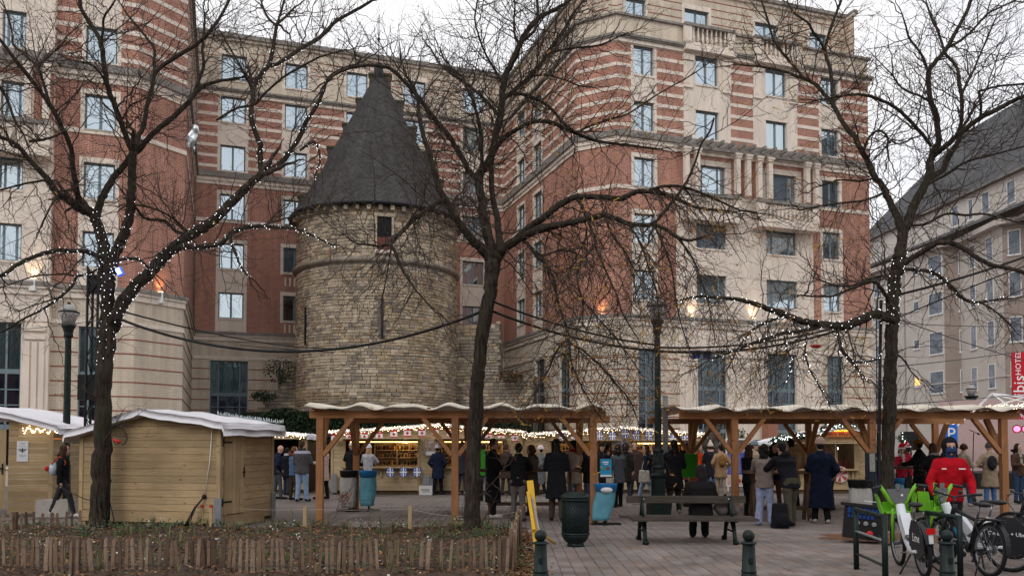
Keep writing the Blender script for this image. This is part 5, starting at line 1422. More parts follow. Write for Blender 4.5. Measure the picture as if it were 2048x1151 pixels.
T1.limb([(40, 296, 6), (22, 290, 6), (10, 262, 5), (-10, 245, 5)], dd=-.4)
T1.limb([(60, 282, 7), (80, 280, 7), (95, 277, 6), (115, 270, 5), (128, 262, 4)], dd=-.5, startY=16.6)
T1.limb([(192, 440, 20), (200, 405, 18), (208, 388, 17), (219, 369, 17), (230, 352, 16), (243, 338, 16), (262, 312, 15), (275, 302, 15), (290, 285, 14), (313, 261, 13), (348, 233, 13), (382, 198, 12), (400, 177, 10), (434, 163, 8), (480, 156, 6)], dd=.8)
T1.limb([(384, 196, 9), (393, 175, 8), (400, 153, 8), (407, 132, 8), (405, 94, 7), (408, 60, 6), (410, 30, 5)], dd=.4)
T1.limb([(222, 545, 28), (228, 512, 26), (236, 494, 25), (244, 476, 24), (254, 450, 23), (260, 424, 22), (262, 395, 21), (264, 348, 20), (266, 302, 19)], lit=(0, .75), tw=.4)
T1.limb([(264, 298, 15), (257, 285, 14), (240, 240, 13), (227, 205, 13), (216, 174, 13), (208, 135, 12), (205, 104, 12), (200, 80, 12), (187, 58, 11), (174, 38, 11), (163, 18, 10), (156, -10, 9)], dd=-.7)
T1.limb([(202, 84, 7), (206, 60, 6), (208, 35, 6), (222, 14, 5), (236, -8, 4)], dd=-.3)
T1.limb([(213, 170, 6), (200, 146, 5), (181, 129, 5), (160, 124, 4), (146, 121, 4)], dd=-.5)
T1.limb([(267, 296, 12), (275, 276, 11), (288, 250, 11), (295, 208, 11), (306, 167, 10), (309, 149, 10), (320, 136, 10), (334, 125, 10), (361, 108, 10), (400, 83, 9), (428, 52, 8), (445, 26, 7), (462, -6, 7)], dd=1.0)
T1.limb([(309, 148, 8), (308, 125, 7), (308, 97, 7), (290, 72, 6), (271, 49, 6), (255, 30, 5), (243, 10, 4)], dd=.5)
T1.limb([(244, 240, 5), (252, 225, 4), (262, 210, 4), (285, 200, 4), (300, 190, 3)], dd=-.4)
# right hand main limb with lights
T1.limb([(226, 655, 36), (236, 624, 33), (246, 604, 32), (258, 586, 31), (275, 566, 30), (296, 548, 30), (318, 524, 29), (340, 500, 28), (362, 484, 27), (384, 468, 26), (408, 454, 25), (432, 436, 24), (452, 415, 23), (472, 396, 22), (495, 372, 20), (522, 349, 19)], dd=.6, lit=(0, 1), tw=.35)
T1.limb([(518, 352, 16), (535, 340, 15), (552, 335, 14), (574, 313, 13), (597, 277, 12), (613, 243, 11), (631, 216, 10), (646, 183, 9), (652, 164, 8), (665, 149, 8), (690, 136, 7), (715, 128, 6)], dd=.8, lit=(0, .9), tw=.9)
T1.limb([(600, 300, 7), (615, 290, 6), (628, 284, 6), (636, 296, 5), (640, 320, 5), (630, 352, 4)], dd=-.2, lit=True, startY=16.6, droop=.5)
T1.limb([(522, 350, 15), (521, 325, 14), (520, 301, 14), (521, 290, 13), (512, 268, 13), (504, 240, 12), (502, 220, 12), (506, 200, 12), (505, 177, 12)], dd=.3, lit=(0, .8), tw=.6)
T1.limb([(506, 182, 11), (514, 160, 11), (524, 146, 11), (538, 129, 11), (545, 104, 10), (551, 64, 9), (553, 48, 9)], dd=.4, lit=(0, .7), tw=.8)
T1.limb([(553, 52, 7), (540, 40, 6), (530, 25, 6), (522, 0, 5), (518, -15, 5)], dd=.3)
T1.limb([(553, 52, 7), (560, 30, 6), (566, 10, 6), (572, -12, 5)], dd=.2)
T1.limb([(536, 132, 9), (555, 128, 9), (580, 112, 10), (608, 93, 10), (640, 75, 10), (665, 49, 9), (690, 32, 8), (714, 19, 8), (743, 2, 7)], dd=1.0, lit=(0, .5))
T1.limb([(504, 178, 7), (494, 158, 6), (482, 135, 6), (467, 108, 5), (452, 83, 4), (440, 62, 3)], dd=-.5)
T1.limb([(433, 240, 5), (455, 226, 6), (478, 215, 6), (509, 209, 6), (525, 192, 6), (538, 179, 6), (570, 152, 6), (608, 131, 6), (640, 114, 5), (690, 100, 4)], dd=.6, startY=17.0)
T1.limb([(352, 500, 16), (368, 494, 14), (395, 494, 13), (420, 491, 13), (440, 488, 12), (455, 474, 12), (468, 462, 12), (490, 455, 11), (520, 452, 10), (555, 455, 9), (587, 456, 8), (613, 465, 6), (640, 478, 5), (665, 490, 4)], dd=-1.2, lit=True, tw=.7)
T1.limb([(460, 470, 8), (464, 490, 7), (472, 508, 7), (478, 525, 6), (487, 540, 5), (497, 553, 5)], dd=-.3, lit=True, tw=.5, droop=.6)
T1.limb([(382, 470, 6), (350, 440, 6), (325, 424, 5), (290, 412, 5), (262, 410, 5)], dd=-.6)
T1.limb([(520, 452, 4), (560, 440, 4), (600, 428, 4), (650, 420, 3)], dd=-.3)
T1.limb([(384, 470, 8), (352, 462, 8), (330, 442, 8), (290, 436, 7), (272, 415, 6)], dd=-.4, tw=1)
T1.limb([(230, 560, 7), (222, 540, 7), (240, 520, 8), (272, 517, 8), (290, 528, 6), (300, 540, 5)], dd=-.6, lit=True, tw=.4)
T1.limb([(206, 530, 14), (198, 514, 12), (176, 504, 12), (160, 501, 11), (140, 502, 11), (120, 500, 11), (100, 503, 11), (75, 511, 10), (52, 520, 10), (28, 534, 10), (0, 552, 9), (-40, 566, 8)], dd=-1.5, lit=True, tw=.7)
T1.limb([(203, 535, 6), (180, 545, 6), (165, 550, 7), (154, 553, 7), (145, 570, 7), (130, 585, 7), (112, 600, 6), (85, 618, 6), (62, 630, 5), (40, 641, 5), (18, 656, 5), (0, 664, 4), (-25, 668, 4)], dd=-1.0, lit=(0, .65), tw=.6)
T1.limb([(152, 552, 5), (130, 548, 5), (100, 549, 4), (70, 552, 4), (30, 565, 3), (0, 575, 3)], dd=.4)
T1.limb([(128, 590, 4), (100, 600, 4), (75, 608, 3), (40, 621, 3)], dd=.2)
T1.limb([(94, 360, 6), (60, 365, 5), (30, 372, 5), (0, 380, 4)], dd=-.8, droop=.5)
T1.limb([(60, 318, 6), (30, 310, 5), (0, 300, 5)], dd=.6)
T1.limb([(125, 388, 6), (108, 402, 5), (95, 425, 4), (85, 445, 4), (78, 462, 3)], dd=-.5, droop=.7)
# fresh limb crossing from off-frame
T1.limb([(-20, 150, 9), (10, 190, 7), (30, 240, 6), (48, 270, 5)], dd=.5, startY=14.4)
T1.twigs(.85)
T1.finish(leaves=90, lbl='cool white lights wound around the leftmost tree and its limbs')

T2 = Tree('t2', 'middle bare tree leaning right, standing in the fenced bed beside the left pergola', 15.9, 22, .86)
T2.limb([(943, 1078, 54), (943, 1050, 44), (944, 1000, 41), (946, 940, 40), (948, 880, 38), (951, 820, 38), (955, 760, 36), (961, 700, 35), (968, 650, 35), (975, 610, 36), (981, 575, 37), (984, 540, 40), (988, 512, 44)], name='trunk')
T2.limb([(980, 520, 26), (962, 497, 24), (948, 482, 22), (934, 467, 20), (920, 448, 18), (908, 428, 17), (895, 405, 16), (882, 384, 15), (868, 340, 13), (858, 305, 12), (845, 265, 11), (837, 225, 10), (836, 200, 9), (825, 170, 7), (810, 150, 6)], dd=-.8)
T2.limb([(890, 398, 12), (870, 408, 11), (848, 423, 11), (826, 440, 11), (804, 463, 10), (790, 475, 10), (782, 487, 9), (792, 508, 8), (800, 530, 7), (815, 555, 6), (832, 580, 5), (850, 600, 4), (869, 622, 4)], dd=-1.2, tw=.9, droop=.5)
T2.limb([(782, 487, 6), (760, 492, 5), (735, 489, 5), (710, 485, 4), (690, 470, 3)], dd=-.3)
T2.limb([(783, 490, 3.6), (778, 520, 2.9), (772, 560, 2.9), (762, 600, 2.2)], dd=-.2, droop=.8)
T2.limb([(803, 464, 5), (820, 440, 4), (845, 405, 4), (850, 380, 3)], dd=.2)
T2.limb([(986, 515, 26), (978, 480, 24), (969, 440, 22), (964, 401, 21), (958, 370, 20), (958, 356, 20), (964, 340, 19), (976, 325, 17), (985, 300, 17), (991, 275, 16), (997, 250, 16), (1002, 229, 16), (1004, 190, 15), (1010, 153, 15), (1025, 122, 14), (1044, 80, 13), (1056, 60, 12), (1071, 42, 12), (1090, 30, 10), (1109, 19, 9), (1132, 6, 8), (1150, -10, 7)], dd=.9, tw=.9)
T2.limb([(957, 362, 14), (940, 344, 13), (923, 314, 13), (900, 276, 12), (885, 256, 12), (870, 239, 11), (852, 215, 11), (837, 194, 10), (822, 177, 10), (807, 161, 9), (781, 138, 9), (757, 132, 8), (732, 131, 8), (700, 136, 7), (672, 148, 6), (655, 162, 5)], dd=-1.0, tw=1.1)
T2.limb([(962, 345, 10), (964, 325, 9), (963, 300, 9), (962, 268, 9), (956, 237, 8), (950, 215, 7), (945, 199, 7), (935, 180, 6), (925, 155, 5), (905, 138, 4)], dd=-.6)
T2.limb([(1002, 240, 9), (985, 215, 8), (960, 190, 7), (930, 165, 6), (905, 150, 5), (880, 128, 5), (860, 95, 4)], dd=.5)
T2.limb([(1008, 172, 7), (990, 140, 6), (975, 115, 5), (960, 80, 5), (950, 40, 4), (955, 0, 4)], dd=-.4)
T2.limb([(1040, 90, 7), (1030, 70, 6), (1028, 40, 5), (1030, 10, 4), (1025, -10, 4)], dd=.3)
T2.limb([(1045, 82, 8), (1068, 62, 7), (1075, 30, 7), (1074, -10, 6)], dd=-.3)
T2.limb([(992, 520, 20), (998, 500, 18), (999, 480, 17), (996, 455, 16), (995, 436, 15), (988, 410, 14), (984, 385, 13), (983, 350, 13), (983, 325, 12), (990, 300, 12), (1002, 283, 12), (1012, 272, 11), (1025, 264, 11), (1050, 250, 10), (1071, 243, 10), (1090, 243, 10), (1109, 247, 10), (1130, 256, 9), (1148, 264, 9), (1178, 277, 8), (1209, 285, 7), (1235, 288, 6), (1262, 291, 6), (1320, 298, 4)], dd=1.4, tw=.9)
T2.limb([(1150, 266, 6), (1185, 250, 5), (1225, 237, 5), (1255, 228, 4), (1290, 205, 4), (1330, 180, 3), (1380, 152, 3), (1440, 110, 2)], dd=.5, tw=.7)
T2.limb([(1006, 200, 12), (1014, 192, 11), (1025, 184, 11), (1040, 170, 11), (1060, 153, 11), (1080, 130, 10), (1094, 107, 10), (1110, 85, 9), (1125, 65, 8), (1135, 48, 7), (1144, 31, 7), (1160, 10, 6), (1175, -10, 5)], dd=.8)
T2.limb([(1024, 188, 8), (1050, 190, 8), (1075, 200, 8), (1086, 206, 7), (1100, 215, 7), (1113, 229, 7), (1125, 245, 6), (1148, 262, 6)], dd=.2)
T2.limb([(1060, 153, 5), (1090, 150, 5), (1130, 160, 4), (1160, 172, 4), (1190, 175, 3)], dd=-.6)
T2.limb([(1094, 107, 6), (1125, 100, 5), (1160, 95, 5), (1200, 90, 4), (1240, 72, 3)], dd=-.7)
T2.limb([(994, 516, 26), (1008, 498, 23), (1030, 481, 21), (1055, 468, 20), (1080, 458, 19), (1100, 453, 17), (1115, 450, 16), (1145, 444, 15), (1173, 438, 14), (1195, 432, 13), (1211, 430, 13), (1235, 438, 12), (1257, 447, 12), (1285, 450, 11), (1310, 450, 10), (1335, 460, 9), (1352, 473, 8), (1380, 480, 7), (1420, 470, 5)], dd=-1.6, tw=.85, droop=.6)
T2.limb([(1030, 480, 17), (1052, 460, 17), (1070, 446, 17), (1086, 436, 17), (1105, 420, 16), (1125, 405, 16), (1140, 398, 15), (1155, 394, 15), (1180, 393, 14), (1205, 394, 14), (1225, 396, 13), (1243, 397, 13), (1262, 388, 12), (1278, 382, 12), (1300, 383, 11), (1320, 386, 10), (1338, 392, 9), (1354, 398, 9), (1385, 412, 7), (1415, 418, 6), (1460, 422, 5)], dd=-1.0, tw=.95, droop=.5)
T2.limb([(1290, 383, 8), (1330, 372, 7), (1370, 375, 7), (1400, 385, 6), (1440, 402, 5), (1480, 420, 4), (1530, 428, 3)], dd=-.4, droop=.4, tw=1.2)
T2.limb([(1155, 398, 10.1), (1163, 410, 8.6), (1170, 428, 7.9), (1180, 452, 7.2), (1190, 480, 7.2), (1188, 492, 6.5), (1176, 506, 6.5), (1165, 519, 5.8), (1158, 535, 5.8), (1154, 550, 5.0), (1157, 575, 4.3), (1166, 610, 3.6), (1165, 650, 2.9)], dd=-.8, droop=.9, tw=.75)
T2.limb([(1188, 488, 5.8), (1198, 510, 5.0), (1207, 531, 5.0), (1220, 560, 4.3), (1234, 592, 4.3), (1245, 625, 3.6), (1262, 655, 2.9), (1290, 700, 2.2)], dd=-.3, droop=.9, tw=.75)
T2.limb([(1211, 435, 6.5), (1218, 455, 5.8), (1226, 473, 5.8), (1240, 490, 5.0), (1253, 508, 5.0), (1262, 525, 4.3), (1275, 550, 3.6), (1300, 580, 2.9)], dd=-.6, droop=.9, tw=.75)
T2.limb([(1040, 478, 9.4), (1054, 486, 8.6), (1062, 498, 7.9), (1070, 508, 7.9), (1085, 522, 7.2), (1096, 538, 7.2), (1108, 558, 6.5), (1111, 580, 6.5), (1116, 603, 5.8), (1124, 628, 5.8), (1131, 649, 5.8), (1138, 682, 5.8), (1141, 715, 4.3), (1150, 745, 4.3), (1165, 775, 3.6), (1182, 805, 2.9), (1205, 840, 2.2)], dd=-.9, droop=.8, tw=1.0)
T2.limb([(1136, 678, 5.8), (1122, 690, 5.0), (1108, 712, 4.3), (1098, 737, 4.3), (1082, 765, 3.6), (1060, 800, 2.9)], dd=-.3, droop=.8, tw=.9)
T2.limb([(1138, 684, 5.0), (1165, 700, 4.3), (1185, 717, 4.3), (1205, 735, 4.3), (1235, 770, 3.6), (1260, 800, 2.9), (1275, 840, 2.2)], dd=-.3, droop=.8, tw=1.1)
T2.limb([(1070, 508, 6), (1090, 510, 6), (1105, 505, 5), (1125, 500, 5), (1150, 505, 4), (1175, 520, 4)], dd=.4, droop=.6)
T2.limb([(1310, 452, 5.8), (1322, 480, 5.0), (1335, 510, 5.0), (1345, 545, 4.3), (1350, 585, 3.6), (1360, 640, 2.9), (1380, 700, 2.2)], dd=-.5, droop=1.0, tw=.8)
T2.limb([(1352, 473, 5.0), (1375, 500, 5.0), (1392, 530, 4.3), (1405, 570, 3.6), (1420, 620, 2.9), (1430, 680, 2.2)], dd=-.4, droop=1.0, tw=.8)
T2.limb([(1256, 449, 5.0), (1275, 475, 5.0), (1290, 510, 5.0), (1300, 545, 4.3), (1312, 580, 3.6), (1318, 630, 2.9)], dd=-.5, droop=1.0, tw=.8)
T2.limb([(1428, 236, 4), (1420, 262, 5), (1402, 290, 5), (1388, 330, 5), (1375, 360, 6), (1362, 379, 6), (1340, 410, 7), (1315, 440, 7)], dd=.3, tw=.4, startY=14.4)
T2.limb([(1148, 580, 3.6), (1200, 640, 3.6), (1250, 700, 2.9), (1290, 760, 2.2)], dd=-.4, droop=.9, tw=1.2, startY=14.4)
T2.twigs(1.3)
def lb(p):
    u = 1024+p[0]/p[1]*F_PX; return u > 1020 and p[2] < 9.0
T2.finish(leaves=1300, leafbox=lb)

T3 = Tree('t3', 'right bare tree with lights, standing behind the green hire bikes', 16.9, 33, .9)
T3.limb([(1772, 1066, 44), (1772, 1030, 37), (1774, 980, 34), (1776, 900, 32), (1778, 830, 31), (1781, 760, 31), (1782, 700, 31), (1784, 650, 32), (1785, 600, 31), (1788, 565, 31), (1796, 535, 33), (1800, 512, 34)], name='trunk', lit=(.62, 1))
T3.limb([(1800, 520, 26), (1803, 492, 24), (1806, 465, 23), (1814, 450, 21), (1822, 425, 20), (1832, 400, 19), (1846, 376, 18), (1859, 347, 17), (1862, 320, 16), (1868, 300, 14), (1877, 285, 13), (1875, 255, 13), (1872, 226, 12), (1862, 205, 12), (1859, 190, 11), (1857, 146, 11), (1870, 125, 10), (1895, 95, 10), (1908, 70, 9), (1921, 47, 8), (1935, 20, 8), (1945, -10, 7)], dd=1.0, tw=.9)
T3.limb([(1858, 150, 7), (1852, 130, 6), (1846, 115, 6), (1833, 95, 5), (1819, 77, 5), (1812, 55, 4), (1805, 30, 3)], dd=-.3)
T3.limb([(1862, 205, 6), (1840, 192, 5), (1820, 185, 5), (1800, 172, 4), (1785, 150, 4)], dd=-.5)
T3.limb([(1866, 312, 12), (1885, 297, 12), (1900, 284, 12), (1914, 272, 12), (1935, 255, 12), (1957, 238, 11), (1994, 219, 11), (2020, 205, 10), (2048, 192, 9), (2090, 170, 8)], dd=-1.2, tw=.9)
T3.limb([(1912, 274, 10), (1920, 255, 9), (1923, 237, 9), (1924, 210, 9), (1923, 190, 8), (1918, 165, 8), (1915, 139, 7), (1904, 122, 7), (1892, 109, 6), (1884, 88, 6), (1877, 66, 5), (1865, 40, 5), (1853, 8, 4)], dd=.4)
T3.limb([(1924, 186, 6), (1935, 165, 5), (1945, 145, 5), (1960, 110, 4), (1975, 75, 4), (1990, 40, 3)], dd=.4)
T3.limb([(1895, 96, 6), (1915, 85, 6), (1935, 70, 6), (1955, 50, 5), (1975, 28, 5), (2000, 15, 4), (2030, 2, 4)], dd=.5)
T3.limb([(1960, 236, 6), (1962, 215, 6), (1960, 190, 6), (1958, 183, 6), (1975, 178, 5), (2000, 172, 5), (2048, 168, 5)], dd=-.3)
T3.limb([(1856, 362, 13), (1870, 350, 13), (1885, 340, 13), (1895, 318, 13), (1906, 300, 12), (1915, 285, 11), (1924, 262, 10)], dd=.6, tw=.5)
T3.limb([(1862, 292, 8), (1850, 275, 8), (1835, 258, 8), (1819, 241, 8), (1800, 222, 8), (1779, 208, 7), (1760, 200, 7), (1738, 192, 7), (1710, 189, 6), (1680, 192, 5), (1640, 200, 4)], dd=-1.0, tw=1)
T3.limb([(1806, 470, 20), (1800, 450, 18), (1793, 430, 17), (1786, 416, 16), (1771, 383, 15), (1760, 365, 14), (1749, 354, 14), (1735, 321, 13), (1722, 300, 12), (1709, 274, 12), (1695, 258, 11), (1680, 236, 10), (1665, 207, 10), (1650, 190, 9), (1634, 172, 9), (1607, 156, 8), (1590, 152, 7), (1575, 145, 6), (1532, 135, 5), (1480, 130, 4)], dd=1.4, tw=1.1)
T3.limb([(1666, 208, 9), (1664, 175, 8), (1660, 140, 8), (1650, 102, 8), (1655, 80, 7), (1662, 55, 7), (1669, 35, 6), (1685, -6, 6)], dd=.5)
T3.limb([(1650, 104, 7), (1640, 82, 6), (1625, 62, 6), (1615, 45, 5), (1590, 28, 5), (1575, 5, 4)], dd=-.4)
T3.limb([(1607, 156, 6), (1590, 135, 6), (1575, 117, 6), (1558, 98, 6), (1548, 82, 5), (1541, 62, 5), (1536, 43, 5), (1521, -4, 4)], dd=.4)
T3.limb([(1735, 322, 6), (1728, 300, 6), (1742, 270, 5), (1760, 262, 5), (1775, 275, 5), (1775, 300, 4), (1778, 320, 4)], dd=-.6)
T3.limb([(1770, 385, 6), (1730, 400, 5), (1690, 405, 5), (1650, 410, 4), (1600, 420, 4)], dd=-.6, droop=.3)
T3.limb([(1750, 356, 5), (1720, 362, 5), (1680, 360, 4), (1640, 372, 4)], dd=.5)
T3.limb([(1798, 545, 16), (1806, 530, 14), (1820, 518, 13), (1840, 506, 12), (1858, 494, 12), (1876, 486, 12), (1895, 485, 12), (1912, 489, 11), (1932, 500, 11), (1952, 514, 11), (1970, 524, 10), (1988, 531, 10), (2020, 537, 9), (2048, 544, 9), (2090, 552, 8)], dd=-1.5, tw=.9, droop=.5)
T3.limb([(1790, 560, 9), (1803, 545, 8), (1815, 538, 8), (1838, 540, 8), (1860, 542, 8), (1875, 550, 8), (1888, 560, 8), (1905, 575, 8), (1920, 592, 8), (1938, 602, 7), (1960, 604, 6), (1985, 600, 5), (2012, 596, 4)], dd=-.9, lit=True, tw=.8, droop=.4)
T3.limb([(1960, 604, 5), (1985, 618, 4), (2010, 640, 4), (2030, 660, 3)], dd=-.3, droop=.4)
T3.limb([(1784, 605, 10), (1775, 595, 9), (1765, 580, 9), (1757, 570, 8), (1748, 563, 7), (1720, 570, 7), (1695, 580, 6), (1660, 592, 5), (1600, 590, 4)], dd=-.8, tw=1)
T3.limb([(1790, 556, 7), (1765, 552, 7), (1740, 558, 6), (1715, 568, 5), (1680, 572, 4), (1640, 560, 4)], dd=.6)
T3.limb([(1786, 640, 24), (1772, 634, 20), (1760, 629, 19), (1748, 628, 19), (1730, 635, 20), (1712, 644, 20), (1695, 650, 20), (1680, 652, 19), (1660, 651, 18), (1640, 648, 17), (1620, 645, 16), (1600, 640, 15), (1584, 635, 14), (1568, 628, 14), (1550, 622, 13), (1532, 616, 12), (1512, 608, 11), (1492, 602, 10), (1470, 598, 9), (1452, 596, 8), (1425, 594, 7), (1400, 592, 6), (1360, 600, 4)], dd=-1.8, lit=True, tw=1.2, droop=.6)
T3.limb([(1640, 652, 10), (1610, 660, 9), (1585, 664, 9), (1560, 668, 8), (1530, 678, 8), (1500, 688, 7), (1475, 698, 6), (1450, 708, 5), (1420, 718, 4)], dd=-.6, lit=True, tw=1.1, droop=.7)
T3.limb([(1568, 630, 6), (1545, 640, 6), (1520, 650, 6), (1500, 665, 5), (1480, 690, 4), (1465, 720, 3)], dd=-.2, lit=True, tw=1.2, droop=.7)
T3.limb([(1674, 660, 8), (1678, 680, 8), (1684, 700, 8), (1694, 713, 8), (1704, 724, 7), (1716, 738, 6), (1724, 748, 5), (1732, 757, 4)], dd=-.4, lit=True, tw=.8, droop=.7)
T3.limb([(1690, 708, 6), (1705, 720, 5), (1722, 724, 5), (1748, 720, 4), (1760, 712, 3)], dd=.2, lit=True, tw=.6, droop=.4)
T3.limb([(1612, 655, 5.0), (1613, 680, 5.0), (1610, 700, 4.3), (1613, 718, 4.3), (1620, 740, 4.3), (1630, 757, 3.6), (1640, 775, 2.9), (1655, 800, 2.2)], dd=-.4, lit=True, tw=1.0, droop=.8)
T3.limb([(1568, 672, 3.6), (1575, 700, 3.6), (1582, 720, 2.9), (1580, 745, 2.9), (1572, 760, 2.2)], dd=-.3, lit=True, tw=1.0, droop=.9)
T3.limb([(1784, 700, 5), (1800, 712, 4), (1812, 725, 4), (1822, 742, 3), (1838, 758, 3)], dd=-.4, droop=.6, tw=.7, startY=16.6)
T3.limb([(1814, 450, 7), (1850, 448, 6), (1890, 428, 6), (1930, 430, 6), (1970, 428, 5), (2020, 440, 4), (2060, 450, 4)], dd=-.9, tw=.8)
T3.limb([(1856, 368, 6), (1890, 350, 6), (1930, 325, 5), (1975, 312, 5), (2020, 300, 4), (2060, 290, 4)], dd=-.9)
T3.twigs(.9)
def lb3(p):
    u = 1024+p[0]/p[1]*F_PX; return u < 1760
T3.finish(leaves=650, leafbox=lb3, lbl='cool white lights on the right tree and its long drooping left limb')

# ---------------------------------------------------------------- overhead cables
def cable(name, label, a, c, sag, r=.016, n=24, grp='overhead cables'):
    b = MB(); P = [a.lerp(c, i/n)+V((0, 0, -sag*4*(i/n)*(1-i/n))) for i in range(n+1)]; b.tube(P, r, 5)
    return tag(b.build(name, M_black), label, 'cable', grp)
def rpt(u, v, Y): return pt(u, v, Y)
cable('cable', 'thick black cable sagging between the left and middle trees across the tower', rpt(236, 636, 17.2), rpt(965, 622, 16.0), .72, .028, 40)
cable('cable', 'thinner cable just above the thick one left of the tower', rpt(236, 620, 17.2), rpt(700, 694, 40), .3, .02)
cable('cable', 'thin wire crossing the tower low down towards the middle tree', rpt(480, 690, 44), rpt(1400, 700, 43), .5, .018)
cable('cable', 'black cable from the middle tree sagging past the tall lamp post', rpt(985, 622, 15.9), rpt(1770, 626, 16.9), .78, .024, 40)
cable('cable', 'upper of two black cables right of the middle tree', rpt(985, 602, 15.9), rpt(1318, 690, 16.6), .12, .020)
cable('cable', 'black cable rising from tall lamp post toward the right tree', rpt(1318, 694, 16.6), rpt(1772, 624, 16.9), .22, .020)
cable('cable', 'thick black cable rising from the right tree to the upper right', rpt(1800, 588, 16.8), rpt(2080, 502, 17.5), .05, .026)
cable('cable', 'second cable splitting upward right of the right tree', rpt(1798, 634, 16.8), rpt(2080, 520, 17.0), -.02, .014)
cable('cable', 'wire running from the right tree down to the red banner', rpt(1796, 638, 16.8), rpt(2060, 724, 22), .03, .011)
cable('cable', 'nearly level wire across the pale hotel at mid height', rpt(1796, 646, 16.8), rpt(2060, 652, 24), .03, .009)
cable('cable', 'low wire across the pale hotel above the lamp', rpt(1796, 732, 16.8), rpt(2060, 700, 24), .02, .010)
cable('cable', 'lowest wire across the pale hotel above the right pergola', rpt(1796, 808, 16.8), rpt(2060, 786, 24), .02, .009)
cable('cable', 'thin wire from the left tree to the far left building', rpt(222, 636, 17.2), rpt(-20, 662, 30), .05, .009)
o = MB(); p = rpt(1632, 689, 16.8); o.ball(p+V((0, 0, -.03)), (.12, .05, .04), 8, 5); tag(o.build('red_coupler', mat('red_plastic', (.5, .02, .02), .4)), 'small red plug hanging on the cable left of the right tree', 'plug')
# ---------------------------------------------------------------- street furniture
def bollard(u, vtop, label, Y=None):
    Y = Y or 8.8; p = pt(u, vtop, Y); t = thing('bollard', label, 'bollard', (p.x, Y, 0), 'dark green iron bollards'); h = p.z
    b = MB(); b.lathe([(.085, 0), (.085, .05), (.075, .08), (.074, h-.52), (.079, h-.515), (.079, h-.495), (.074, h-.49), (.074, h-.48), (.079, h-.475), (.079, h-.455), (.073, h-.45), (.073, h-.44), (.078, h-.435), (.078, h-.415), (.072, h-.41), (.062, h-.16), (.06, h-.145)], (p.x, Y, 0), 24); b.build('post', M_green, t)
    b = MB(); b.lathe([(.06, h-.15), (.082, h-.146), (.084, h-.132), (.05, h-.12), (.04, h-.115)], (p.x, Y, 0), 24); b.build('collar', M_green, t)
    b = MB(); b.ball((p.x, Y, h-.063), .062, 18, 12); b.build('ball_cap', M_green, t)
    b = MB(); b.box((p.x, Y-.0715, h-.31), (.045, .01, .06)); b.box((p.x, Y-.076, h-.31), (.03, .006, .042)); b.build('crest_plate', M_green, t)
bollard(1081, 1058, 'dark green ball topped bollard in front of the yellow barrier')
bollard(1497, 1058, 'dark green ball topped bollard standing alone below the park bench')
bollard(1893, 1058, 'dark green ball topped bollard in front of the parked bicycles')

def lamp_post(name, label, u, vbase, vtop, big=True, Y=None):
    g = gnd(u, vbase) if Y is None else V(((u-1024)/F_PX*Y, Y, 0)); h = pt(u, vtop, g.y).z; c = (g.x, g.y, 0)
    t = thing(name, label, 'street lamp', (g.x, g.y, 0)); b = MB(); k = g.y/F_PX; r = 6.2*k
    b.lathe([(r*1.35, 1.2), (r*1.12, 1.25), (r*1.1, h*.45), (r*.95, h-.95), (r*.95, h-.9)], c, 20); b.build('pole', M_green, t)
    if big:
        q = MB(); q.box((g.x, g.y, .16), (.50, .50, .32)); q.lathe([(.24, .32), (.25, .36), (.17, .46), (.165, .9), (.18, .93), (.2, .98), (.155, 1.03), (.14, 1.12), (.155, 1.16), (.13, 1.22), (.12, 1.5), (.14, 1.55), (.11, 1.6)], c, 16, smooth=False); q.build('base', M_green, t)
    else:
        q = MB(); q.lathe([(.17, 0), (.17, .3), (.12, .4), (.11, 1.2)], c, 14); q.build('base', M_green, t)
    hh = h-.9; s = 1.0 if not big else 1.0
    b = MB(); b.lathe([(r*.95, hh), (r*1.5, hh+.06), (r*1.3, hh+.1), (r*1.6, hh+.22), (r*2.2, hh+.30), (r*2.2, hh+.33)], c, 16); b.build('capital', M_green, t)
    b = MB(); b.lathe([(.12, hh+.33), (.20, hh+.55), (.23, hh+.60), (.235, hh+.62)], c, 24); b.build('globe', mat('lamp_globe', (.40, .38, .37), .35, noise=.12, nscale=6), t)
    b = MB(); b.lathe([(.22, hh+.62), (.24, hh+.63), (.24, hh+.66), (.2, hh+.67)], c, 24); b.build('band', M_black, t)
    b = MB(); b.lathe([(.2, hh+.67), (.19, hh+.71), (.13, hh+.80), (.06, hh+.84), (.05, hh+.845)], c, 24); b.ball((g.x, g.y, hh+.87), .045, 10, 6, 1); b.build('lamp_cap', [mat('lamp_cap_grey', (.33, .32, .32), .4), M_black], t)
    return t
lamp_post('street_lamp', 'street lamp with frosted globe beside the far left hut', 133, 1035, 604, False, Y=21)
lamp_post('street_lamp', 'tall dark green street lamp with heavy base behind the park bench', 1317, 1033, 592, True)
lamp_post('street_lamp', 'small distant street lamp in front of the pale hotel', 1944, 960, 767, False, Y=40)
# grey banner plate beside the pole
p = pt(1331, 880, 21.4); b = MB(); b.box((p.x, 21.4, pt(1331, 830, 21.4).z-.35), (.13, .02, 1.7)); tag(b.build('narrow_plate', M_steel), 'narrow grey metal plate edge-on beside the tall lamp post', 'plate')
for k, (u, w_) in enumerate(((1392, .20), (1415, .2))):
    p = pt(u, 710, 16.5); b = MB(); b.box(p, (w_*.7, .06, .13), 0, Matrix.Rotation(.25*(1 if k else -1), 3, 'Y')); b.box(p+V((0, .05, .02)), (.16, .02, .15)); tag(b.build('hanging_panel', mat('blue_panel', (.03, .05, .2), .5)), 'small blue panel on the overhead cable, %s of two' % ('right' if k else 'left'), 'panel')
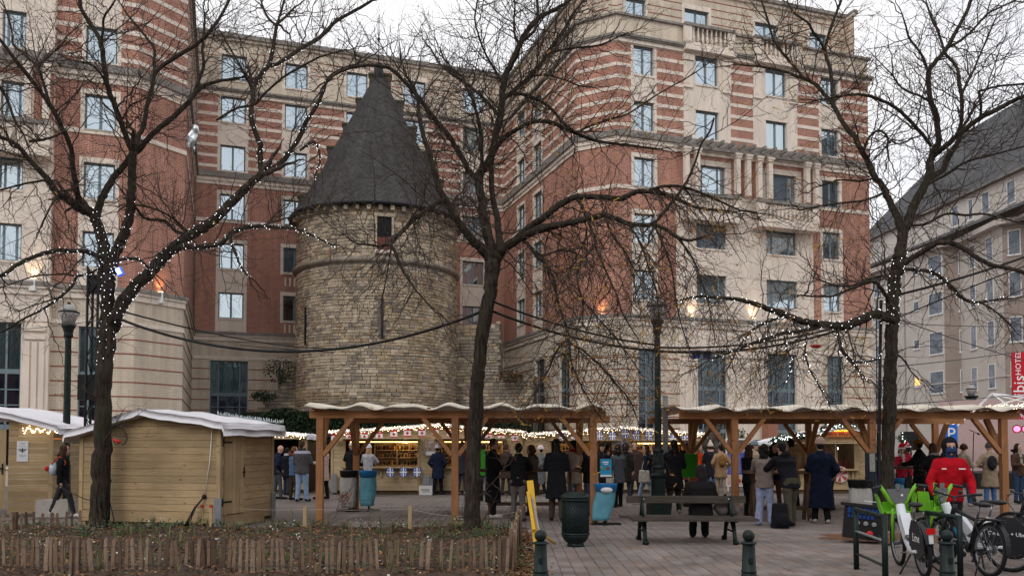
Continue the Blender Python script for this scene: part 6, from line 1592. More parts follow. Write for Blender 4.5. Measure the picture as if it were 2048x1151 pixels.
# lattice truss mast with floodlight beside the left tree
def truss():
    Y = 18.6; t = thing('truss_mast', 'black lattice mast standing behind the leftmost tree trunk', 'mast', pt(178, 898, Y).xy.to_3d())
    x0, x1 = pt(171, 800, Y).x, pt(192, 800, Y).x; zt = pt(180, 535, Y).z; w_ = x1-x0
    for (x, y) in ((x0, Y), (x1, Y), (x0, Y+w_), (x1, Y+w_)):
        b = MB(); b.tube([(x, y, 0), (x, y, zt)], .03, 8); b.build('chord', M_black, t)
    n = 17; z0 = 0
    for k in range(n):
        z = zt*k/n; z2 = zt*(k+1)/n; sx = k % 2
        b = MB(); b.tube([(x0 if sx else x1, Y, z), (x1 if sx else x0, Y, z2)], .012, 5); b.build('lattice_bar', M_black, t)
        b = MB(); b.tube([(x0, Y if sx else Y+w_, z), (x0, Y+w_ if sx else Y, z2)], .012, 5); b.tube([(x1, Y if sx else Y+w_, z), (x1, Y+w_ if sx else Y, z2)], .012, 5); b.build('lattice_bar', M_black, t)
    b = MB(); b.box(((x0+x1)/2, Y+w_/2, zt-.35), (w_*.9, w_*.9, .4)); b.build('equipment_box', M_black, t); b = MB(); b.box(((x0+x1)/2, Y+w_/2, 2.95), (w_*2.6, w_, .55)); b.build('speaker_box', M_black, t)
truss()
p = pt(237, 542, 16.9); t = thing('floodlight', 'small blue lit floodlight strapped to the leftmost tree', 'floodlight', p); Mx = Matrix.Rotation(R(-28), 3, 'Y')
b = MB(); b.box(p+V((0, .05, 0)), (.12, .07, .16), 0, Mx); b.build('housing', mat('floodlight_blue', (.03, .08, .45), .4, emit=(.05, .12, .9), estr=.8), t)
b = MB(); b.box(p+V((0, -.005, 0)), (.075, .02, .12), 0, Mx); b.build('lens', mat('blue_lens', (.4, .5, 1), emit=(.42, .5, 1), estr=4), t)
ld = bpy.data.lights.new('light', 'POINT'); ld.energy = 2; ld.color = (.4, .5, 1); lo = bpy.data.objects.new('light', ld); COL.objects.link(lo); lo.location = p+V((0, -.2, 0)); par(lo, t)
# black cable bundle running down the left trunk with red plug
b = MB(); b.tube([pt(222, 640, 17.4), pt(219, 760, 17.4), pt(219, 900, 17.4), pt(218, 990, 17.4), pt(217, 1050, 17.3)], .03, 6); b.tube([pt(219, 1000, 17.4), pt(232, 1055, 17.2)], .012, 4); b.tube([pt(219, 1000, 17.4), pt(212, 1055, 17.2)], .012, 4); tag(b.build('cable_bundle', M_black), 'black cable bundle running down the right side of the leftmost trunk', 'cable')
b = MB(); P_ = [pt(221, 852, 16.6), pt(232, 850, 16.6), pt(246, 858, 16.6), pt(254, 874, 16.6), pt(250, 886, 16.6), pt(243, 887, 16.6)]; b.tube(catmull(P_, 4), .011, 5); b.tube([pt(226, 878, 16.6), pt(240, 884, 16.6)], [.02, .035], 8, 1); b.tube([pt(221, 868, 16.6), pt(226, 878, 16.6), pt(232, 890, 16.6), pt(240, 885, 16.6)], .008, 4)
tag(b.build('plug_cable', [M_black, mat('red_plastic', (.5, .02, .02), .4)]), 'looped black cable with red plug hanging at the leftmost trunk', 'plug')
b = MB(); b.tube([pt(1762, 600, 16.9), pt(1759, 800, 16.9), pt(1758, 960, 16.8), pt(1760, 1060, 16.7)], .03, 6); b.tube([pt(1752, 600, 16.9), pt(1755, 950, 16.8)], .010, 4, 0); tag(b.build('cable_bundle', M_black), 'black cable bundle running down the left side of the right trunk', 'cable')

# cast iron litter bin
g = gnd(1151, 1092); t = thing('litter_bin', 'round dark green cast iron litter bin between the yellow barrier and bench', 'litter bin', (g.x, g.y, 0)); c = (g.x, g.y, 0); k = .93/103
b = MB(); b.lathe([(.155, 0), (.155, .05), (.14, .06), (.20, .10), (.245, .17), (.255, .22)], c, 28); b.build('foot', M_green, t)
b = MB(); b.lathe([(.245, .22), (.245, .80)], c, 40); b.build('body', M_green, t)
q = MB()
for j in range(13):
    for i in range(26):
        a = 2*math.pi*(i+.5*(j % 2))/26; z = .25+j*.043; Mz = Matrix.Rotation(a+math.pi/2, 3, 'Z'); q.box((g.x+.247*math.cos(a), g.y+.247*math.sin(a), z), (.030, .014, .030), 0, Mz)
stuff(q.build('raised_studs', M_green, t))
b = MB(); b.lathe([(.25, .205), (.268, .215), (.268, .235), (.25, .245)], c, 28); b.lathe([(.25, .79), (.27, .80), (.27, .82), (.25, .83)], c, 28); b.build('ring', M_green, t)
b = MB(); b.lathe([(.25, .82), (.275, .85), (.25, .885), (.17, .91), (.13, .915), (.13, .93), (.11, .93)], c, 28)
for i in range(28): a = 2*math.pi*i/28; b.tube([(g.x+.272*math.cos(a), g.y+.272*math.sin(a), .845), (g.x+.19*math.cos(a), g.y+.19*math.sin(a), .915)], .012, 4)
b.build('fluted_lid', M_green, t); t.scale = (.9, .9, .96)

# double sided bench
def bench():
    g = gnd(1372, 1086); Y = 14.75; x0, x1 = pt(1253, 1000, Y).x, pt(1491, 1000, Y).x; t = thing('park_bench', 'double sided park bench of dark planks on cast iron legs in the foreground', 'bench', ((x0+x1)/2, Y, 0))
    M_bw = woodmat('bench_wood', (.035, .028, .022), (.085, .07, .055), .1, True)
    cy = Y+.02; hz = .80
    b = MB(); b.box(((x0+x1)/2, cy, hz-.06), (x1-x0, .045, .125)); b.build('backrest', M_bw, t)
    for s, lab in ((-1, 'seat'), (1, 'seat')):
        for j, off in enumerate((.10, .27, .43)):
            if s > 0 and j == 2: continue
            b = MB(); b.box(((x0+x1)/2+.07*(1 if s < 0 else -.9), cy+s*off, .435-.006*j), (x1-x0+.06, .15, .04)); b.build('seat_plank', M_bw, t)
    for x in (x0+.27, x1-.27):
        b = MB()
        for s in (-1, 1):
            P_ = [V((x, cy+s*.12, .42)), V((x, cy+s*.22, .33)), V((x, cy+s*.30, .20)), V((x, cy+s*.34, .09)), V((x, cy+s*.40, .03))]
            b.tube(catmull(P_, 4), [.05, .05, .05, .045, .042, .04, .036, .034, .034, .034, .034, .034, .036, .04, .045, .05, .055][:17], 8)
            b.ball((x, cy+s*.40, .045), (.045, .07, .045), 10, 6)
            b.tube([(x, cy+s*.1, .41), (x, cy+s*.45, .40)], .025, 6)
            b.tube([(x, cy+s*.16, .42), (x, cy+s*.06, .62), (x, cy+s*.03, .80)], [.028, .024, .02], 8)
        b.tube([(x, cy-.3, .21), (x, cy+.3, .21)], .018, 6)
        b.build('iron_leg', M_green, t)
    for x in (x0+.29, x1-.29):
        b = MB(); b.ball((x, cy-.03, hz-.05), .014, 8, 5); b.build('bolt', M_white, t)
bench()

# yellow barrier lying on its side
def barrier():
    g = gnd(1090, 1085); M_y = mat('yellow_plastic', (.56, .33, .03), .45, noise=.12, nscale=4); Y = 13.6
    t = thing('yellow_barrier', 'yellow plastic road barrier stood on end beside the litter bin', 'barrier', gnd(1086, 1100))
    def q(u, v, d=0): return pt(u, v, Y+d)
    b = MB(); b.beam(q(1060, 962, .9), q(1078, 1125, -.6), .11, .05, up=V((0, 1, 0))); b.build('side_panel', M_y, t)
    b = MB(); b.beam(q(1056, 984, .6), q(1068, 1060, -.2), .05, .05, up=V((0, 1, 0))); b.build('side_panel', M_y, t)
    b = MB(); b.beam(q(1065, 995, .5), q(1078, 1060, -.1), .03, .02, up=V((0, 1, 0))); b.build('grey_stripe', M_steel, t)
    for (a, c) in (((1076, 1062), (1110, 1086)), ((1070, 1113), (1046, 1140)), ((1088, 1115), (1122, 1138))):
        b = MB(); b.tube([q(a[0], a[1], -.3), q(c[0], c[1], -.9 if c[1] > 1100 else .4)], .022, 8); b.build('foot_bar', M_y, t)
barrier()

# bin bag holders
M_bblue = mat('bin_blue', (.02, .18, .45), .45); M_bag = mat('blue_bag', (.12, .34, .43), .35, noise=.2, nscale=5, bump=.5, bscale=8); M_bagw = mat('white_bag', (.42, .42, .40), .5, noise=.12, nscale=5, bump=.5, bscale=9)
def bagholder(label, u, v, vt, ring, bag, w_, sway=0, poster=False, lenb=.62, base=True):
    g = gnd(u, v); t = thing('bag_stand', label, 'bin', (g.x, g.y, 0), 'market bin bag stands'); h = pt(u, vt, g.y).z; c = g
    b = MB(); b.tube([(g.x, g.y+.12, 0), (g.x, g.y+.12, h-.02)], .025, 8); b.build('pole', M_black, t)
    b = MB(); b.box((g.x, g.y, .025), (.62, .07, .05)); b.box((g.x, g.y+.1, .025), (.07, .55, .05)); b.build('foot', M_black, t)
    b = MB(); b.lathe([(w_*.50, h-.17), (w_*.55, h-.02), (w_*.57, h), (w_*.45, h)], (g.x, g.y, 0), 20, sy=.7); b.build('rim', ring, t)
    prof = []; n = 9
    b = MB()
    for i in range(n+1):
        q = i/n; prof.append((w_*(.46+.07*math.sin(q*3))*(1-.12*q), h-.15-lenb*q))
    base_ = len(b.v); K = 24
    for i, (r, z) in enumerate(prof):
        q = i/n
        for k in range(K):
            a = 2*math.pi*k/K; rr = r*(1+.07*math.sin(k*2.3+i*.5)+.05*math.sin(k*5.1)); b.v.append((g.x+rr*math.cos(a)+sway*q, g.y+rr*math.sin(a)*.65, z))
    for i in range(n):
        for k in range(K): b.face((i*K+k, i*K+(k+1) % K, (i+1)*K+(k+1) % K, (i+1)*K+k), 0, smooth=True)
    b.face([n*K+k for k in range(K)]); b.build('bag', bag, t)
    if poster:
        b = MB(); b.box((g.x, g.y-.02, h+.33), (.28, .04, .42)); b.build('poster_frame', M_black, t)
        b = MB(); b.box((g.x, g.y-.043, h+.33), (.24, .006, .38)); b.build('poster', mat('poster_blue', (.03, .28, .52), .5), t)
        b = MB(); b.box((g.x, g.y-.048, h+.165), (.24, .004, .04)); b.box((g.x-.01, g.y-.048, h+.45), (.13, .004, .03)); b.box((g.x+.0, g.y-.048, h+.41), (.09, .004, .02)); b.build('print', M_white, t)
        b = MB(); b.ball((g.x+.04, g.y-.048, h+.32), (.05, .004, .035), 10, 6); b.ball((g.x-.06, g.y-.048, h+.30), (.025, .004, .03), 8, 5, 1); b.build('print', [mat('print_brown', (.25, .07, .04)), mat('print_green', (.1, .35, .05))], t)
        b = MB(); b.ball((g.x, g.y-.16, h-.13), (.13, .06, .06), 14, 6); b.build('badge', M_white, t)
bagholder('blue rimmed stand with pale blue bag beside the right post of the left pergola', 1212, 1049, 966, M_bblue, M_bag, .44, -.12, True)
bagholder('blue rimmed stand with pale blue bag behind the second pergola post', 736, 1021, 940, M_bblue, M_bag, .42, -.02, lenb=.75)
bagholder('black rimmed stand with translucent white bag, left of the blue one', 697, 1021, 940, M_black, M_bagw, .42, 0, lenb=.8)
bagholder('black rimmed stand with white bag beside the right tree trunk', 1722, 1050, 958, M_black, M_bagw, .48, 0, lenb=.75)
bagholder('small blue bin stand just right of the right trunk', 1796, 1015, 955, M_bblue, M_bag, .34, 0, lenb=.4)
# power distribution box and rack
def powerbox():
    g = gnd(1722, 1088); t = thing('power_box', 'black electric distribution box with sockets tilted against the right tree', 'electric box', g); Mr = (Matrix.Rotation(R(6), 4, 'Y') @ Matrix.Rotation(R(-20), 4, 'Z')).to_3x3()
    c = V((g.x+.15, g.y+.25, .35)); b = MB(); b.box(c, (.64, .38, .56), 0, Mr); b.box(c+V((-.0, 0, .29)), (.72, .44, .05), 0, Mr); b.build('housing', M_black, t)
    b = MB()
    for k in range(9): b.box(c+Mr @ V((-.25+k*.062, -.195, .2)), (.045, .05, .10), 0, Mr)
    for k in range(7): b.box(c+Mr @ V((-.25+k*.062, -.195, .10)), (.04, .04, .06), 0, Mr)
    b.build('socket_row', mat('socket_blue', (.01, .045, .2), .4), t)
    for k in range(3): b = MB(); q = c+Mr @ V((-.10+k*.13, -.195, -.01)); b.lathe([(.04, -.02), (.04, .02), (.03, .025)], q, 12, M=(Mr @ Matrix.Rotation(R(90), 3, 'X'))); b.build('socket', M_steel, t)
    b = MB(); q = c+Mr @ V((.10, -.23, -.17)); b.lathe([(.045, -.05), (.055, .05), (.03, .06)], q, 12, M=(Mr @ Matrix.Rotation(R(90), 3, 'X'))); b.build('plug', mat('red_plastic', (.5, .02, .02)), t)
    b = MB(); b.box(c+V((.12, -.04, .36)), (.22, .16, .006), 0, Mr); b.build('paper', M_white, t)
    b = MB(); b.tube(catmull([c+V((.12, -.3, -.17)), c+V((.15, -.42, -.3)), c+V((.3, -.4, -.33)), c+V((.7, -.1, -.33))], 5), .02, 6); tag(b.build('cable', M_black), 'black cable looping from the electric box towards the trunk', 'cable')
powerbox()
def rack(label, u0, v0, u1, v1, h=.84):
    a, c = gnd(u0, v0), gnd(u1, v1); t = thing('bike_rack', label, 'bike rack', a, 'dark green bike racks')
    for p in (a, c): b = MB(); b.tube([p, p+V((0, 0, h))], .036, 10); b.build('post', M_green, t)
    b = MB(); b.tube([a+V((0, 0, h-.03)), c+V((0, 0, h-.03))], .03, 8); b.build('top_rail', M_green, t)
    for z in (h-.32, h-.62): b = MB(); b.box(((a+c)/2)+V((0, 0, z)), ((c-a).length-.06, .05, .015), 0, Matrix.Rotation(math.atan2(c.y-a.y, c.x-a.x), 3, 'Z')); b.build('cross_rail', M_steel if z > .4 else M_green, t)
rack('green tube bike rack at the electric box left of the first green bike', 1713, 1138, 1771, 1168)
rack('green tube bike rack between the bicycles on the right', 1856, 1134, 1921, 1152, .78)
# meter panel on the dark cabinet at the right trunk
g = gnd(1752, 1050); t = thing('meter_cabinet', 'slim dark cabinet with meter window left of the right trunk', 'cabinet', g); b = MB(); zt = pt(1750, 905, g.y).z; b.box((g.x, g.y+.1, zt/2), (.26, .2, zt)); b.build('housing', mat('navy_cabinet', (.02, .03, .05), .5), t)
b = MB(); b.box((g.x-.06, g.y-.01, zt-.2), (.11, .02, .38)); b.build('meter_window', mat('meter_grey', (.35, .35, .33), .4, noise=.5, nscale=30), t); b = MB(); b.box((g.x+.05, g.y-.01, zt-.12), (.04, .02, .06)); b.build('label_plate', M_white, t)
# standing tables under the pergolas
def table(label, u, v, w_, h=1.08, d=.5):
    g = gnd(u, v); t = thing('standing_table', label, 'table', g, 'standing tables under the pergolas')
    b = MB(); b.box((g.x, g.y, h), (w_, d, .06)); b.build('table_top', M_bwood, t)
    for s in (-1, 1):
        b = MB(); b.beam((g.x+s*w_*.4, g.y-.2, 0), (g.x+s*w_*.4, g.y+.05, h-.03), .07, .07); b.beam((g.x+s*w_*.4, g.y+.2, 0), (g.x+s*w_*.4, g.y-.05, h-.03), .07, .07); b.build('trestle', M_bwood, t)
    b = MB(); b.box((g.x, g.y, .28), (w_*.85, .1, .08)); b.build('stretcher', M_bwood, t)
M_bwood = woodmat('table_wood', (.06, .035, .02), (.13, .075, .045))
table('long dark standing table under the left pergola right of the middle tree', 1060, 1030, 2.4)
table('dark standing table with people leaning on it under the right pergola', 1560, 1040, 1.5)
table('dark standing table right of the right trunk near the santa hats', 1815, 1015, 1.5)
# green bin, info board
g = gnd(1390, 1012); t = thing('green_box', 'bright green upright box behind the left post of the right pergola', 'box', g); b = MB(); a, c = pt(1361, 907, g.y), pt(1392, 962, g.y); b.box(((a.x+c.x)/2, g.y, a.z/2+.4), (c.x-a.x, .5, a.z-.8)); b.build('body', mat('lime_box', (.03, .20, .01), .6), t); b = MB(); b.box(((a.x+c.x)/2, g.y, .22), (.3, .3, .44)); b.build('stand', M_black, t)
g = gnd(957, 1000); t = thing('green_box', 'bright green upright box just right of the middle trunk', 'box', g); b = MB(); a = pt(950, 898, g.y); c = pt(970, 950, g.y); b.box(((a.x+c.x)/2, g.y, (a.z+c.z)/2), (c.x-a.x, .3, a.z-c.z)); b.build('body', MATS['lime_box'], t); b = MB(); b.box(((a.x+c.x)/2, g.y, c.z/2), (.2, .2, c.z)); b.build('stand', M_black, t)
g = gnd(1472, 982); t = thing('info_board', 'white framed information board with blue text panels behind the right pergola post', 'sign', g); a, c = pt(1451, 876, g.y), pt(1493, 972, g.y); cx = (a.x+c.x)/2; w_ = c.x-a.x; hh = a.z-c.z
b = MB(); b.box((cx, g.y, (a.z+c.z)/2), (w_, .06, hh)); b.build('frame', M_white, t); b = MB(); b.box((cx, g.y-.035, a.z-hh*.13), (w_*.88, .01, hh*.2)); b.build('photo', mat('photo_strip', (.12, .1, .1), .6, noise=.5, nscale=10), t)
b = MB(); b.box((cx, g.y-.035, a.z-hh*.5), (w_*.88, .01, hh*.5)); b.build('panel', mat('panel_blue', (.07, .09, .36), .6), t); b = MB(); b.box((cx, g.y-.035, a.z-hh*.86), (w_*.88, .01, hh*.2)); b.build('panel', mat('panel_pink', (.6, .42, .38), .6), t)
text_mesh('title', 'WINTER PLEASURE', .09, M_white, t, (cx, g.y-.043, a.z-hh*.28), (R(90), 0, 0)); b = MB()
for k in range(12): b.box((cx-.06+rnd(-.02, .02), g.y-.042, a.z-hh*(.34+k*.033)), (w_*.55, .004, .014))
b.build('text_lines', mat('pale_blue_ink', (.35, .38, .6)), t); b = MB(); b.ball((cx-.08, g.y-.045, a.z-hh*.86), (.05, .005, .11), 10, 6); b.ball((cx+.12, g.y-.045, a.z-hh*.88), (.05, .005, .07), 10, 6, 1); b.build('drawing', [M_black, mat('red_print', (.5, .05, .05))], t)
for s in (-1, 1): b = MB(); b.box((cx+s*w_*.4, g.y, c.z/2), (.05, .05, c.z)); b.build('leg', M_white, t)
# rough bronze statue behind the stalls
g = gnd(1432, 975); t = thing('statue', 'weathered dark stone figure with draped folds behind the right pergola', 'statue', g); r_ = np.random.RandomState(3); Yq = g.y+1.5; b = MB()
for i in range(30):
    q = i/29; v = 960-120*q; u = 1428+8*math.sin(q*7); p = pt(u, v, Yq); b.ball(p, (rnd(.35, .5)*(1.1-.5*q), .4, rnd(.14, .3)), 10, 7, M=Matrix.Rotation(rnd(-.6, .6), 3, 'Y'))
p = pt(1436, 842, Yq); b.ball(p, (.24, .24, .3), 12, 8); b.ball(pt(1420, 875, Yq-.2), (.28, .25, .5), 12, 8, M=Matrix.Rotation(.5, 3, 'Y')); b.build('figure', mat('dark_bronze', (.075, .062, .05), .8, noise=.5, nscale=5, bump=1, bscale=10), t)
b = MB(); b.box((g.x, Yq, .5), (1.3, 1.3, 1.0)); b.build('plinth', mat('plinth_stone', (.2, .18, .16), .9, noise=.2), t)
b = MB(); p = pt(1515, 905, 34.5)
# brick pier and pale base of the ground floor
sA = FF.s(1520, 860); b = MB(); FF.box(b, FF.s(1521, 860), FF.s(1541, 860), 0, FF.sz(1530, 842)[1], .12, .7); tag(b.build('brick_pier', mat('pale_red_brick', (.30, .14, .09), .9, noise=.3, nscale=14)), 'low pinkish brick pier before the hotel ground floor behind the right pergola', 'pier')
# christmas tree behind stalls
q = pt(1482, 905, 34.0); bush('small_fir_tree', 'small dark fir tree beside the information board', 'tree', (q.x, q.y, 1.2), .5, .5, 1.2, 700, .06, M_fir, 9, 1)

# ---------------------------------------------------------------- stage on the right
def stage():
    Y = 33; t = thing('stage_tent', 'open stage tent with aluminium roof frame and pale back wall at far right', 'stage', pt(2000, 898, Y).xy.to_3d())
    M_al = mat('aluminium', (.62, .63, .65), .35, .3); M_back = mat('stage_backdrop', (.42, .33, .31), .9, noise=.06, nscale=2)
    def q(u, v, d=0): return pt(u, v, Y+d)
    b = MB(); a, c = q(1880, 898, 3), q(2200, 898, 3); b.quad((a.x, Y+3, .6), (c.x, Y+3, .6), (c.x, Y+3, 3.6), (a.x, Y+3, 3.6)); b.build('back_wall', M_back, t)
    b = MB(); b.box(((a.x+c.x)/2, Y+1.6, .3), (c.x-a.x, 3, .6)); b.build('stage_floor', M_black, t)
    for (p0, p1) in (((1984, 787), (1870, 893)), ((1984, 787), (2080, 812)), ((1984, 787), (2070, 850)), ((2080, 785), (1960, 820)), ((1870, 893), (1866, 960)), ((1984, 787), (2100, 800))):
        b = MB(); b.tube([q(*p0), q(*p1)], .045, 6); b.build('truss_bar', M_al, t)
    b = MB(); n = len(b.v); pts_ = [q(1905, 822, 0), q(2110, 800, 0), q(2110, 838, 1), q(1895, 838, 1)]; b.v = [tuple(p) for p in pts_]; b.face((0, 1, 2, 3)); b.build('canopy', mat('maroon_canvas', (.12, .05, .045), .9), t)
    lt = thing('string_lights', 'warm light string along the stage tent edge and down its left leg', 'string lights', q(1905, 815), 'light strings on stall roofs'); r_ = np.random.RandomState(2); P_ = []
    for k in range(240): u = 1905+155*k/240; P_.append(q(u+r_.normal()*1.5, 819-.06*(u-1905)+r_.normal()*2.2, -.3))
    for k in range(120): s = k/120; P_.append(q(1909-26*s+r_.normal()*1.6, 842+36*s+r_.normal()*1.5, -.3))
    bulbs(lt, P_, .016, M_bulbw, limit=100)
    for (u, v, r_) in ((2034, 857, .16), (2052, 857, .16)):
        l = thing('stage_light', 'round red stage spotlight glowing at far right' if u < 2040 else 'red stage spotlight cut by the right picture edge', 'spotlight', q(u, v)); b = MB(); b.ball(q(u, v), r_, 12, 8); b.build('housing', M_black, l); b = MB(); b.ball(q(u, v, -.1), r_*.72, 12, 8); b.build('lens', mat('red_lens', (1, .1, .2), emit=(1, .08, .16), estr=5), l)
        ld = bpy.data.lights.new('light', 'POINT'); ld.energy = 9; ld.color = (1, .12, .3); lo = bpy.data.objects.new('light', ld); COL.objects.link(lo); lo.location = q(u, v, .9); par(lo, l)
    for (u, v, w_, h_) in ((1797, 0, 0, 0),): pass
    s = thing('loudspeaker', 'black loudspeaker on pole behind the mustard cap man', 'loudspeaker', q(1820, 880)); b = MB(); b.box(q(1820, 881), (.52, .45, .72)); b.build('cabinet', M_black, s); b = MB(); b.tube([q(1822, 900), V((q(1822, 900).x, Y, 0))], .03, 6); b.build('pole', M_black, s)
    for (u0, v0, v1, lab) in ((1947, 865, 965, 'tall microphone stand in the middle of the stage'), (1914, 895, 965, 'short microphone stand at the left of the stage'), (1995, 870, 960, 'microphone stand near the right pergola post')):
        s = thing('microphone_stand', lab, 'microphone stand', q(u0, v1, 1)); b = MB(); b.tube([q(u0-2, v1, 1), q(u0, v0, 1)], .02, 5); b.tube([q(u0-8, v0-6, 1), q(u0+10, v0+2, 1)], .016, 5); b.tube([q(u0+8, v0+1, 1), q(u0+12, v0+3, 1)], .035, 6); b.build('stand', M_black, s)
    return t
stage()
g = gnd(1902, 985); t = thing('parking_sign', 'blue square parking sign with white P behind the red jacket man', 'sign', g); p = pt(1902, 868, g.y); b = MB(); b.box(p, (.45, .03, .72)); b.build('sign_plate', mat('sign_blue', (.02, .14, .55), .4), t); text_mesh('letter', 'P', .62, M_white, t, p+V((0, -.02, 0)), (R(90), 0, 0)); b = MB(); b.tube([(p.x, g.y+.04, 0), (p.x, g.y+.04, p.z+.3)], .03, 8); b.build('pole', M_steel, t)
# ---------------------------------------------------------------- bicycles
M_tyre = mat('tyre_rubber', (.012, .012, .013), .8); M_rim = mat('rim_alloy', (.25, .25, .27), .3, .7)
M_lg = mat('lime_green_plastic', (.17, .47, .03), .4, noise=.12, nscale=6); M_wf = mat('bike_white', (.62, .64, .68), .35); M_bk = mat('bike_black', (.02, .021, .024), .4); M_gr = mat('bike_grey', (.14, .14, .15), .4)
M_bl = mat('bike_blue', (.02, .16, .30), .4); M_redl = mat('rear_reflector', (.5, .01, .01), .3)
def wheel(t, y, r=.34, w_=.026, name='wheel'):
    b = MB(); K = 36
    def ring(rr, rt, mi, n=8):
        base = len(b.v)
        for k in range(K):
            a = 2*math.pi*k/K
            for j in range(n):
                c = 2*math.pi*j/n; q = rr+rt*math.cos(c); b.v.append((rt*math.sin(c), y+q*math.cos(a), r+q*math.sin(a)))
        for k in range(K):
            for j in range(n): b.face((base+k*n+j, base+k*n+(j+1) % n, base+((k+1) % K)*n+(j+1) % n, base+((k+1) % K)*n+j), mi, smooth=True)
    ring(r-w_, w_, 0)
    w = b.build(name, M_tyre, t, False)
    b = MB(); ring(r-w_*2.1, .014, 0, 6); b.build('rim', M_rim, w, False)
    b = MB()
    for k in range(24):
        a = 2*math.pi*k/24; s = .025 if k % 2 else -.025; c = V((s, y+.02*math.cos(a+1), r+.02*math.sin(a+1))); e = V((0, y+(r-.06)*math.cos(a), r+(r-.06)*math.sin(a))); b.tube([c, e], .0022, 3, cap=False)
    b.tube([(-.05, y, r), (.05, y, r)], .025, 8); b.build('spokes', M_rim, w, False)
def tb(b, pts_, r, n=8, mi=0): b.tube([V(p) for p in pts_], r, n, mi)
def saddle(t, y, z, m=M_bk):
    b = MB(); b.ball((0, y-.06, z), (.085, .10, .035), 14, 8); b.ball((0, y+.07, z), (.035, .13, .028), 12, 8); b.build('saddle', m, t, False)
def bike(kind, label, pos, head, lean=0, text=None, steer=0):
    """local frame: +y forward, rear hub at origin y=0"""
    t = thing('bicycle', label, 'bicycle', (pos[0], pos[1], 0), 'parked bicycles', 0)
    t.rotation_euler = (0, lean, math.atan2(-head[0], head[1]))
    WB = 1.10 if kind == 'hire' else 1.06; r = .33 if kind == 'hire' else .35
    wheel(t, 0, r); wheel(t, WB, r)
    if kind == 'hire':
        b = MB(); tb(b, [(0, WB-.24, .86), (0, WB-.34, .62), (0, WB-.52, .40), (0, .42, .30), (0, .30, .28)], [.06, .065, .062, .062, .06], 10); tb(b, [(0, .46, .30), (0, .33, .55), (0, .27, .70)], [.045, .035, .028], 8)
        for s in (-1, 1): tb(b, [(s*.06, .34, .28), (s*.075, 0, r)], .022, 6)
        b.build('frame', M_wf, t, False)
        b = MB(); tb(b, [(0, .27, .70), (0, .225, .88)], .016, 8); b.build('seat_post', M_rim, t, False); saddle(t, .20, .91)
        q = MB(); q.box((0, .60, .60), (.13, .10, .34), 0, Matrix.Rotation(R(-38), 3, 'X')); bb = q.build('battery', M_wf, t, False)
        q = MB(); q.box((0, .555, .555), (.10, .06, .30), 0, Matrix.Rotation(R(-38), 3, 'X')); q.build('battery_cover', M_gr, bb, False)
        b = MB()
        for s in (-1, 1): tb(b, [(s*.055, WB, r), (s*.075, WB-.09, .62), (s*.07, WB-.14, .80)], .022, 8)
        tb(b, [(-.07, WB-.12, .74), (.07, WB-.12, .74)], .03, 6)
        b.build('fork', M_lg, t, False)
        # the green V shaped handlebar shell with basket sides
        b = MB()
        for s in (-1, 1):
            tb(b, [(s*.02, WB-.15, .84), (s*.10, WB-.17, .90), (s*.17, WB-.19, 1.02), (s*.24, WB-.22, 1.13)], [.035, .034, .03, .024], 8)
            b.prism([(0, 0), (.02, 0), (.02, .22), (0, .28)], .16, 0, Matrix.Translation((s*.20-.01, WB-.14, .74)) @ Matrix.Rotation(s*R(12), 4, 'Y'))
        b.box((0, WB+.02, .82), (.34, .02, .14)); b.box((0, WB-.06, .75), (.32, .16, .02))
        b.build('handlebar_shell', M_lg, t, False)
        b = MB(); b.prism([(-.155, .20), (.155, .20), (.10, .06), (.05, .0), (-.05, .0), (-.10, .06)], .05, 0, Matrix.Translation((0, WB-.21, .875))); b.box((0, WB-.2, 1.10), (.05, .04, .09)); d = b.build('display', M_gr, t, False)
        b = MB(); b.lathe([(.016, 0), (.016, .006)], (.04, WB-.215, .99), 10, M=Matrix.Rotation(R(90), 3, 'X')); b.build('badge', M_white, d, False)
        for s in (-1, 1):
            b = MB(); tb(b, [(s*.23, WB-.22, 1.12), (s*.36, WB-.31, 1.10)], .022, 8); tb(b, [(s*.22, WB-.20, 1.09), (s*.31, WB-.24, 1.04)], .008, 5); b.build('grip', M_bk, t, False)
        # skirt guard over the rear wheel
        for s in (-1, 1):
            b = MB(); P_ = [(-.30, .33), (-.27, .56), (-.10, .72), (.14, .72), (.26, .58), (.30, .40), (.14, .28), (-.05, .22)]
            b.prism([(y, z) for (y, z) in P_], .012, 0, Matrix.Translation((s*.055-.006, 0, 0)) @ Matrix.Rotation(R(90), 4, 'Z')); g_ = b.build('skirt_guard', M_bk, t, False)
            if text: 
                o = text_mesh('lettering', text, .074 if len(text) > 5 else .15, M_signw, g_, (s*.07, -.01 if len(text) < 6 else .0, .5), (R(90), 0, R(90)*s), world=False)
        b = MB(); K = 16
        for k in range(K):
            a0, a1 = R(20+k*9.5), R(20+(k+1)*9.5); n = len(b.v)
            for (a, rr) in ((a0, r+.025), (a1, r+.025)):
                for s in (-.05, .05): b.v.append((s, -rr*math.cos(a)*-1*-1, r+rr*math.sin(a)))
            b.face((n, n+1, n+3, n+2), 0, smooth=True)
        b.build('mudguard', M_bk, t, False)
        b = MB(); b.box((0, -r-.06, .62), (.10, .03, .07)); b.build('tail_light', M_redl, t, False); b = MB(); b.box((0, -r-.05, .53), (.05, .02, .12), 0); b.build('tail_plate', M_wf, t, False)
        b = MB(); tb(b, [(.05, .35, .25), (.28, .25, .01)], .012, 6); tb(b, [(-.05, .35, .25), (-.24, .22, .01)], .012, 6); b.build('kickstand', M_bk, t, False)
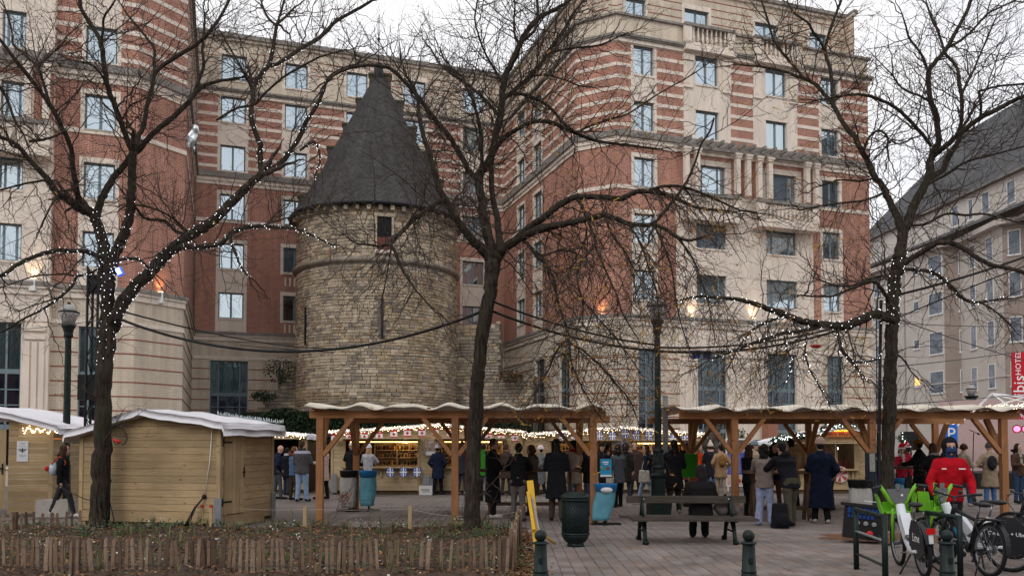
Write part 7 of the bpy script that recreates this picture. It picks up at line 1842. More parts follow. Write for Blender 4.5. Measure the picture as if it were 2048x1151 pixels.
        b = MB(); tb(b, [(-.16, .42, .27), (.16, .42, .27)], .01, 6); b.box((.19, .38, .20), (.09, .07, .02)); b.box((-.19, .46, .34), (.09, .07, .02)); b.lathe([(.10, -.006), (.10, .006)], (.07, .42, .27), 20, M=Matrix.Rotation(R(90), 3, 'Y')); b.build('pedals', M_gr, t, False)
        b = MB(); b.ball((0, WB+.03, .70), (.05, .04, .04), 10, 6); b.build('headlight', M_wf, t, False)
    else:
        b = MB(); hd = (0, WB-.22, .80); bbk = (0, .44, .28); st = (0, .30, .72)
        tb(b, [hd, (0, .34, .70)], [.03, .024]); tb(b, [(0, WB-.20, .72), bbk], .036); tb(b, [bbk, st], .022)
        for s in (-1, 1): tb(b, [(s*.02, .44, .28), (s*.06, 0, r)], .013, 6); tb(b, [(s*.02, .31, .66), (s*.06, 0, r)], .011, 6)
        tb(b, [(0, WB-.24, .88), (0, WB-.18, .70)], .03, 8); b.build('frame', M_bk, t, False)
        b = MB(); tb(b, [(0, .60, .36), (0, .76, .56)], .042, 8); b.build('stripe', M_bl, t, False)
        b = MB()
        for s in (-1, 1): tb(b, [(s*.06, WB, r), (s*.06, WB-.13, .68)], .02, 8)
        tb(b, [(-.06, WB-.13, .68), (.06, WB-.13, .68)], .025, 6); b.build('fork', M_bk, t, False)
        b = MB(); tb(b, [(0, WB-.24, .88), (0, WB-.20, .97)], .02); tb(b, [(-.34, WB-.30, 1.03), (-.15, WB-.22, 1.0), (0, WB-.19, .97), (.15, WB-.22, 1.0), (.34, WB-.30, 1.03)], .013)
        for s in (-1, 1): tb(b, [(s*.34, WB-.30, 1.03), (s*.23, WB-.25, 1.015)], .02); tb(b, [(s*.22, WB-.20, .99), (s*.30, WB-.19, .96)], .007, 5)
        b.build('handlebar', M_bk, t, False); b = MB(); b.ball((.10, WB-.18, 1.04), .03, 10, 6); b.build('bell', M_bk, t, False)
        b = MB(); P_ = catmull([V((.08, WB-.2, 1.0)), V((.12, WB-.1, .85)), V((.03, WB-.18, .65)), V((0, .7, .5))], 5); b.tube(P_, .005, 4); P_ = catmull([V((-.08, WB-.2, 1.0)), V((-.14, WB-.05, .9)), V((-.03, WB-.1, .65)), V((-.06, WB, .4))], 5); b.tube(P_, .005, 4); b.build('brake_cable', M_bk, t, False)
        b = MB(); tb(b, [st, (0, .25, .88)], .015); b.build('seat_post', M_rim, t, False); saddle(t, .22, .91)
        b = MB(); K = 20
        for k in range(K):
            a0, a1 = R(-5+k*9), R(-5+(k+1)*9); n = len(b.v)
            for a in (a0, a1):
                for s in (-.032, .032): b.v.append((s, -(r+.035)*math.cos(a), r+(r*1+.035)*math.sin(a)))
            b.face((n, n+1, n+3, n+2), 0, smooth=True)
        b.build('mudguard', M_bk, t, False)
        b = MB(); tb(b, [(.0, .30, .70), (.0, -.25, .74)], .008, 5)
        for s in (-1, 1): tb(b, [(s*.07, -.02, r), (s*.06, -.2, .72)], .007, 5)
        b.box((0, -.02, .735), (.12, .42, .015)); b.build('luggage_rack', M_bk, t, False)
        b = MB(); b.lathe([(.09, -.006), (.09, .006)], (.07, .44, .28), 20, M=Matrix.Rotation(R(90), 3, 'Y')); b.lathe([(.055, -.006), (.055, .006)], (.06, 0, r), 16, M=Matrix.Rotation(R(90), 3, 'Y')); tb(b, [(.07, .44, .37), (.07, 0, r+.055)], .006, 4); tb(b, [(.07, .44, .19), (.07, 0, r-.055)], .006, 4)
        tb(b, [(.09, .44, .28), (.10, .52, .14)], .012, 6); tb(b, [(-.09, .44, .28), (-.10, .36, .42)], .012, 6); b.box((.15, .52, .14), (.09, .08, .02)); b.box((-.15, .36, .42), (.09, .08, .02)); b.build('drivetrain', M_gr, t, False)
        b = MB(); tb(b, [(-.05, .1, .28), (-.16, .02, .01)], .01, 6); b.build('kickstand', M_bk, t, False)
    return t
bike('hire', 'green and white hire bike seen from behind, left of the others, marked Lime', (5.23, 10.85), (.17, 1.03), R(-3), 'Lime')
bike('city', 'black bicycle with mudguards and blue stripes in front of the middle green bike', (6.04, 10.85), (-.05, 1.05), R(4))
bike('hire', 'green hire bike held by the red jacket man, marked On Lime + Uber', (6.58, 11.3), (-.6, .8), R(3), 'On Lime + Uber')
bike('city', 'black bicycle mostly cut off by the right picture edge', (7.75, 11.6), (-.35, .95), R(-2))
# ---------------------------------------------------------------- planted bed with chestnut fencing
r7 = np.random.RandomState(77)
def bedz(x, y):
    e = min(1, max(0, (17.3-y)/.5))*min(1, max(0, (BEDX-x)/.35))
    return (.05+.035*math.sin(x*2.3+y)+.03*math.sin(x*5.1-y*3.7)+.02*math.sin(x*11+y*9))*e+.004
b = MB(); NX, NY = 130, 90; X0, X1, Y0, Y1 = -11.5, BEDX+.18, 9.4, 17.42
for j in range(NY+1):
    for i in range(NX+1):
        x = X0+(X1-X0)*i/NX; y = Y0+(Y1-Y0)*j/NY; b.v.append((x+r7.normal()*.01, y+r7.normal()*.01, bedz(x, y)+r7.uniform(-.008, .012)))
for j in range(NY):
    for i in range(NX): a = j*(NX+1)+i; b.face((a, a+1, a+NX+2, a+NX+1), 0, smooth=True)
struct(b.build('soil_bed', M_soil))
def rect(r_): return r_.uniform(-10.5, BEDX), r_.uniform(10.4, 17.3)
# litter of dead leaves
cols_ = [mat('dead_leaf_brown', (.13, .065, .03), .9, noise=.3), mat('dead_leaf_tan', (.26, .16, .08), .9, noise=.3), mat('dead_leaf_orange', (.30, .12, .03), .9), mat('pale_litter', (.45, .43, .38), .9)]
b = MB()
for i in range(15000):
    x, y = rect(r7)
    if i % 6 == 0: x = BEDX+r7.normal()*.16; y = r7.uniform(10.8, 16.5)
    z = bedz(x, y)+r7.uniform(.004, .03); s = r7.uniform(.012, .036); a = r7.uniform(0, 6.3); t1 = r7.uniform(-.5, .5); d = V((math.cos(a), math.sin(a), t1))*s; e = V((-math.sin(a), math.cos(a), r7.uniform(-.6, .6)))*s*.55; c = V((x, y, z))
    b.quad(c-d, c+e, c+d, c-e, int(r7.choice([0, 0, 0, 1, 1, 2, 2, 3], p=[.2, .2, .16, .14, .12, .08, .07, .03])))
stuff(tag(b.build('leaf_litter', cols_), 'fallen brown and orange leaves over the soil of the planted bed', 'leaf litter'))
# low plants
pc = [mat('weed_green', (.045, .085, .022), .7, noise=.3), mat('weed_greygreen', (.09, .12, .07), .8, noise=.3), mat('dry_grass', (.24, .19, .11), .9), mat('white_flower', (.6, .6, .56), .8)]
b = MB()
for i in range(620):
    x, y = rect(r7); 
    if r7.uniform() < .35: y = r7.uniform(11.4, 13.2)
    if r7.uniform() < .22: y = 17.1+r7.normal()*.12
    kind = r7.choice(4, p=[.32, .28, .33, .07]); R_ = r7.uniform(.06, .17); n = int(r7.uniform(8, 20)); z0 = bedz(x, y)
    for k in range(n):
        a = r7.uniform(0, 6.3); h = r7.uniform(.3, 1)*R_*1.1; o = V((math.cos(a), math.sin(a), 0)); c = V((x, y, z0))
        if kind == 2:
            w_ = V((-o.y, o.x, 0))*.004; tp = c+o*R_*.5+V((0, 0, h*1.9+.05)); md = c+o*R_*.2+V((0, 0, h*1.1)); b.quad(c-w_, c+w_, md+w_, md-w_, 2 if k % 3 else 0); b.quad(md-w_, md+w_, tp, tp, 2 if k % 3 else 0)
        else:
            s = r7.uniform(.012, .026); q = c+o*R_*r7.uniform(.1, 1)+V((0, 0, h)); d = V(r7.normal(size=3)).normalized()*s; e = d.orthogonal().normalized()*s*.6
            b.quad(q-d, q+e, q+d, q-e, (0, 1, 0, 3)[kind] if (kind != 3 or k % 2) else 1)
stuff(tag(b.build('ground_cover', pc), 'patchy weeds, dry grass tufts and small white flowers in the fenced bed', 'plants'))
# low shrubs along the back edge and at trunk bases
def tuft(name, label, c, n, h, rad, m_, grp='plants along the back of the bed'):
    b = MB()
    for k in range(n):
        a = r7.uniform(0, 6.3); o = V((math.cos(a), math.sin(a), 0)); w_ = V((-o.y, o.x, 0))*.005; p = V((c[0], c[1], c[2]))+o*rad*.2*r7.uniform(0, 1); hh = h*r7.uniform(.6, 1.1)
        md = p+o*rad*.35+V((0, 0, hh*.6)); tp = p+o*rad*r7.uniform(.5, 1)+V((0, 0, hh)); b.quad(p-w_, p+w_, md+w_, md-w_, k % 2); b.quad(md-w_, md+w_, tp, tp+V((.001, 0, 0)), k % 2)
    o_ = b.build(name, m_); tag(o_, label, 'grass', grp); return stuff(o_)
k_ = 0
for (u, lab) in ((480, 'grass tuft below the door corner of the pine hut'), (352, 'grass tuft before the middle of the pine hut base'), (560, 'grass tuft left of the thin wooden stake'), (695, 'grass tuft at the foot of the dry feathery plant'), (790, 'grass tuft left of the stake nearest the middle tree'), (860, 'tall grass tuft between stake and middle tree'), (915, 'grey green tuft against the middle tree base')):
    p = gnd(u, 1063); tuft('grass_tuft', lab, (p.x, p.y-.25, .03), 60, .22, .22, [pc[2], pc[1]])
for (u, v, lab, m_) in ((300, 1062, 'grey green herb spreading between the left trunk and the hut', [pc[1]]), (270, 1072, 'dark green herb beside the leftmost trunk base', [pc[0], pc[1]]), (160, 1072, 'grey green herb left of the leftmost trunk', [pc[1]]), (965, 1078, 'grey green herb at the foot of the middle tree', [pc[1], pc[0]]), (890, 1082, 'leafy green herb left of the middle trunk', [pc[0], pc[1]])):
    p = gnd(u, v); o_ = leafcloud(260, lambda r_: V((p.x+r_.normal()*.2, p.y+r_.normal()*.15, .04+abs(r_.normal())*.09)), .02, len(m_), int(u)).build('herb', m_); tag(o_, lab, 'plant'); stuff(o_)
# chestnut paling fences
M_pale_w = [mat('paling_%d' % i, c, .9, noise=.35, nscale=9, stretch=(4, 4, .5), bump=.5, bscale=18, rnd_v=.22) for i, c in enumerate(((.20, .135, .095), (.27, .195, .145), (.11, .075, .052)))]
pal_mesh = []
for i in range(6):
    b = MB(); w_ = (.042, .05, .036, .058, .046, .04)[i]; j = r7.uniform(-.006, .006, 8); h = 1.0
    P_ = [(-w_/2+j[0]*.4, 0), (w_/2+j[1]*.4, 0), (w_/2+j[2]*.7, h*.5), (w_/2+j[3]*.6, h*.94), (j[4]*2, h*(1.0 if i % 2 else .985)), (-w_/2+j[5]*.6, h*.93), (-w_/2+j[6]*.7, h*.5)]
    b.prism(P_, .02); b.v = [(x, y-.01+.004*math.sin(z*6+i), z) for (x, y, z) in b.v]; pal_mesh.append([b.mesh('picket', m_) for m_ in M_pale_w])
def paling(label, a, c, h, gap, post_at=(), wires=(.28, .82), tilt=.05, grp='chestnut paling fences', m_w=None):
    d = (c-a); L_ = d.length; d.normalize(); ang = math.atan2(d.y, d.x); t = thing('picket_fence', label, 'fence', (a.x, a.y, 0), grp); s = 0
    while s < L_:
        p = a+d*s; o = link('picket', pal_mesh[r7.randint(6)][int(r7.choice(3, p=[.5, .3, .2]))], t); o.location = (p.x, p.y+r7.normal()*.006, -.02); o.rotation_euler = (r7.normal()*.03, r7.normal()*tilt, ang+r7.normal()*.15); o.scale = (r7.uniform(.8, 1.2), 1, h*r7.uniform(.93, 1.05))
        s += gap*r7.uniform(.7, 1.3)
    for q in post_at:
        p = a+d*q; b = MB(); b.box((p.x, p.y+.06, h*.48), (.085, .085, h*1.0)); b.build('fence_post', M_pale_w[2] if q % 1 > .3 else M_pale_w[0], t)
    for z in wires:
        b = MB()
        for dy in (-.016, .016):
            n = int(L_/.07); b.tube([a+d*(L_*k/n)+V((-d.y*dy, d.x*dy, h*z+.008*math.sin(k*1.1)+.012*math.sin(k*.19))) for k in range(n+1)], .003, 3)
        b.build('wire', m_w or mat('fence_wire', (.12, .11, .11), .6), t)
fy = 11.12
paling('brown chestnut paling fence running along the front of the planted bed', V((-7.6, fy, 0)), V((-.02, fy, 0)), .49, .085, (.4, 1.9, 3.6, 5.35, 7.5), (.22, .74))
paling('side run of chestnut paling fence going back beside the yellow barrier', V((.0, fy+.05, 0)), V((.15, 15.6, 0)), .58, .10, (.2, 1.5, 2.9, 4.2), (.25, .75), .09)
a, c = gnd(-30, 1070), gnd(172, 1058)
paling('low paling fence on the left in front of the concrete block', a, c, .42, .13, (.45,), (.15, .6), .04, m_w=mat('rusty_wire', (.12, .05, .03), .8))
b = MB(); p0, p1 = gnd(-10, 1064), gnd(150, 1062); b.box((p0+p1)/2+V((0, .15, .04)), ((p1-p0).length, .12, .09), 0); tag(b.build('wooden_edging', mat('edging_orange', (.28, .12, .06), .8)), 'reddish timber edging behind the low left paling fence', 'edging')
# stakes and string
st_ = []
for (u, v, vt, lab) in ((610, 1062, 1012, 'short wooden stake at the back of the bed near the dry plant'), (820, 1060, 1012, 'short wooden stake at the back of the bed, nearer the middle tree'), (1030, 1066, 1043, 'stubby bright wooden post at the back corner of the bed')):
    g = gnd(u, v); zt = pt(u, vt, g.y).z; b = MB(); b.box((g.x, g.y, zt/2), (.07 if u < 1000 else .16, .07, zt)); tag(b.build('stake', M_oakv), lab, 'stake', 'stakes around the bed'); st_.append(V((g.x, g.y, zt*.9)))
def string_(a, c, sag, lab):
    b = MB(); b.tube([a.lerp(c, k/14)+V((0, 0, -sag*4*(k/14)*(1-k/14))) for k in range(15)], .004, 4); tag(b.build('string', mat('string', (.5, .42, .36), .9)), lab, 'string', 'strings along the bed')
string_(pt(438, 1012, 17.8), st_[0]+V((0, 0, 0)), .04, 'pale string from the hut corner to the first stake'); string_(st_[0], st_[1], .02, 'pale string between the two short stakes'); string_(st_[1], pt(1035, 1022, 15.8), .12, 'pale string from second stake sagging past the middle tree')
string_(pt(218, 1014, 18.9), pt(405, 1030, 18.0), .01, 'pale string from the left trunk along the hut base')
# dry feathery plant
t = thing('dry_plant', 'dry leaning stalks with reddish feathery seed head before the left pergola', 'plant', gnd(600, 1062)); b = MB(); Yd = 16.9
for P_ in ([(590, 1062), (640, 1040), (675, 1015), (697, 985), (712, 962)], [(640, 1062), (668, 1035), (690, 1000), (708, 958)], [(655, 1066), (668, 1040), (678, 1005), (686, 984)], [(560, 1064), (620, 1048), (676, 1020), (700, 1004), (742, 998)], [(735, 1060), (741, 1020), (742, 1000)], [(578, 1060), (585, 1030), (582, 1015)]): b.tube(catmull([pt(u, v, Yd) for (u, v) in P_], 3), .006, 4)
b.build('stalks', M_twigl, t)
cc_ = pt(690, 994, Yd); stuff(leafcloud(420, lambda r_: cc_+V((r_.normal()*.07, r_.normal()*.05, r_.normal()*.06)), .016, 2, 5).build('seed_head', [mat('seed_red', (.17, .08, .06), .9), mat('seed_pale', (.34, .24, .19), .9)], t))
# black hose, red mulch around the right tree, loose leaves on the paving
b = MB(); b.tube(catmull([gnd(950, 1063, .03), gnd(980, 1066, .03), gnd(1005, 1062, .03), gnd(1022, 1048, .03), gnd(1030, 1036, .08)], 5), .02, 6); tag(b.build('hose', M_black), 'black hose on the ground from the middle tree to the bed corner', 'hose')
g = gnd(1775, 1075); b = MB(); K = 40; b.v = [(g.x, g.y, .012)]+[(g.x+(1.15+.15*math.sin(k*1.3))*math.cos(2*math.pi*k/K), g.y+(.9+.1*math.sin(k*2.1))*math.sin(2*math.pi*k/K), .008) for k in range(K)]
for k in range(K): b.face((0, 1+k, 1+(k+1) % K))
struct(b.build('tree_pit_soil', M_soilr))
b = MB()
for i in range(260):
    u, v = r7.uniform(1060, 2040), r7.uniform(1000, 1149); g = gnd(u, v)
    if i < 120: g = gnd(r7.normal()*60+1775, 1080+abs(r7.normal())*14)
    s = r7.uniform(.012, .035); a = r7.uniform(0, 6.3); d = V((math.cos(a), math.sin(a), .2))*s; e = V((-math.sin(a), math.cos(a), .1))*s*.5; c = g+V((0, 0, .016)); b.quad(c-d, c+e, c+d, c-e, int(r7.randint(3)))
stuff(tag(b.build('fallen_leaves', [cols_[0], cols_[2], cols_[1]]), 'a few fallen leaves scattered over the paving and the right tree pit', 'leaf litter'))

# ---------------------------------------------------------------- people
SKIN = mat('skin', (.50, .30, .22), .6, noise=.06); SKIND = mat('skin_dark', (.16, .085, .055), .6); EYE = mat('eye_dark', (.03, .02, .02), .3); LIPM = mat('lips', (.36, .13, .11), .6)
CM = {}
def cloth(c, nm='cloth'):
    k = tuple(round(x, 3) for x in c)
    if k not in CM: CM[k] = mat('%s_%d' % (nm, len(CM)), c, .95, noise=.2, nscale=9, bump=.5, bscale=24, spec=.12)
    return CM[k]
def caps(b, a, c, r0, r1, n=12):
    """rounded tapered limb"""
    a = V(a); c = V(c); d = c-a; L_ = d.length
    if L_ < 1e-5: b.ball(a, r0, n, 8); return
    d.normalize(); P_ = []; R_ = []
    for k in (0., .35, .7): P_.append(a-d*r0*math.cos(k*math.pi/2)*.98); R_.append(max(.001, r0*math.sin(k*math.pi/2)+.0005))
    P_.append(a); R_.append(r0); P_.append(a.lerp(c, .5)); R_.append((r0+r1)/2); P_.append(c); R_.append(r1)
    for k in (.7, .35, 0.): P_.append(c+d*r1*math.cos(k*math.pi/2)*.98); R_.append(max(.001, r1*math.sin(k*math.pi/2)+.0005))
    b.tube(P_, R_, n, 0, True, True)
def loft(b, rings, n=16):
    """rings: (center V, rx, ry, yaw)"""
    base = len(b.v)
    for (c, rx, ry, yw) in rings:
        for k in range(n):
            a = 2*math.pi*k/n; x, y = rx*math.cos(a), ry*math.sin(a); b.v.append((c.x+x*math.cos(yw)-y*math.sin(yw), c.y+x*math.sin(yw)+y*math.cos(yw), c.z))
    for i in range(len(rings)-1):
        for k in range(n): b.face((base+i*n+k, base+i*n+(k+1) % n, base+(i+1)*n+(k+1) % n, base+(i+1)*n+k), 0, smooth=True)
    b.face([base+k for k in range(n)][::-1]); e = base+(len(rings)-1)*n; b.face([e+k for k in range(n)])
DG = None
def fuse(b, vox, smooth=4, wrinkle=0.):
    """joins overlapping volumes into ONE continuous surface"""
    me = b.mesh('tmp', SKIN); o = bpy.data.objects.new('tmp', me); COL.objects.link(o)
    m1 = o.modifiers.new('r', 'REMESH'); m1.mode = 'VOXEL'; m1.voxel_size = vox; m1.use_smooth_shade = True
    m2 = o.modifiers.new('s', 'SMOOTH'); m2.iterations = smooth; m2.factor = .5
    dg = bpy.context.evaluated_depsgraph_get(); nm = bpy.data.meshes.new_from_object(o.evaluated_get(dg))
    bpy.data.objects.remove(o); bpy.data.meshes.remove(me)
    if wrinkle > 0 and len(nm.vertices):
        n = len(nm.vertices); co = np.empty(n*3, np.float32); nm.vertices.foreach_get('co', co); co = co.reshape(-1, 3); no = np.empty(n*3, np.float32); nm.vertices.foreach_get('normal', no); no = no.reshape(-1, 3)
        ph = random.uniform(0, 9); f = np.sin(co[:, 2]*34+np.sin(co[:, 0]*21+ph)*2.2+co[:, 1]*9)*.55+np.sin(co[:, 2]*61+co[:, 0]*40+ph)*.3+np.sin(co[:, 0]*52+co[:, 2]*12+ph*2)*.35
        co = co+no*f[:, None]*wrinkle; nm.vertices.foreach_set('co', co.ravel().astype(np.float32)); nm.update()
    return nm
def person(label, u, v=None, Y=None, h=1.7, face=180, arms=('down', 'down'), stride=0., lean=0., top=(.02, .02, .025), legs=(.02, .02, .025), shoe=(.02, .02, .02), coat=.0, hair='short', hairc=(.03, .018, .012), hat=None, hatc=(.3, .3, .3), scarf=None, skin=None, sit=False, head=(0, 0), bulk=1., group=None, x=None, bag=None, hood=False, vox=.02, sleeve=None, shawl=None, wide=1., yoke=None, glove=None, mask=None, extra=None, cat='person'):
    """face: compass of the body, 0 = away from camera, 90 = to the right, 180 = towards camera"""
    if Y is None: Y = gY(v)
    if head == (0, 0) and not mask: head = (random.uniform(-38, 38), 0)
    if stride == 0 and not sit: stride = random.choice((-1, 1))*random.uniform(.08, .3)
    X = ((u-1024)/F_PX*Y) if x is None else x
    a = R(-face); f = V((-math.sin(a), math.cos(a), 0)); rt = V((f.y, -f.x, 0)); Z = V((0, 0, 1)); base = V((X, Y, 0)); s = h/1.72
    t = thing('person', label, cat, base, group); SK = skin or SKIN
    def P(x_, y_, z_): return base+(rt*x_+f*y_+Z*z_)*s
    hipz = .90 if not sit else .50
    ln = lean
    hip = P(0, 0, hipz); chest = P(0, ln*.30, hipz+.42); neck = P(0, ln*.44, hipz+.56); hd = neck+(f*(.03+head[1]*.05)+Z*(.155 if head[1] <= 0 else .145))*s
    B = bulk
    # skeleton points
    sh = [neck+(rt*sx*.168*B*wide-Z*.082)*s for sx in (-1, 1)]
    hp = [hip+rt*sx*.09*s for sx in (-1, 1)]; kn, an, to = [], [], []
    for i, sx in enumerate((-1, 1)):
        if sit: k = P(sx*.10, .42, .50); an_ = P(sx*.11, .44, .09); tt = P(sx*.12, .60, .045)
        else:
            st = stride*sx; k = P(sx*.095, st*.20+.02, .50); an_ = P(sx*.095*(1+.3*(1-abs(stride))), st*.34, .085+(.06 if st < -.3 else 0)); tt = an_+(f*.15-Z*(.045 if st >= -.3 else .07)+rt*sx*.03)*s
        kn.append(k); an.append(an_); to.append(tt)
    el, ha = [], []
    for i, sx in enumerate((-1, 1)):
        m = arms[i]; S = sh[i]
        if m == 'down': e = S+(rt*sx*.07-Z*.28-f*.03)*s; q = e+(rt*sx*.0-Z*.25+f*.06)*s
        elif m == 'pocket': e = S+(rt*sx*.12-Z*.26-f*.08)*s; q = e+(-rt*sx*.10-Z*.16+f*.16)*s
        elif m == 'front': e = S+(rt*sx*.05-Z*.26+f*.08)*s; q = e+(-rt*sx*.10+Z*.02+f*.23)*s
        elif m == 'table': e = S+(rt*sx*.10-Z*.20+f*.16)*s; q = e+(-rt*sx*.12-Z*.04+f*.23)*s
        elif m == 'face': e = S+(rt*sx*.12-Z*.22+f*.10)*s; q = e+(-rt*sx*.17+Z*.22+f*.10)*s
        elif m == 'hold': e = S+(rt*sx*.10-Z*.27+f*.02)*s; q = e+(-rt*sx*.02-Z*.19+f*.16)*s
        elif m == 'up': e = S+(rt*sx*.06+Z*.10+f*.2)*s; q = e+(Z*.24+f*.05)*s
        elif m == 'out': e = S+(rt*sx*.14-Z*.25+f*.06)*s; q = e+(rt*sx*.02-Z*.12+f*.22)*s
        elif m == 'hip': e = S+(rt*sx*.17-Z*.24-f*.05)*s; q = e+(-rt*sx*.14-Z*.05+f*.2)*s
        el.append(e); ha.append(q)
    # one continuous body: head with face, neck, torso, arms, legs
    b = MB(); yaw = math.atan2(rt.y, rt.x); hy = R(-(face+head[0])); hf = V((-math.sin(hy), math.cos(hy), 0)); hr = V((hf.y, -hf.x, 0))
    if head[1] != 0: hf2 = (hf-Z*head[1]*.35).normalized()
    else: hf2 = hf
    hu = hr.cross(hf2); MH = Matrix((hr, hf2, hu)).transposed()
    b.ball(hd+hu*.03*s, (.078*s, .097*s, .105*s), 16, 10, M=MH); b.ball(hd+hf2*.022*s-hu*.045*s, (.060*s, .072*s, .075*s), 14, 8, M=MH)
    caps(b, hd+hf2*.088*s+hu*.01*s, hd+hf2*.112*s-hu*.018*s, .009*s, .014*s, 8); b.ball(hd+hf2*.085*s-hu*.055*s, (.026*s, .014*s, .013*s), 8, 6, M=MH); b.ball(hd+hf2*.07*s-hu*.095*s, .026*s, 8, 6)
    for sx in (-1, 1): b.ball(hd+hr*sx*.078*s-hf2*.005*s, (.012*s, .022*s, .032*s), 8, 6, M=MH)
    caps(b, neck-Z*.05*s, hd-Z*.03*s, .056*s, .052*s)
    loft(b, [(hip-Z*.06*s, .13*s, .09*s, yaw), (hip+Z*.1*s, .14*s, .095*s, yaw), (chest-Z*.1*s, .15*s, .10*s, yaw), (chest+Z*.03*s, .165*s, .11*s, yaw), (neck-Z*.05*s, .10*s, .07*s, yaw)])
    for i in range(2):
        caps(b, sh[i], el[i], .046*s, .038*s); caps(b, el[i], ha[i], .038*s, .026*s); caps(b, hp[i], kn[i], .085*s, .052*s); caps(b, kn[i], an[i], .052*s, .036*s); caps(b, an[i]-Z*.02*s, to[i], .036*s, .03*s)
        d = (ha[i]-el[i]).normalized(); b.ball(ha[i]+d*.045*s, (.03*s, .03*s, .045*s), 8, 6, M=d.to_track_quat('Z', 'Y').to_matrix())
    me = fuse(b, .0145*s if vox < .02 else .018*s, 2); me.materials.clear(); me.materials.append(SK); me.materials.append(EYE); me.materials.append(LIPM); me.materials.append(glove or SK)
    cn = [hd+hf2*.093*s+hu*.022*s+hr*sx*.032*s for sx in (-1, 1)]; mo = hd+hf2*.095*s-hu*.055*s
    mi = []
    for p in me.polygons:
        c = p.center; q = 0
        if (c-cn[0]).length < .014*s or (c-cn[1]).length < .014*s: q = 1
        elif (c-mo).length < .018*s: q = 2
        elif glove and ((c-ha[0]).length < .1*s or (c-ha[1]).length < .1*s): q = 3
        mi.append(q)
    me.polygons.foreach_set('material_index', mi)
    bm = bmesh.new(); bm.from_mesh(me); fb = MB()
    for i, sx in enumerate((-1, 1)):    # five separate bent fingers
        d = (ha[i]-el[i]).normalized(); side = d.cross(f if abs(d.dot(f)) < .9 else Z).normalized(); nn = d.cross(side)
        if nn.z > 0: nn = -nn
        for k in range(4):
            o = side*(-.024+.016*k)*s; ll = (.034, .04, .037, .029)[k]*s; p0 = ha[i]+d*.06*s+o; p1 = p0+d*ll; p2 = p1+(d*.5+nn*.85).normalized()*ll*.9; p3 = p2+(nn)*ll*.55
            fb.tube([p0, p1, p2, p3], [.0095*s, .0088*s, .008*s, .0055*s], 5)
        p0 = ha[i]+d*.02*s+side*.03*s; p1 = p0+(side*.7+d*.6+nn*.2)*.035*s; fb.tube([p0, p1, p1+(d*.8+nn*.4)*.028*s], [.012*s, .010*s, .006*s], 5)
    base_n = len(bm.verts); vs = [bm.verts.new(v_) for v_ in fb.v]
    for q in fb.f:
        fc = bm.faces.new([vs[k] for k in q]); fc.material_index = 3; fc.smooth = True
    bm.to_mesh(me); bm.free(); link('body', me, t)
    # trousers
    b = MB(); th = 1.0
    loft(b, [(hip-Z*.10*s, .155*s*B, .115*s*B, yaw), (hip+Z*.02*s, .16*s*B, .12*s*B, yaw), (hip+Z*.12*s, .145*s*B, .105*s*B, yaw)])
    for i in range(2): caps(b, hp[i], kn[i], .098*s*B, .07*s*B); caps(b, kn[i], an[i]+Z*.0*s, .07*s*B, (.056 if wide < 1.2 else .085)*s*B)
    me = fuse(b, .019*s, 3, .004); me.materials.clear(); me.materials.append(cloth(legs)); link('trousers', me, t)
    for i in range(2):
        b = MB(); caps(b, an[i]-f*.025*s-Z*.02*s, to[i]+f*.035*s+Z*.005*s, .048*s, .040*s); b.ball(an[i]+Z*.03*s, .05*s, 10, 6); b.v = [(x_, y_, max(z_, .004)) for (x_, y_, z_) in b.v]; b.build('shoe', cloth(shoe), t)
    # jacket or coat
    b = MB(); bot = -.12-coat
    rg = []
    if coat > .05: rg += [(hip+Z*(bot)*s+f*(ln*-.05), (.215+.03*coat)*s*B, (.165)*s*B, yaw), (hip+Z*(bot*.5)*s, .20*s*B, .155*s*B, yaw)]
    rg += [(hip+Z*(-.10 if coat <= .05 else -.02)*s, .185*s*B, .14*s*B, yaw), (hip+Z*.12*s+f*ln*.08, .17*s*B, .13*s*B, yaw), (chest-Z*.08*s, .185*s*B, .14*s*B, yaw), (chest+Z*.03*s, .20*s*B, .145*s*B, yaw), (neck-Z*.045*s, .14*s*B, .10*s*B, yaw), (neck+Z*.02*s, .07*s, .07*s, yaw)]
    if sit and coat > .05: rg = rg[2:]
    loft(b, rg, 20)
    for i in range(2): caps(b, sh[i]-rt*(-1, 1)[i]*.02*s, el[i], .075*s*B, .062*s*B); caps(b, el[i], ha[i]-(ha[i]-el[i])*.06, .060*s*B, .046*s*B)
    if hood: b.ball(neck-f*.07*s+Z*.02*s, (.12*s, .07*s, .08*s), 14, 8, M=Matrix((rt, f, Z)).transposed())
    else: caps(b, neck-rt*.03*s, neck+rt*.03*s, .068*s, .068*s)
    me = fuse(b, .019*s, 3, .005); me.materials.clear(); me.materials.append(cloth(top))
    if yoke:
        me.materials.append(cloth(yoke)); me.polygons.foreach_set('material_index', [1 if p.center.z > (chest.z+.06*s) else 0 for p in me.polygons])
    link('jacket' if coat < .2 else 'coat', me, t)
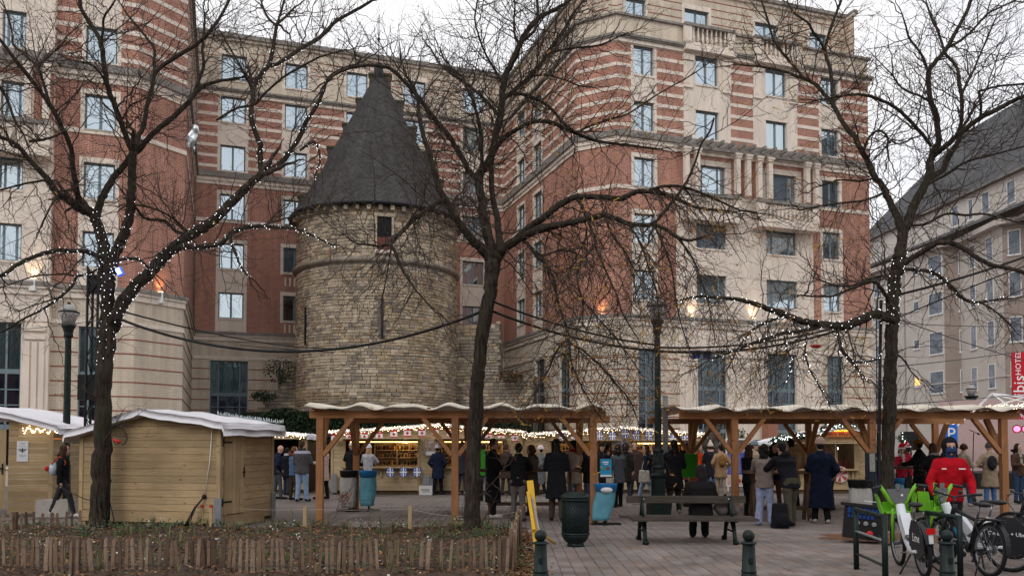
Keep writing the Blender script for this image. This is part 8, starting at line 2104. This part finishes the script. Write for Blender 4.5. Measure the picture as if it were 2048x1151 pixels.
    # hair
    if hair and not (hat == 'hood'):
        b = MB(); hc = hd+hu*.04*s-hf2*.018*s; b.ball(hc, (.090*s, .102*s, .105*s), 14, 9, M=MH)
        if hair == 'long': 
            b.ball(hd-hf2*.07*s-Z*.10*s, (.10*s, .055*s, .17*s), 12, 8, M=MH); b.ball(hd-hf2*.085*s-Z*.24*s, (.095*s, .045*s, .14*s), 12, 8, M=MH)
            for sx in (-1, 1): b.ball(hd+hr*sx*.075*s-hf2*.02*s-Z*.07*s, (.028*s, .05*s, .13*s), 8, 6, M=MH)
        elif hair == 'curly':
            for k in range(26): q = V(r7.normal(size=3)).normalized(); q = MH @ V((q.x*.10, -abs(q.y)*.09, q.z*.11-.03)); b.ball(hd+q*s, .045*s, 7, 5)
            for k in range(14): b.ball(hd-hf2*.06*s+V(r7.normal(size=3))*.05*s-Z*r7.uniform(.05, .22)*s, .05*s, 7, 5)
        elif hair == 'curlyshort':
            for k in range(26): q = V(r7.normal(size=3)).normalized(); q = MH @ V((q.x*.085, q.y*.075-.025, abs(q.z)*.095+.01)); b.ball(hd+q*s, .032*s, 7, 5)
        elif hair == 'bob':
            b.ball(hd-hf2*.04*s-Z*.05*s, (.105*s, .075*s, .13*s), 12, 8, M=MH)
        elif hair == 'short': b.ball(hd-hf2*.04*s-Z*.01*s, (.080*s, .065*s, .08*s), 12, 8, M=MH)
        # keep the face free
        me = fuse(b, .016*s, 2, .004); bm = bmesh.new(); bm.from_mesh(me)
        kill = [v_ for v_ in bm.verts if (v_.co-hd).dot(hf2) > .045*s and (v_.co-hd).dot(hu) < .085*s and abs((v_.co-hd).dot(hr)) < .07*s]; bmesh.ops.delete(bm, geom=kill, context='VERTS'); bm.to_mesh(me); bm.free()
        me.materials.clear(); me.materials.append(mat('hair_%d' % int(hairc[0]*1000+hairc[1]*100), hairc, .75, noise=.35, nscale=16, stretch=(3, 3, .4), bump=.5, spec=.2)); link('hair', me, t)
    if hat:
        b = MB(); m_ = cloth(hatc)
        if hat in ('beanie', 'pompom'):
            c = hd+hu*.055*s-hf2*.012*s; b.ball(c+hu*.02*s, (.098*s, .112*s, .115*s), 16, 10, M=MH); kill_z = -.02
            me = b.mesh('t', m_); bm = bmesh.new(); bm.from_mesh(me); bmesh.ops.delete(bm, geom=[v_ for v_ in bm.verts if (v_.co-c).dot(hu) < kill_z*s], context='VERTS'); bm.to_mesh(me); bm.free(); o = link('hat', me, t)
            q = MB(); q.lathe([(.094*s, -.03*s), (.106*s, -.025*s), (.107*s, .02*s), (.098*s, .025*s)], c, 18, M=MH, sy=1.13); q.build('brim', m_, o)
            if hat == 'pompom': q = MB(); q.ball(c+hu*.155*s, .042*s, 12, 8); q.build('pompom', cloth(tuple(min(1, x*1.1) for x in hatc)), o)
        elif hat == 'cap':
            c = hd+hu*.05*s-hf2*.01*s; b.ball(c+hu*.01*s, (.094*s, .108*s, .085*s), 16, 10, M=MH); b.ball(c+hf2*.12*s+hu*.012*s, (.07*s, .075*s, .012*s), 12, 6, M=MH); b.build('hat', m_, t)
        elif hat == 'hood':
            b.ball(hd+hu*.02*s-hf2*.025*s, (.115*s, .125*s, .145*s), 18, 12, M=MH); b.ball(neck+Z*.03*s-f*.03*s, (.125*s, .11*s, .08*s), 14, 8, M=MH); me = fuse(b, .014*s, 2, .003); bm = bmesh.new(); bm.from_mesh(me)
            bmesh.ops.delete(bm, geom=[v_ for v_ in bm.verts if (v_.co-hd).dot(hf2) > .05*s and abs((v_.co-hd).dot(hr)) < .062*s and -.12*s < (v_.co-hd).dot(hu) < .062*s], context='VERTS'); bm.to_mesh(me); bm.free(); me.materials.clear(); me.materials.append(m_); link('hood', me, t)
        elif hat == 'santa':
            c = hd+hu*.07*s; b.lathe([(.10*s, 0), (.09*s, .06*s), (.055*s, .13*s), (.02*s, .17*s)], c, 14, M=MH); caps(b, c+hu*.15*s, c+hu*.10*s-hr*.12*s, .03*s, .015*s); o = b.build('hat', m_, t)
            q = MB(); q.lathe([(.095*s, -.02*s), (.115*s, -.015*s), (.115*s, .025*s), (.095*s, .03*s)], c, 16, M=MH, sy=1.1); q.ball(c+hu*.09*s-hr*.14*s, .028*s, 8, 6); q.build('brim', M_white, o)
    if mask:
        b = MB(); b.ball(hd+hf2*.034*s-hu*.038*s, (.080*s, .09*s, .072*s), 14, 8, M=MH); caps(b, neck, hd-Z*.06*s, .085*s, .078*s); me = fuse(b, .013*s, 2, .003); me.materials.clear(); me.materials.append(cloth(mask)); link('neck_gaiter', me, t)
    if scarf:
        b = MB()
        for k in range(3): b.lathe([(.07*s, -.025*s), (.10*s, -.02*s), (.105*s, .01*s), (.075*s, .02*s)], neck+Z*(.0+.028*k)*s+f*.01*s, 14, sy=.95, M=Matrix.Rotation(.12*(k-1), 3, 'X'))
        b.beam(neck+f*.11*s, neck+f*.15*s-Z*.32*s, .07*s, .03*s); b.build('scarf', cloth(scarf), t)
    # belongings are things of their own
    if bag:
        kind, bc, side, lab = bag
        if kind == 'backpack':
            q = thing('backpack', lab, 'backpack', chest-f*.17*s); b = MB(); b.ball(chest-f*.19*s-Z*.12*s, (.135*s, .085*s, .21*s), 14, 10, M=Matrix((rt, f, Z)).transposed()); b.ball(chest-f*.25*s-Z*.2*s, (.09*s, .05*s, .09*s), 12, 8, M=Matrix((rt, f, Z)).transposed()); b.build('pack', cloth(bc), q)
            for sx in (-1, 1): b = MB(); b.tube(catmull([chest-f*.13*s+rt*sx*.08*s-Z*.2*s, sh[0 if sx < 0 else 1]-rt*sx*.06*s+Z*.07*s, chest+f*.15*s+rt*sx*.09*s-Z*.1*s], 4), .014*s, 5); b.build('strap', cloth(bc), q)
        else:
            sx = side; c = hip+rt*sx*.25*s-Z*.03*s+f*.02; q = thing('tote_bag', lab, 'bag', c); b = MB(); b.box(c-Z*.02*s, (.10, .34*s, .38*s), 0, Matrix.Rotation(yaw, 3, 'Z').copy(), .85); me = fuse(b, .03, 4, .006); me.materials.clear(); me.materials.append(cloth(bc)); link('pouch', me, q)
            b = MB(); b.tube(catmull([c+f*.08*s+Z*.15*s, sh[0 if sx < 0 else 1]+Z*.08*s, c-f*.08*s+Z*.15*s], 5), .012, 5); b.build('strap', cloth(bc), q)
    return dict(t=t, hd=hd, ha=ha, s=s, f=f, rt=rt, neck=neck, chest=chest, hip=hip)
BLK = (.010, .010, .012); NVY = (.012, .016, .035); DKG = (.03, .03, .032); JN = (.13, .20, .34); LJ = (.27, .33, .48); BRN = (.05, .032, .022); BEI = (.34, .26, .18); GRY = (.10, .10, .105); OLV = (.05, .045, .032)
HB = (.05, .022, .012); HD = (.010, .008, .007); HBL = (.34, .21, .10)
WS = (.55, .55, .55)
# walking woman at left
pr = person('long haired woman in black striding right between the two left huts', 128, Y=19.9, h=1.66, face=80, arms=('down', 'down'), stride=.85, top=BLK, legs=(.03, .032, .034), hair='long', hairc=HB, shoe=WS, hood=True, vox=.016)
q = thing('backpack', 'small pale blue backpack with red patch and orange straps on the walking woman', 'backpack', pr['chest']); c = pr['chest']-pr['f']*.2-V((0, 0, .16)); b = MB(); b.ball(c, (.11, .13, .15), 12, 8); b.build('pack', cloth((.42, .52, .58)), q); b = MB(); b.ball(c-pr['f']*.08+V((-.03, -.08, .02)), (.06, .05, .06), 10, 6); b.build('patch', cloth((.45, .02, .03)), q); b = MB(); b.tube(catmull([c+V((0, -.1, .12)), pr['neck']+V((-.03, -.14, 0)), pr['chest']+V((.12, -.13, -.02)), c+V((.12, -.12, 0))], 4), .016, 5); b.build('strap', cloth((.42, .07, .03)), q)
# group before the small stall
person('man in dark jacket with bowed shaved head at the pine hut corner', 556, 998, h=1.66, face=60, arms=('pocket', 'pocket'), top=NVY, legs=(.06, .07, .09), hair=None, head=(0, 1))
person('person in black coat with pale collar in the group before the small stall', 574, 990, h=1.58, face=20, arms=('front', 'front'), top=BLK, legs=(.03, .035, .05), coat=.1, hair='short', hairc=HD, scarf=(.35, .36, .42))
person('woman with curly reddish hair in blue denim jacket', 588, 1000, h=1.62, face=50, arms=('front', 'front'), top=(.07, .12, .22), legs=(.05, .03, .022), coat=.05, hair='curly', hairc=(.12, .045, .02))
person('man in grey jacket with pale shoulders and light jeans seen from behind', 605, 1003, h=1.79, face=5, arms=('front', 'front'), top=(.075, .07, .075), yoke=(.30, .28, .36), legs=(.24, .33, .47), hair='short', hairc=HB, bulk=1.12, hood=False, scarf=(.03, .03, .03))
person('person in pale pink coat half hidden by the first pergola post', 648, 998, h=1.72, face=300, arms=('front', 'front'), top=(.42, .30, .25), legs=BLK, coat=.2, hair='short', hairc=HBL, skin=SKIN)
# at the bottle stall
person('customer in black leaning into the left hatch behind the pergola post', 703, 990, h=1.74, face=5, arms=('table', 'table'), top=BLK, legs=NVY, coat=.3, hair='short', hairc=HBL, hat='cap', hatc=(.5, .48, .5))
person('woman with long blond hair and white beanie at the bottle stall', 737, 992, h=1.66, face=10, arms=('table', 'table'), top=(.32, .31, .34), legs=BLK, coat=.05, hair='long', hairc=HBL, hat='beanie', hatc=(.6, .56, .58))
person('person in navy coat and white pompom beanie at the right hatch', 876, 988, h=1.66, face=5, arms=('pocket', 'pocket'), top=NVY, legs=BLK, coat=.22, hair='short', hairc=HD, hat='pompom', hatc=(.6, .56, .6), shoe=(.03, .03, .05), bulk=1.08)
person('dark clothed man behind the third pergola post', 924, 988, h=1.78, face=20, arms=('down', 'pocket'), top=(.025, .03, .04), legs=(.03, .035, .06), coat=.1, hair='short', hairc=HD, shoe=WS)
person('person in black just right of the middle trunk in the far crowd', 968, 990, h=1.7, face=20, arms=('down', 'front'), top=BLK, legs=(.08, .09, .14), coat=.1, hair='short', hairc=HD)
# around the left standing table
person('bearded curly haired man in long black coat and white trainers', 986, 1036, h=1.80, face=75, arms=('front', 'front'), top=BLK, legs=BLK, coat=.42, hair='curlyshort', hairc=HB, shoe=WS, vox=.016, bulk=1.05)
person('person in black jacket and grey wool trousers seen from behind', 1036, 1042, h=1.70, face=5, arms=('table', 'table'), top=BLK, legs=(.125, .11, .10), coat=0, hair='short', hairc=HD, wide=1.0, bulk=1.02, shoe=(.05, .05, .05), lean=.25, vox=.016)
person('woman with big curly brown hair in brown fur coat beside the man in grey trousers', 1063, 1030, h=1.66, face=-40, arms=('front', 'front'), top=(.085, .06, .05), legs=(.03, .022, .02), coat=.28, hair='curly', hairc=(.07, .03, .017))
person('person in grey quilted coat with pale pink beanie walking left', 1082, 990, h=1.62, face=-75, arms=('pocket', 'pocket'), stride=.5, top=(.11, .115, .12), legs=BLK, coat=.38, hair='short', hairc=HD, hat='beanie', hatc=(.62, .52, .52), bulk=1.1)
person('tall man in long black coat and brown trousers with his back turned', 1113, 1042, h=1.80, face=8, arms=('front', 'front'), top=(.014, .014, .018), legs=(.07, .052, .04), coat=.30, hair='bob', hairc=HD, bulk=1.1, vox=.016)
person('man in black cap, sand fleece and red scarf drinking beside the tall man', 1148, 1020, h=1.78, face=-35, arms=('table', 'face'), top=(.26, .205, .16), legs=(.20, .27, .40), coat=.12, hair='short', hairc=HD, hat='cap', hatc=BLK, scarf=(.25, .01, .02), bulk=1.1)
person('person with mustard yellow beanie and black jacket holding a cup', 1178, 1030, h=1.66, face=-60, arms=('front', 'front'), top=BLK, legs=(.05, .07, .12), hair='short', hairc=HD, hat='beanie', hatc=(.62, .30, .02), bag=('tote', (.42, .37, .30), 1, 'cream tote bag with yellow print hanging from the yellow beanie person'), bulk=1.1)
person('woman in black hat holding a phone behind the blue poster', 1203, 1000, h=1.72, face=150, arms=('face', 'down'), top=BLK, legs=BLK, coat=.35, hair='long', hairc=HD, hat='cap', hatc=BLK)
person('woman in grey puffer jacket with white shoulder bag and black boots', 1236, 1014, h=1.68, face=-20, arms=('down', 'front'), top=(.10, .11, .13), legs=BLK, coat=.1, hair='long', hairc=HD, bag=('tote', (.6, .55, .5), -1, 'white shoulder bag on the woman in grey puffer jacket'), stride=.25)
person('dark haired person in black seen from behind near the blue poster', 1250, 994, h=1.74, face=15, arms=('down', 'down'), top=(.02, .017, .017), legs=(.05, .06, .08), coat=.3, hair='curly', hairc=HD)
person('man with receding dark hair in brown coat sipping from a cup', 1270, 990, h=1.76, face=200, arms=('down', 'face'), top=(.05, .03, .025), legs=DKG, coat=.3, hair='short', hairc=HB, vox=.016)
person('woman in navy coat and light jeans walking left with a canvas tote', 1293, 1010, h=1.66, face=-70, arms=('down', 'down'), stride=.8, top=NVY, legs=LJ, coat=.12, hair='bob', hairc=HB, bag=('tote', (.46, .42, .36), -1, 'canvas tote with round grey print carried by the navy coat woman'), shoe=WS)
person('woman with auburn hair and pink patterned scarf in dark coat', 1309, 996, h=1.66, face=-40, arms=('front', 'front'), top=(.015, .014, .02), legs=NVY, coat=.3, hair='bob', hairc=(.09, .03, .018), scarf=(.52, .36, .32))
person('tall man in black hooded jacket standing right of the tall lamp post', 1347, 1026, h=1.78, face=10, arms=('front', 'front'), top=(.013, .013, .016), legs=(.03, .028, .025), coat=.2, hair='short', hairc=HD, hood=True, scarf=(.10, .13, .15), bulk=1.12, shoe=(.3, .3, .28))
person('person in bright orange jacket behind the left post of the right pergola', 1398, 985, h=1.64, face=60, arms=('down', 'front'), top=(.55, .07, .02), legs=DKG, hair='short', hairc=(.5, .4, .35), bulk=1.05)
person('person in black quilted jacket with cream pompom beanie and blue jeans', 1421, 986, h=1.72, face=-10, arms=('front', 'front'), top=(.014, .015, .02), legs=(.05, .10, .22), coat=.2, hair='short', hairc=HB, hat='pompom', hatc=(.55, .45, .40), scarf=(.45, .3, .27), bulk=1.12)
person('person in tan coat and cream trousers with brown backpack seen from behind', 1441, 992, h=1.68, face=0, arms=('pocket', 'pocket'), top=(.30, .19, .11), legs=(.36, .28, .19), coat=.15, hair='short', hairc=HD, bag=('backpack', (.20, .10, .03), 0, 'brown leather backpack on the person in the tan coat'), bulk=1.05)
# more of the crowd in front of the blue flag stall
for (u, v, h, fc, tc_, hc, lab) in ((1215, 984, 1.68, 30, BRN, HD, 'person in dark brown in the back row behind the blue poster'), (1258, 982, 1.7, -20, GRY, HD, 'person in grey in the back row left of the sipping man'), (1328, 982, 1.68, 10, (.05, .07, .06), HB, 'person with greenish jacket in the back row left of lamp post'), (1368, 982, 1.72, -30, BLK, HD, 'person in black in the back row at the right hatch'), (1376, 992, 1.6, 40, (.09, .03, .03), HB, 'person in dark red beside the bright green box'), (1160, 984, 1.7, 10, NVY, HD, 'person in navy at the left hatch of the blue flag stall'), (1188, 983, 1.66, -10, DKG, HBL, 'fair haired person at the left hatch of the blue flag stall'), (1012, 990, 1.7, 20, BRN, HB, 'person in brown coat left of the grey trouser man in the far crowd')):
    person(lab, u, v, h=h, face=fc, arms=('front', 'front'), top=tc_, legs=DKG, coat=.2, hair='short' if h > 1.67 else 'bob', hairc=hc)
# bench woman
pb = person('dark haired woman in black coat sitting on the park bench, seen from behind', 1400, Y=15.0, h=1.70, face=8, arms=('front', 'front'), top=(.012, .010, .011), legs=BLK, coat=.0, hair='long', hairc=HD, sit=True, bulk=1.22, scarf=(.10, .01, .02), vox=.016)
c = pb['hip']+V((.42, -.02, .1)); q = thing('handbag', 'soft grey fabric bag lying on the bench beside the seated woman', 'bag', c); b = MB(); b.ball(c, (.2, .14, .17), 14, 9); b.ball(c+V((.08, 0, -.05)), (.2, .12, .11), 12, 8); me = fuse(b, .025, 3, .008); me.materials.clear(); me.materials.append(cloth((.13, .11, .11))); link('pouch', me, q)
# group at the right pergola
person('long haired woman in black leaning at the right standing table', 1496, 1032, h=1.66, face=60, arms=('table', 'table'), top=BLK, legs=BLK, hair='long', hairc=HB, vox=.016)
person('woman in taupe fleece and wide pale blue jeans at the standing table', 1528, 1050, h=1.68, face=40, arms=('table', 'table'), top=(.24, .185, .165), legs=(.30, .34, .52), hair='curly', hairc=HD, shoe=WS, wide=1.25, bulk=1.05, vox=.016)
person('person with blue grey beanie and beige coat behind the long haired woman', 1508, 996, h=1.76, face=150, arms=('front', 'front'), top=BEI, legs=DKG, coat=.2, hair='short', hairc=HB, hat='beanie', hatc=(.16, .20, .25))
person('person in dark jacket facing the camera across the standing table', 1548, 1018, h=1.70, face=190, arms=('table', 'table'), top=BLK, legs=(.06, .03, .025), hair='curly', hairc=HD)
person('man in tan hooded coat standing across the table', 1582, 1018, h=1.82, face=-10, arms=('front', 'front'), top=(.36, .245, .13), legs=BLK, coat=.2, hair='short', hairc=HD, hood=True, bulk=1.1)
person('man in black jacket and olive trousers bending over the standing table', 1580, 1054, h=1.72, face=-15, arms=('table', 'table'), lean=.55, top=(.012, .012, .016), legs=(.065, .06, .042), hair='short', hairc=HD, bulk=1.15, wide=1.1, hood=True, head=(0, 1), vox=.016, stride=.35)
person('person in long navy coat and beige beanie standing right of the bending man', 1640, 1046, h=1.78, face=8, arms=('front', 'pocket'), top=(.008, .012, .028), legs=BLK, coat=.46, hair='short', hairc=HD, hat='beanie', hatc=(.36, .25, .20), shoe=(.4, .38, .36), bulk=1.15, vox=.016)
person('person in tan jacket drinking behind the long navy coat', 1660, 1020, h=1.64, face=-50, arms=('face', 'front'), top=(.22, .14, .10), legs=DKG, hair='short', hairc=HBL)
c = gnd(1560, 1056); q = thing('backpack', 'black backpack standing on the paving between the two pairs of legs', 'backpack', c); b = MB(); b.box(c+V((0, 0, .26)), (.34, .2, .5), taper=.8); b.ball(c+V((.02, -.12, .18)), (.14, .07, .13), 12, 8); b.v = [(x_, y_, max(z_, .004)) for (x_, y_, z_) in b.v]; me = fuse(b, .02, 3, .004); me.materials.clear(); me.materials.append(cloth((.012, .012, .015))); link('pack', me, q); b = MB(); b.tube([c+V((-.04, 0, .53)), c+V((0, 0, .59)), c+V((.04, 0, .53))], .01, 5); b.build('handle', M_black, q)
# right side
person('smiling woman in red santa hat and red white scarf by the right trunk', 1801, 1006, h=1.62, face=170, arms=('front', 'front'), top=(.42, .02, .05), legs=DKG, hair='long', hairc=HB, hat='santa', hatc=(.5, .01, .02), scarf=(.6, .55, .55))
person('person in second santa hat turned left beside the smiling woman', 1815, 1004, h=1.66, face=-60, arms=('front', 'front'), top=(.30, .015, .03), legs=DKG, hair='short', hairc=HD, hat='santa', hatc=(.5, .01, .02), skin=SKIND)
person('man in mustard cap and black coat leaning at the table right of the trunk', 1838, 1024, h=1.80, face=-70, arms=('table', 'table'), top=BLK, legs=(.16, .04, .015), coat=.15, hair='short', hairc=HD, hat='cap', hatc=(.26, .12, .03), skin=SKIND, bulk=1.05, vox=.016)
person('person in black coat with grey scarf behind the red jacket', 1866, 1030, h=1.70, face=-30, arms=('table', 'table'), top=BLK, legs=BLK, coat=.3, hair='bob', hairc=HB, scarf=(.22, .2, .19), bulk=1.15)
pr = person('man in bright red jacket with black hood and blue face mask pushing a green bike', 1896, Y=13.0, h=1.75, face=192, arms=('hold', 'hold'), top=(.38, .006, .014), legs=(.02, .02, .022), coat=.02, hair=None, hat='hood', hatc=BLK, mask=(.025, .045, .11), bulk=1.08, skin=SKIN, glove=cloth((.02, .02, .022)), vox=.014, lean=.12)
for k, (dx, ww) in enumerate(((-.13, .06), (.12, .09))):
    c = pr['chest']+pr['rt']*(-dx)+pr['f']*.205+V((0, 0, -.02)); b = MB(); b.box(c, (ww, .012, .016), 0, Matrix.Rotation(math.atan2(pr['rt'].y, pr['rt'].x), 3, 'Z')); b.build('chest_print', M_signw, pr['t'])
person('person in blue jeans and grey shoes walking behind the red jacket man', 1925, 1012, h=1.70, face=70, arms=('down', 'front'), top=(.30, .24, .19), legs=(.06, .12, .26), hair='curlyshort', hairc=HB, shoe=(.4, .38, .35))
person('person in beige parka and grey beanie with dark backpack watching the stage', 1978, 1008, h=1.70, face=10, arms=('hip', 'face'), top=(.26, .20, .14), legs=(.07, .14, .30), coat=.28, hair=None, hat='beanie', hatc=(.07, .06, .06), shoe=(.06, .03, .02), bulk=1.1, bag=('backpack', (.02, .02, .025), 0, 'dark grey backpack on the beige parka person'))
person('woman with dark curly hair and brown leather jacket at the far right', 2034, 1006, h=1.70, face=170, arms=('down', 'front'), top=(.06, .035, .025), legs=(.03, .05, .1), hair='curly', hairc=HD, scarf=(.3, .26, .22))
person('musician in black on stage partly cut off at the right', 2062, Y=33.0, h=1.72, face=200, arms=('front', 'front'), top=BLK, legs=BLK, hair='short', hairc=HD)
person('vendor in dark clothes behind the small stall counter', 566, Y=37.5, h=1.70, face=180, arms=('front', 'front'), top=BRN, legs=BLK, hair='short', hairc=HD)
person('vendor inside the craft workshop stall behind the glass', 1618, Y=34.2, h=1.70, face=180, arms=('front', 'front'), top=(.10, .08, .07), legs=BLK, hair='short', hairc=HBL)
# crumpled silver foil balloon caught in the left tree
p = pt(385, 272, 17.6); q = MB(); r_ = np.random.RandomState(4); q.ball(p, (.10, .05, .26), 14, 10, M=Matrix.Rotation(.3, 3, 'Y')); q.v = [(x_+r_.normal()*.016, y_+r_.normal()*.016, z_+r_.normal()*.012) for (x_, y_, z_) in q.v]; q.tube([p+V((.03, 0, -.22)), p+V((.05, 0, -.34))], [.03, .008], 5)
tag(q.build('foil_balloon', mat('silver_foil', (.62, .65, .68), .25, .6)), 'crumpled silver foil balloon caught in the branches of the left tree', 'balloon')
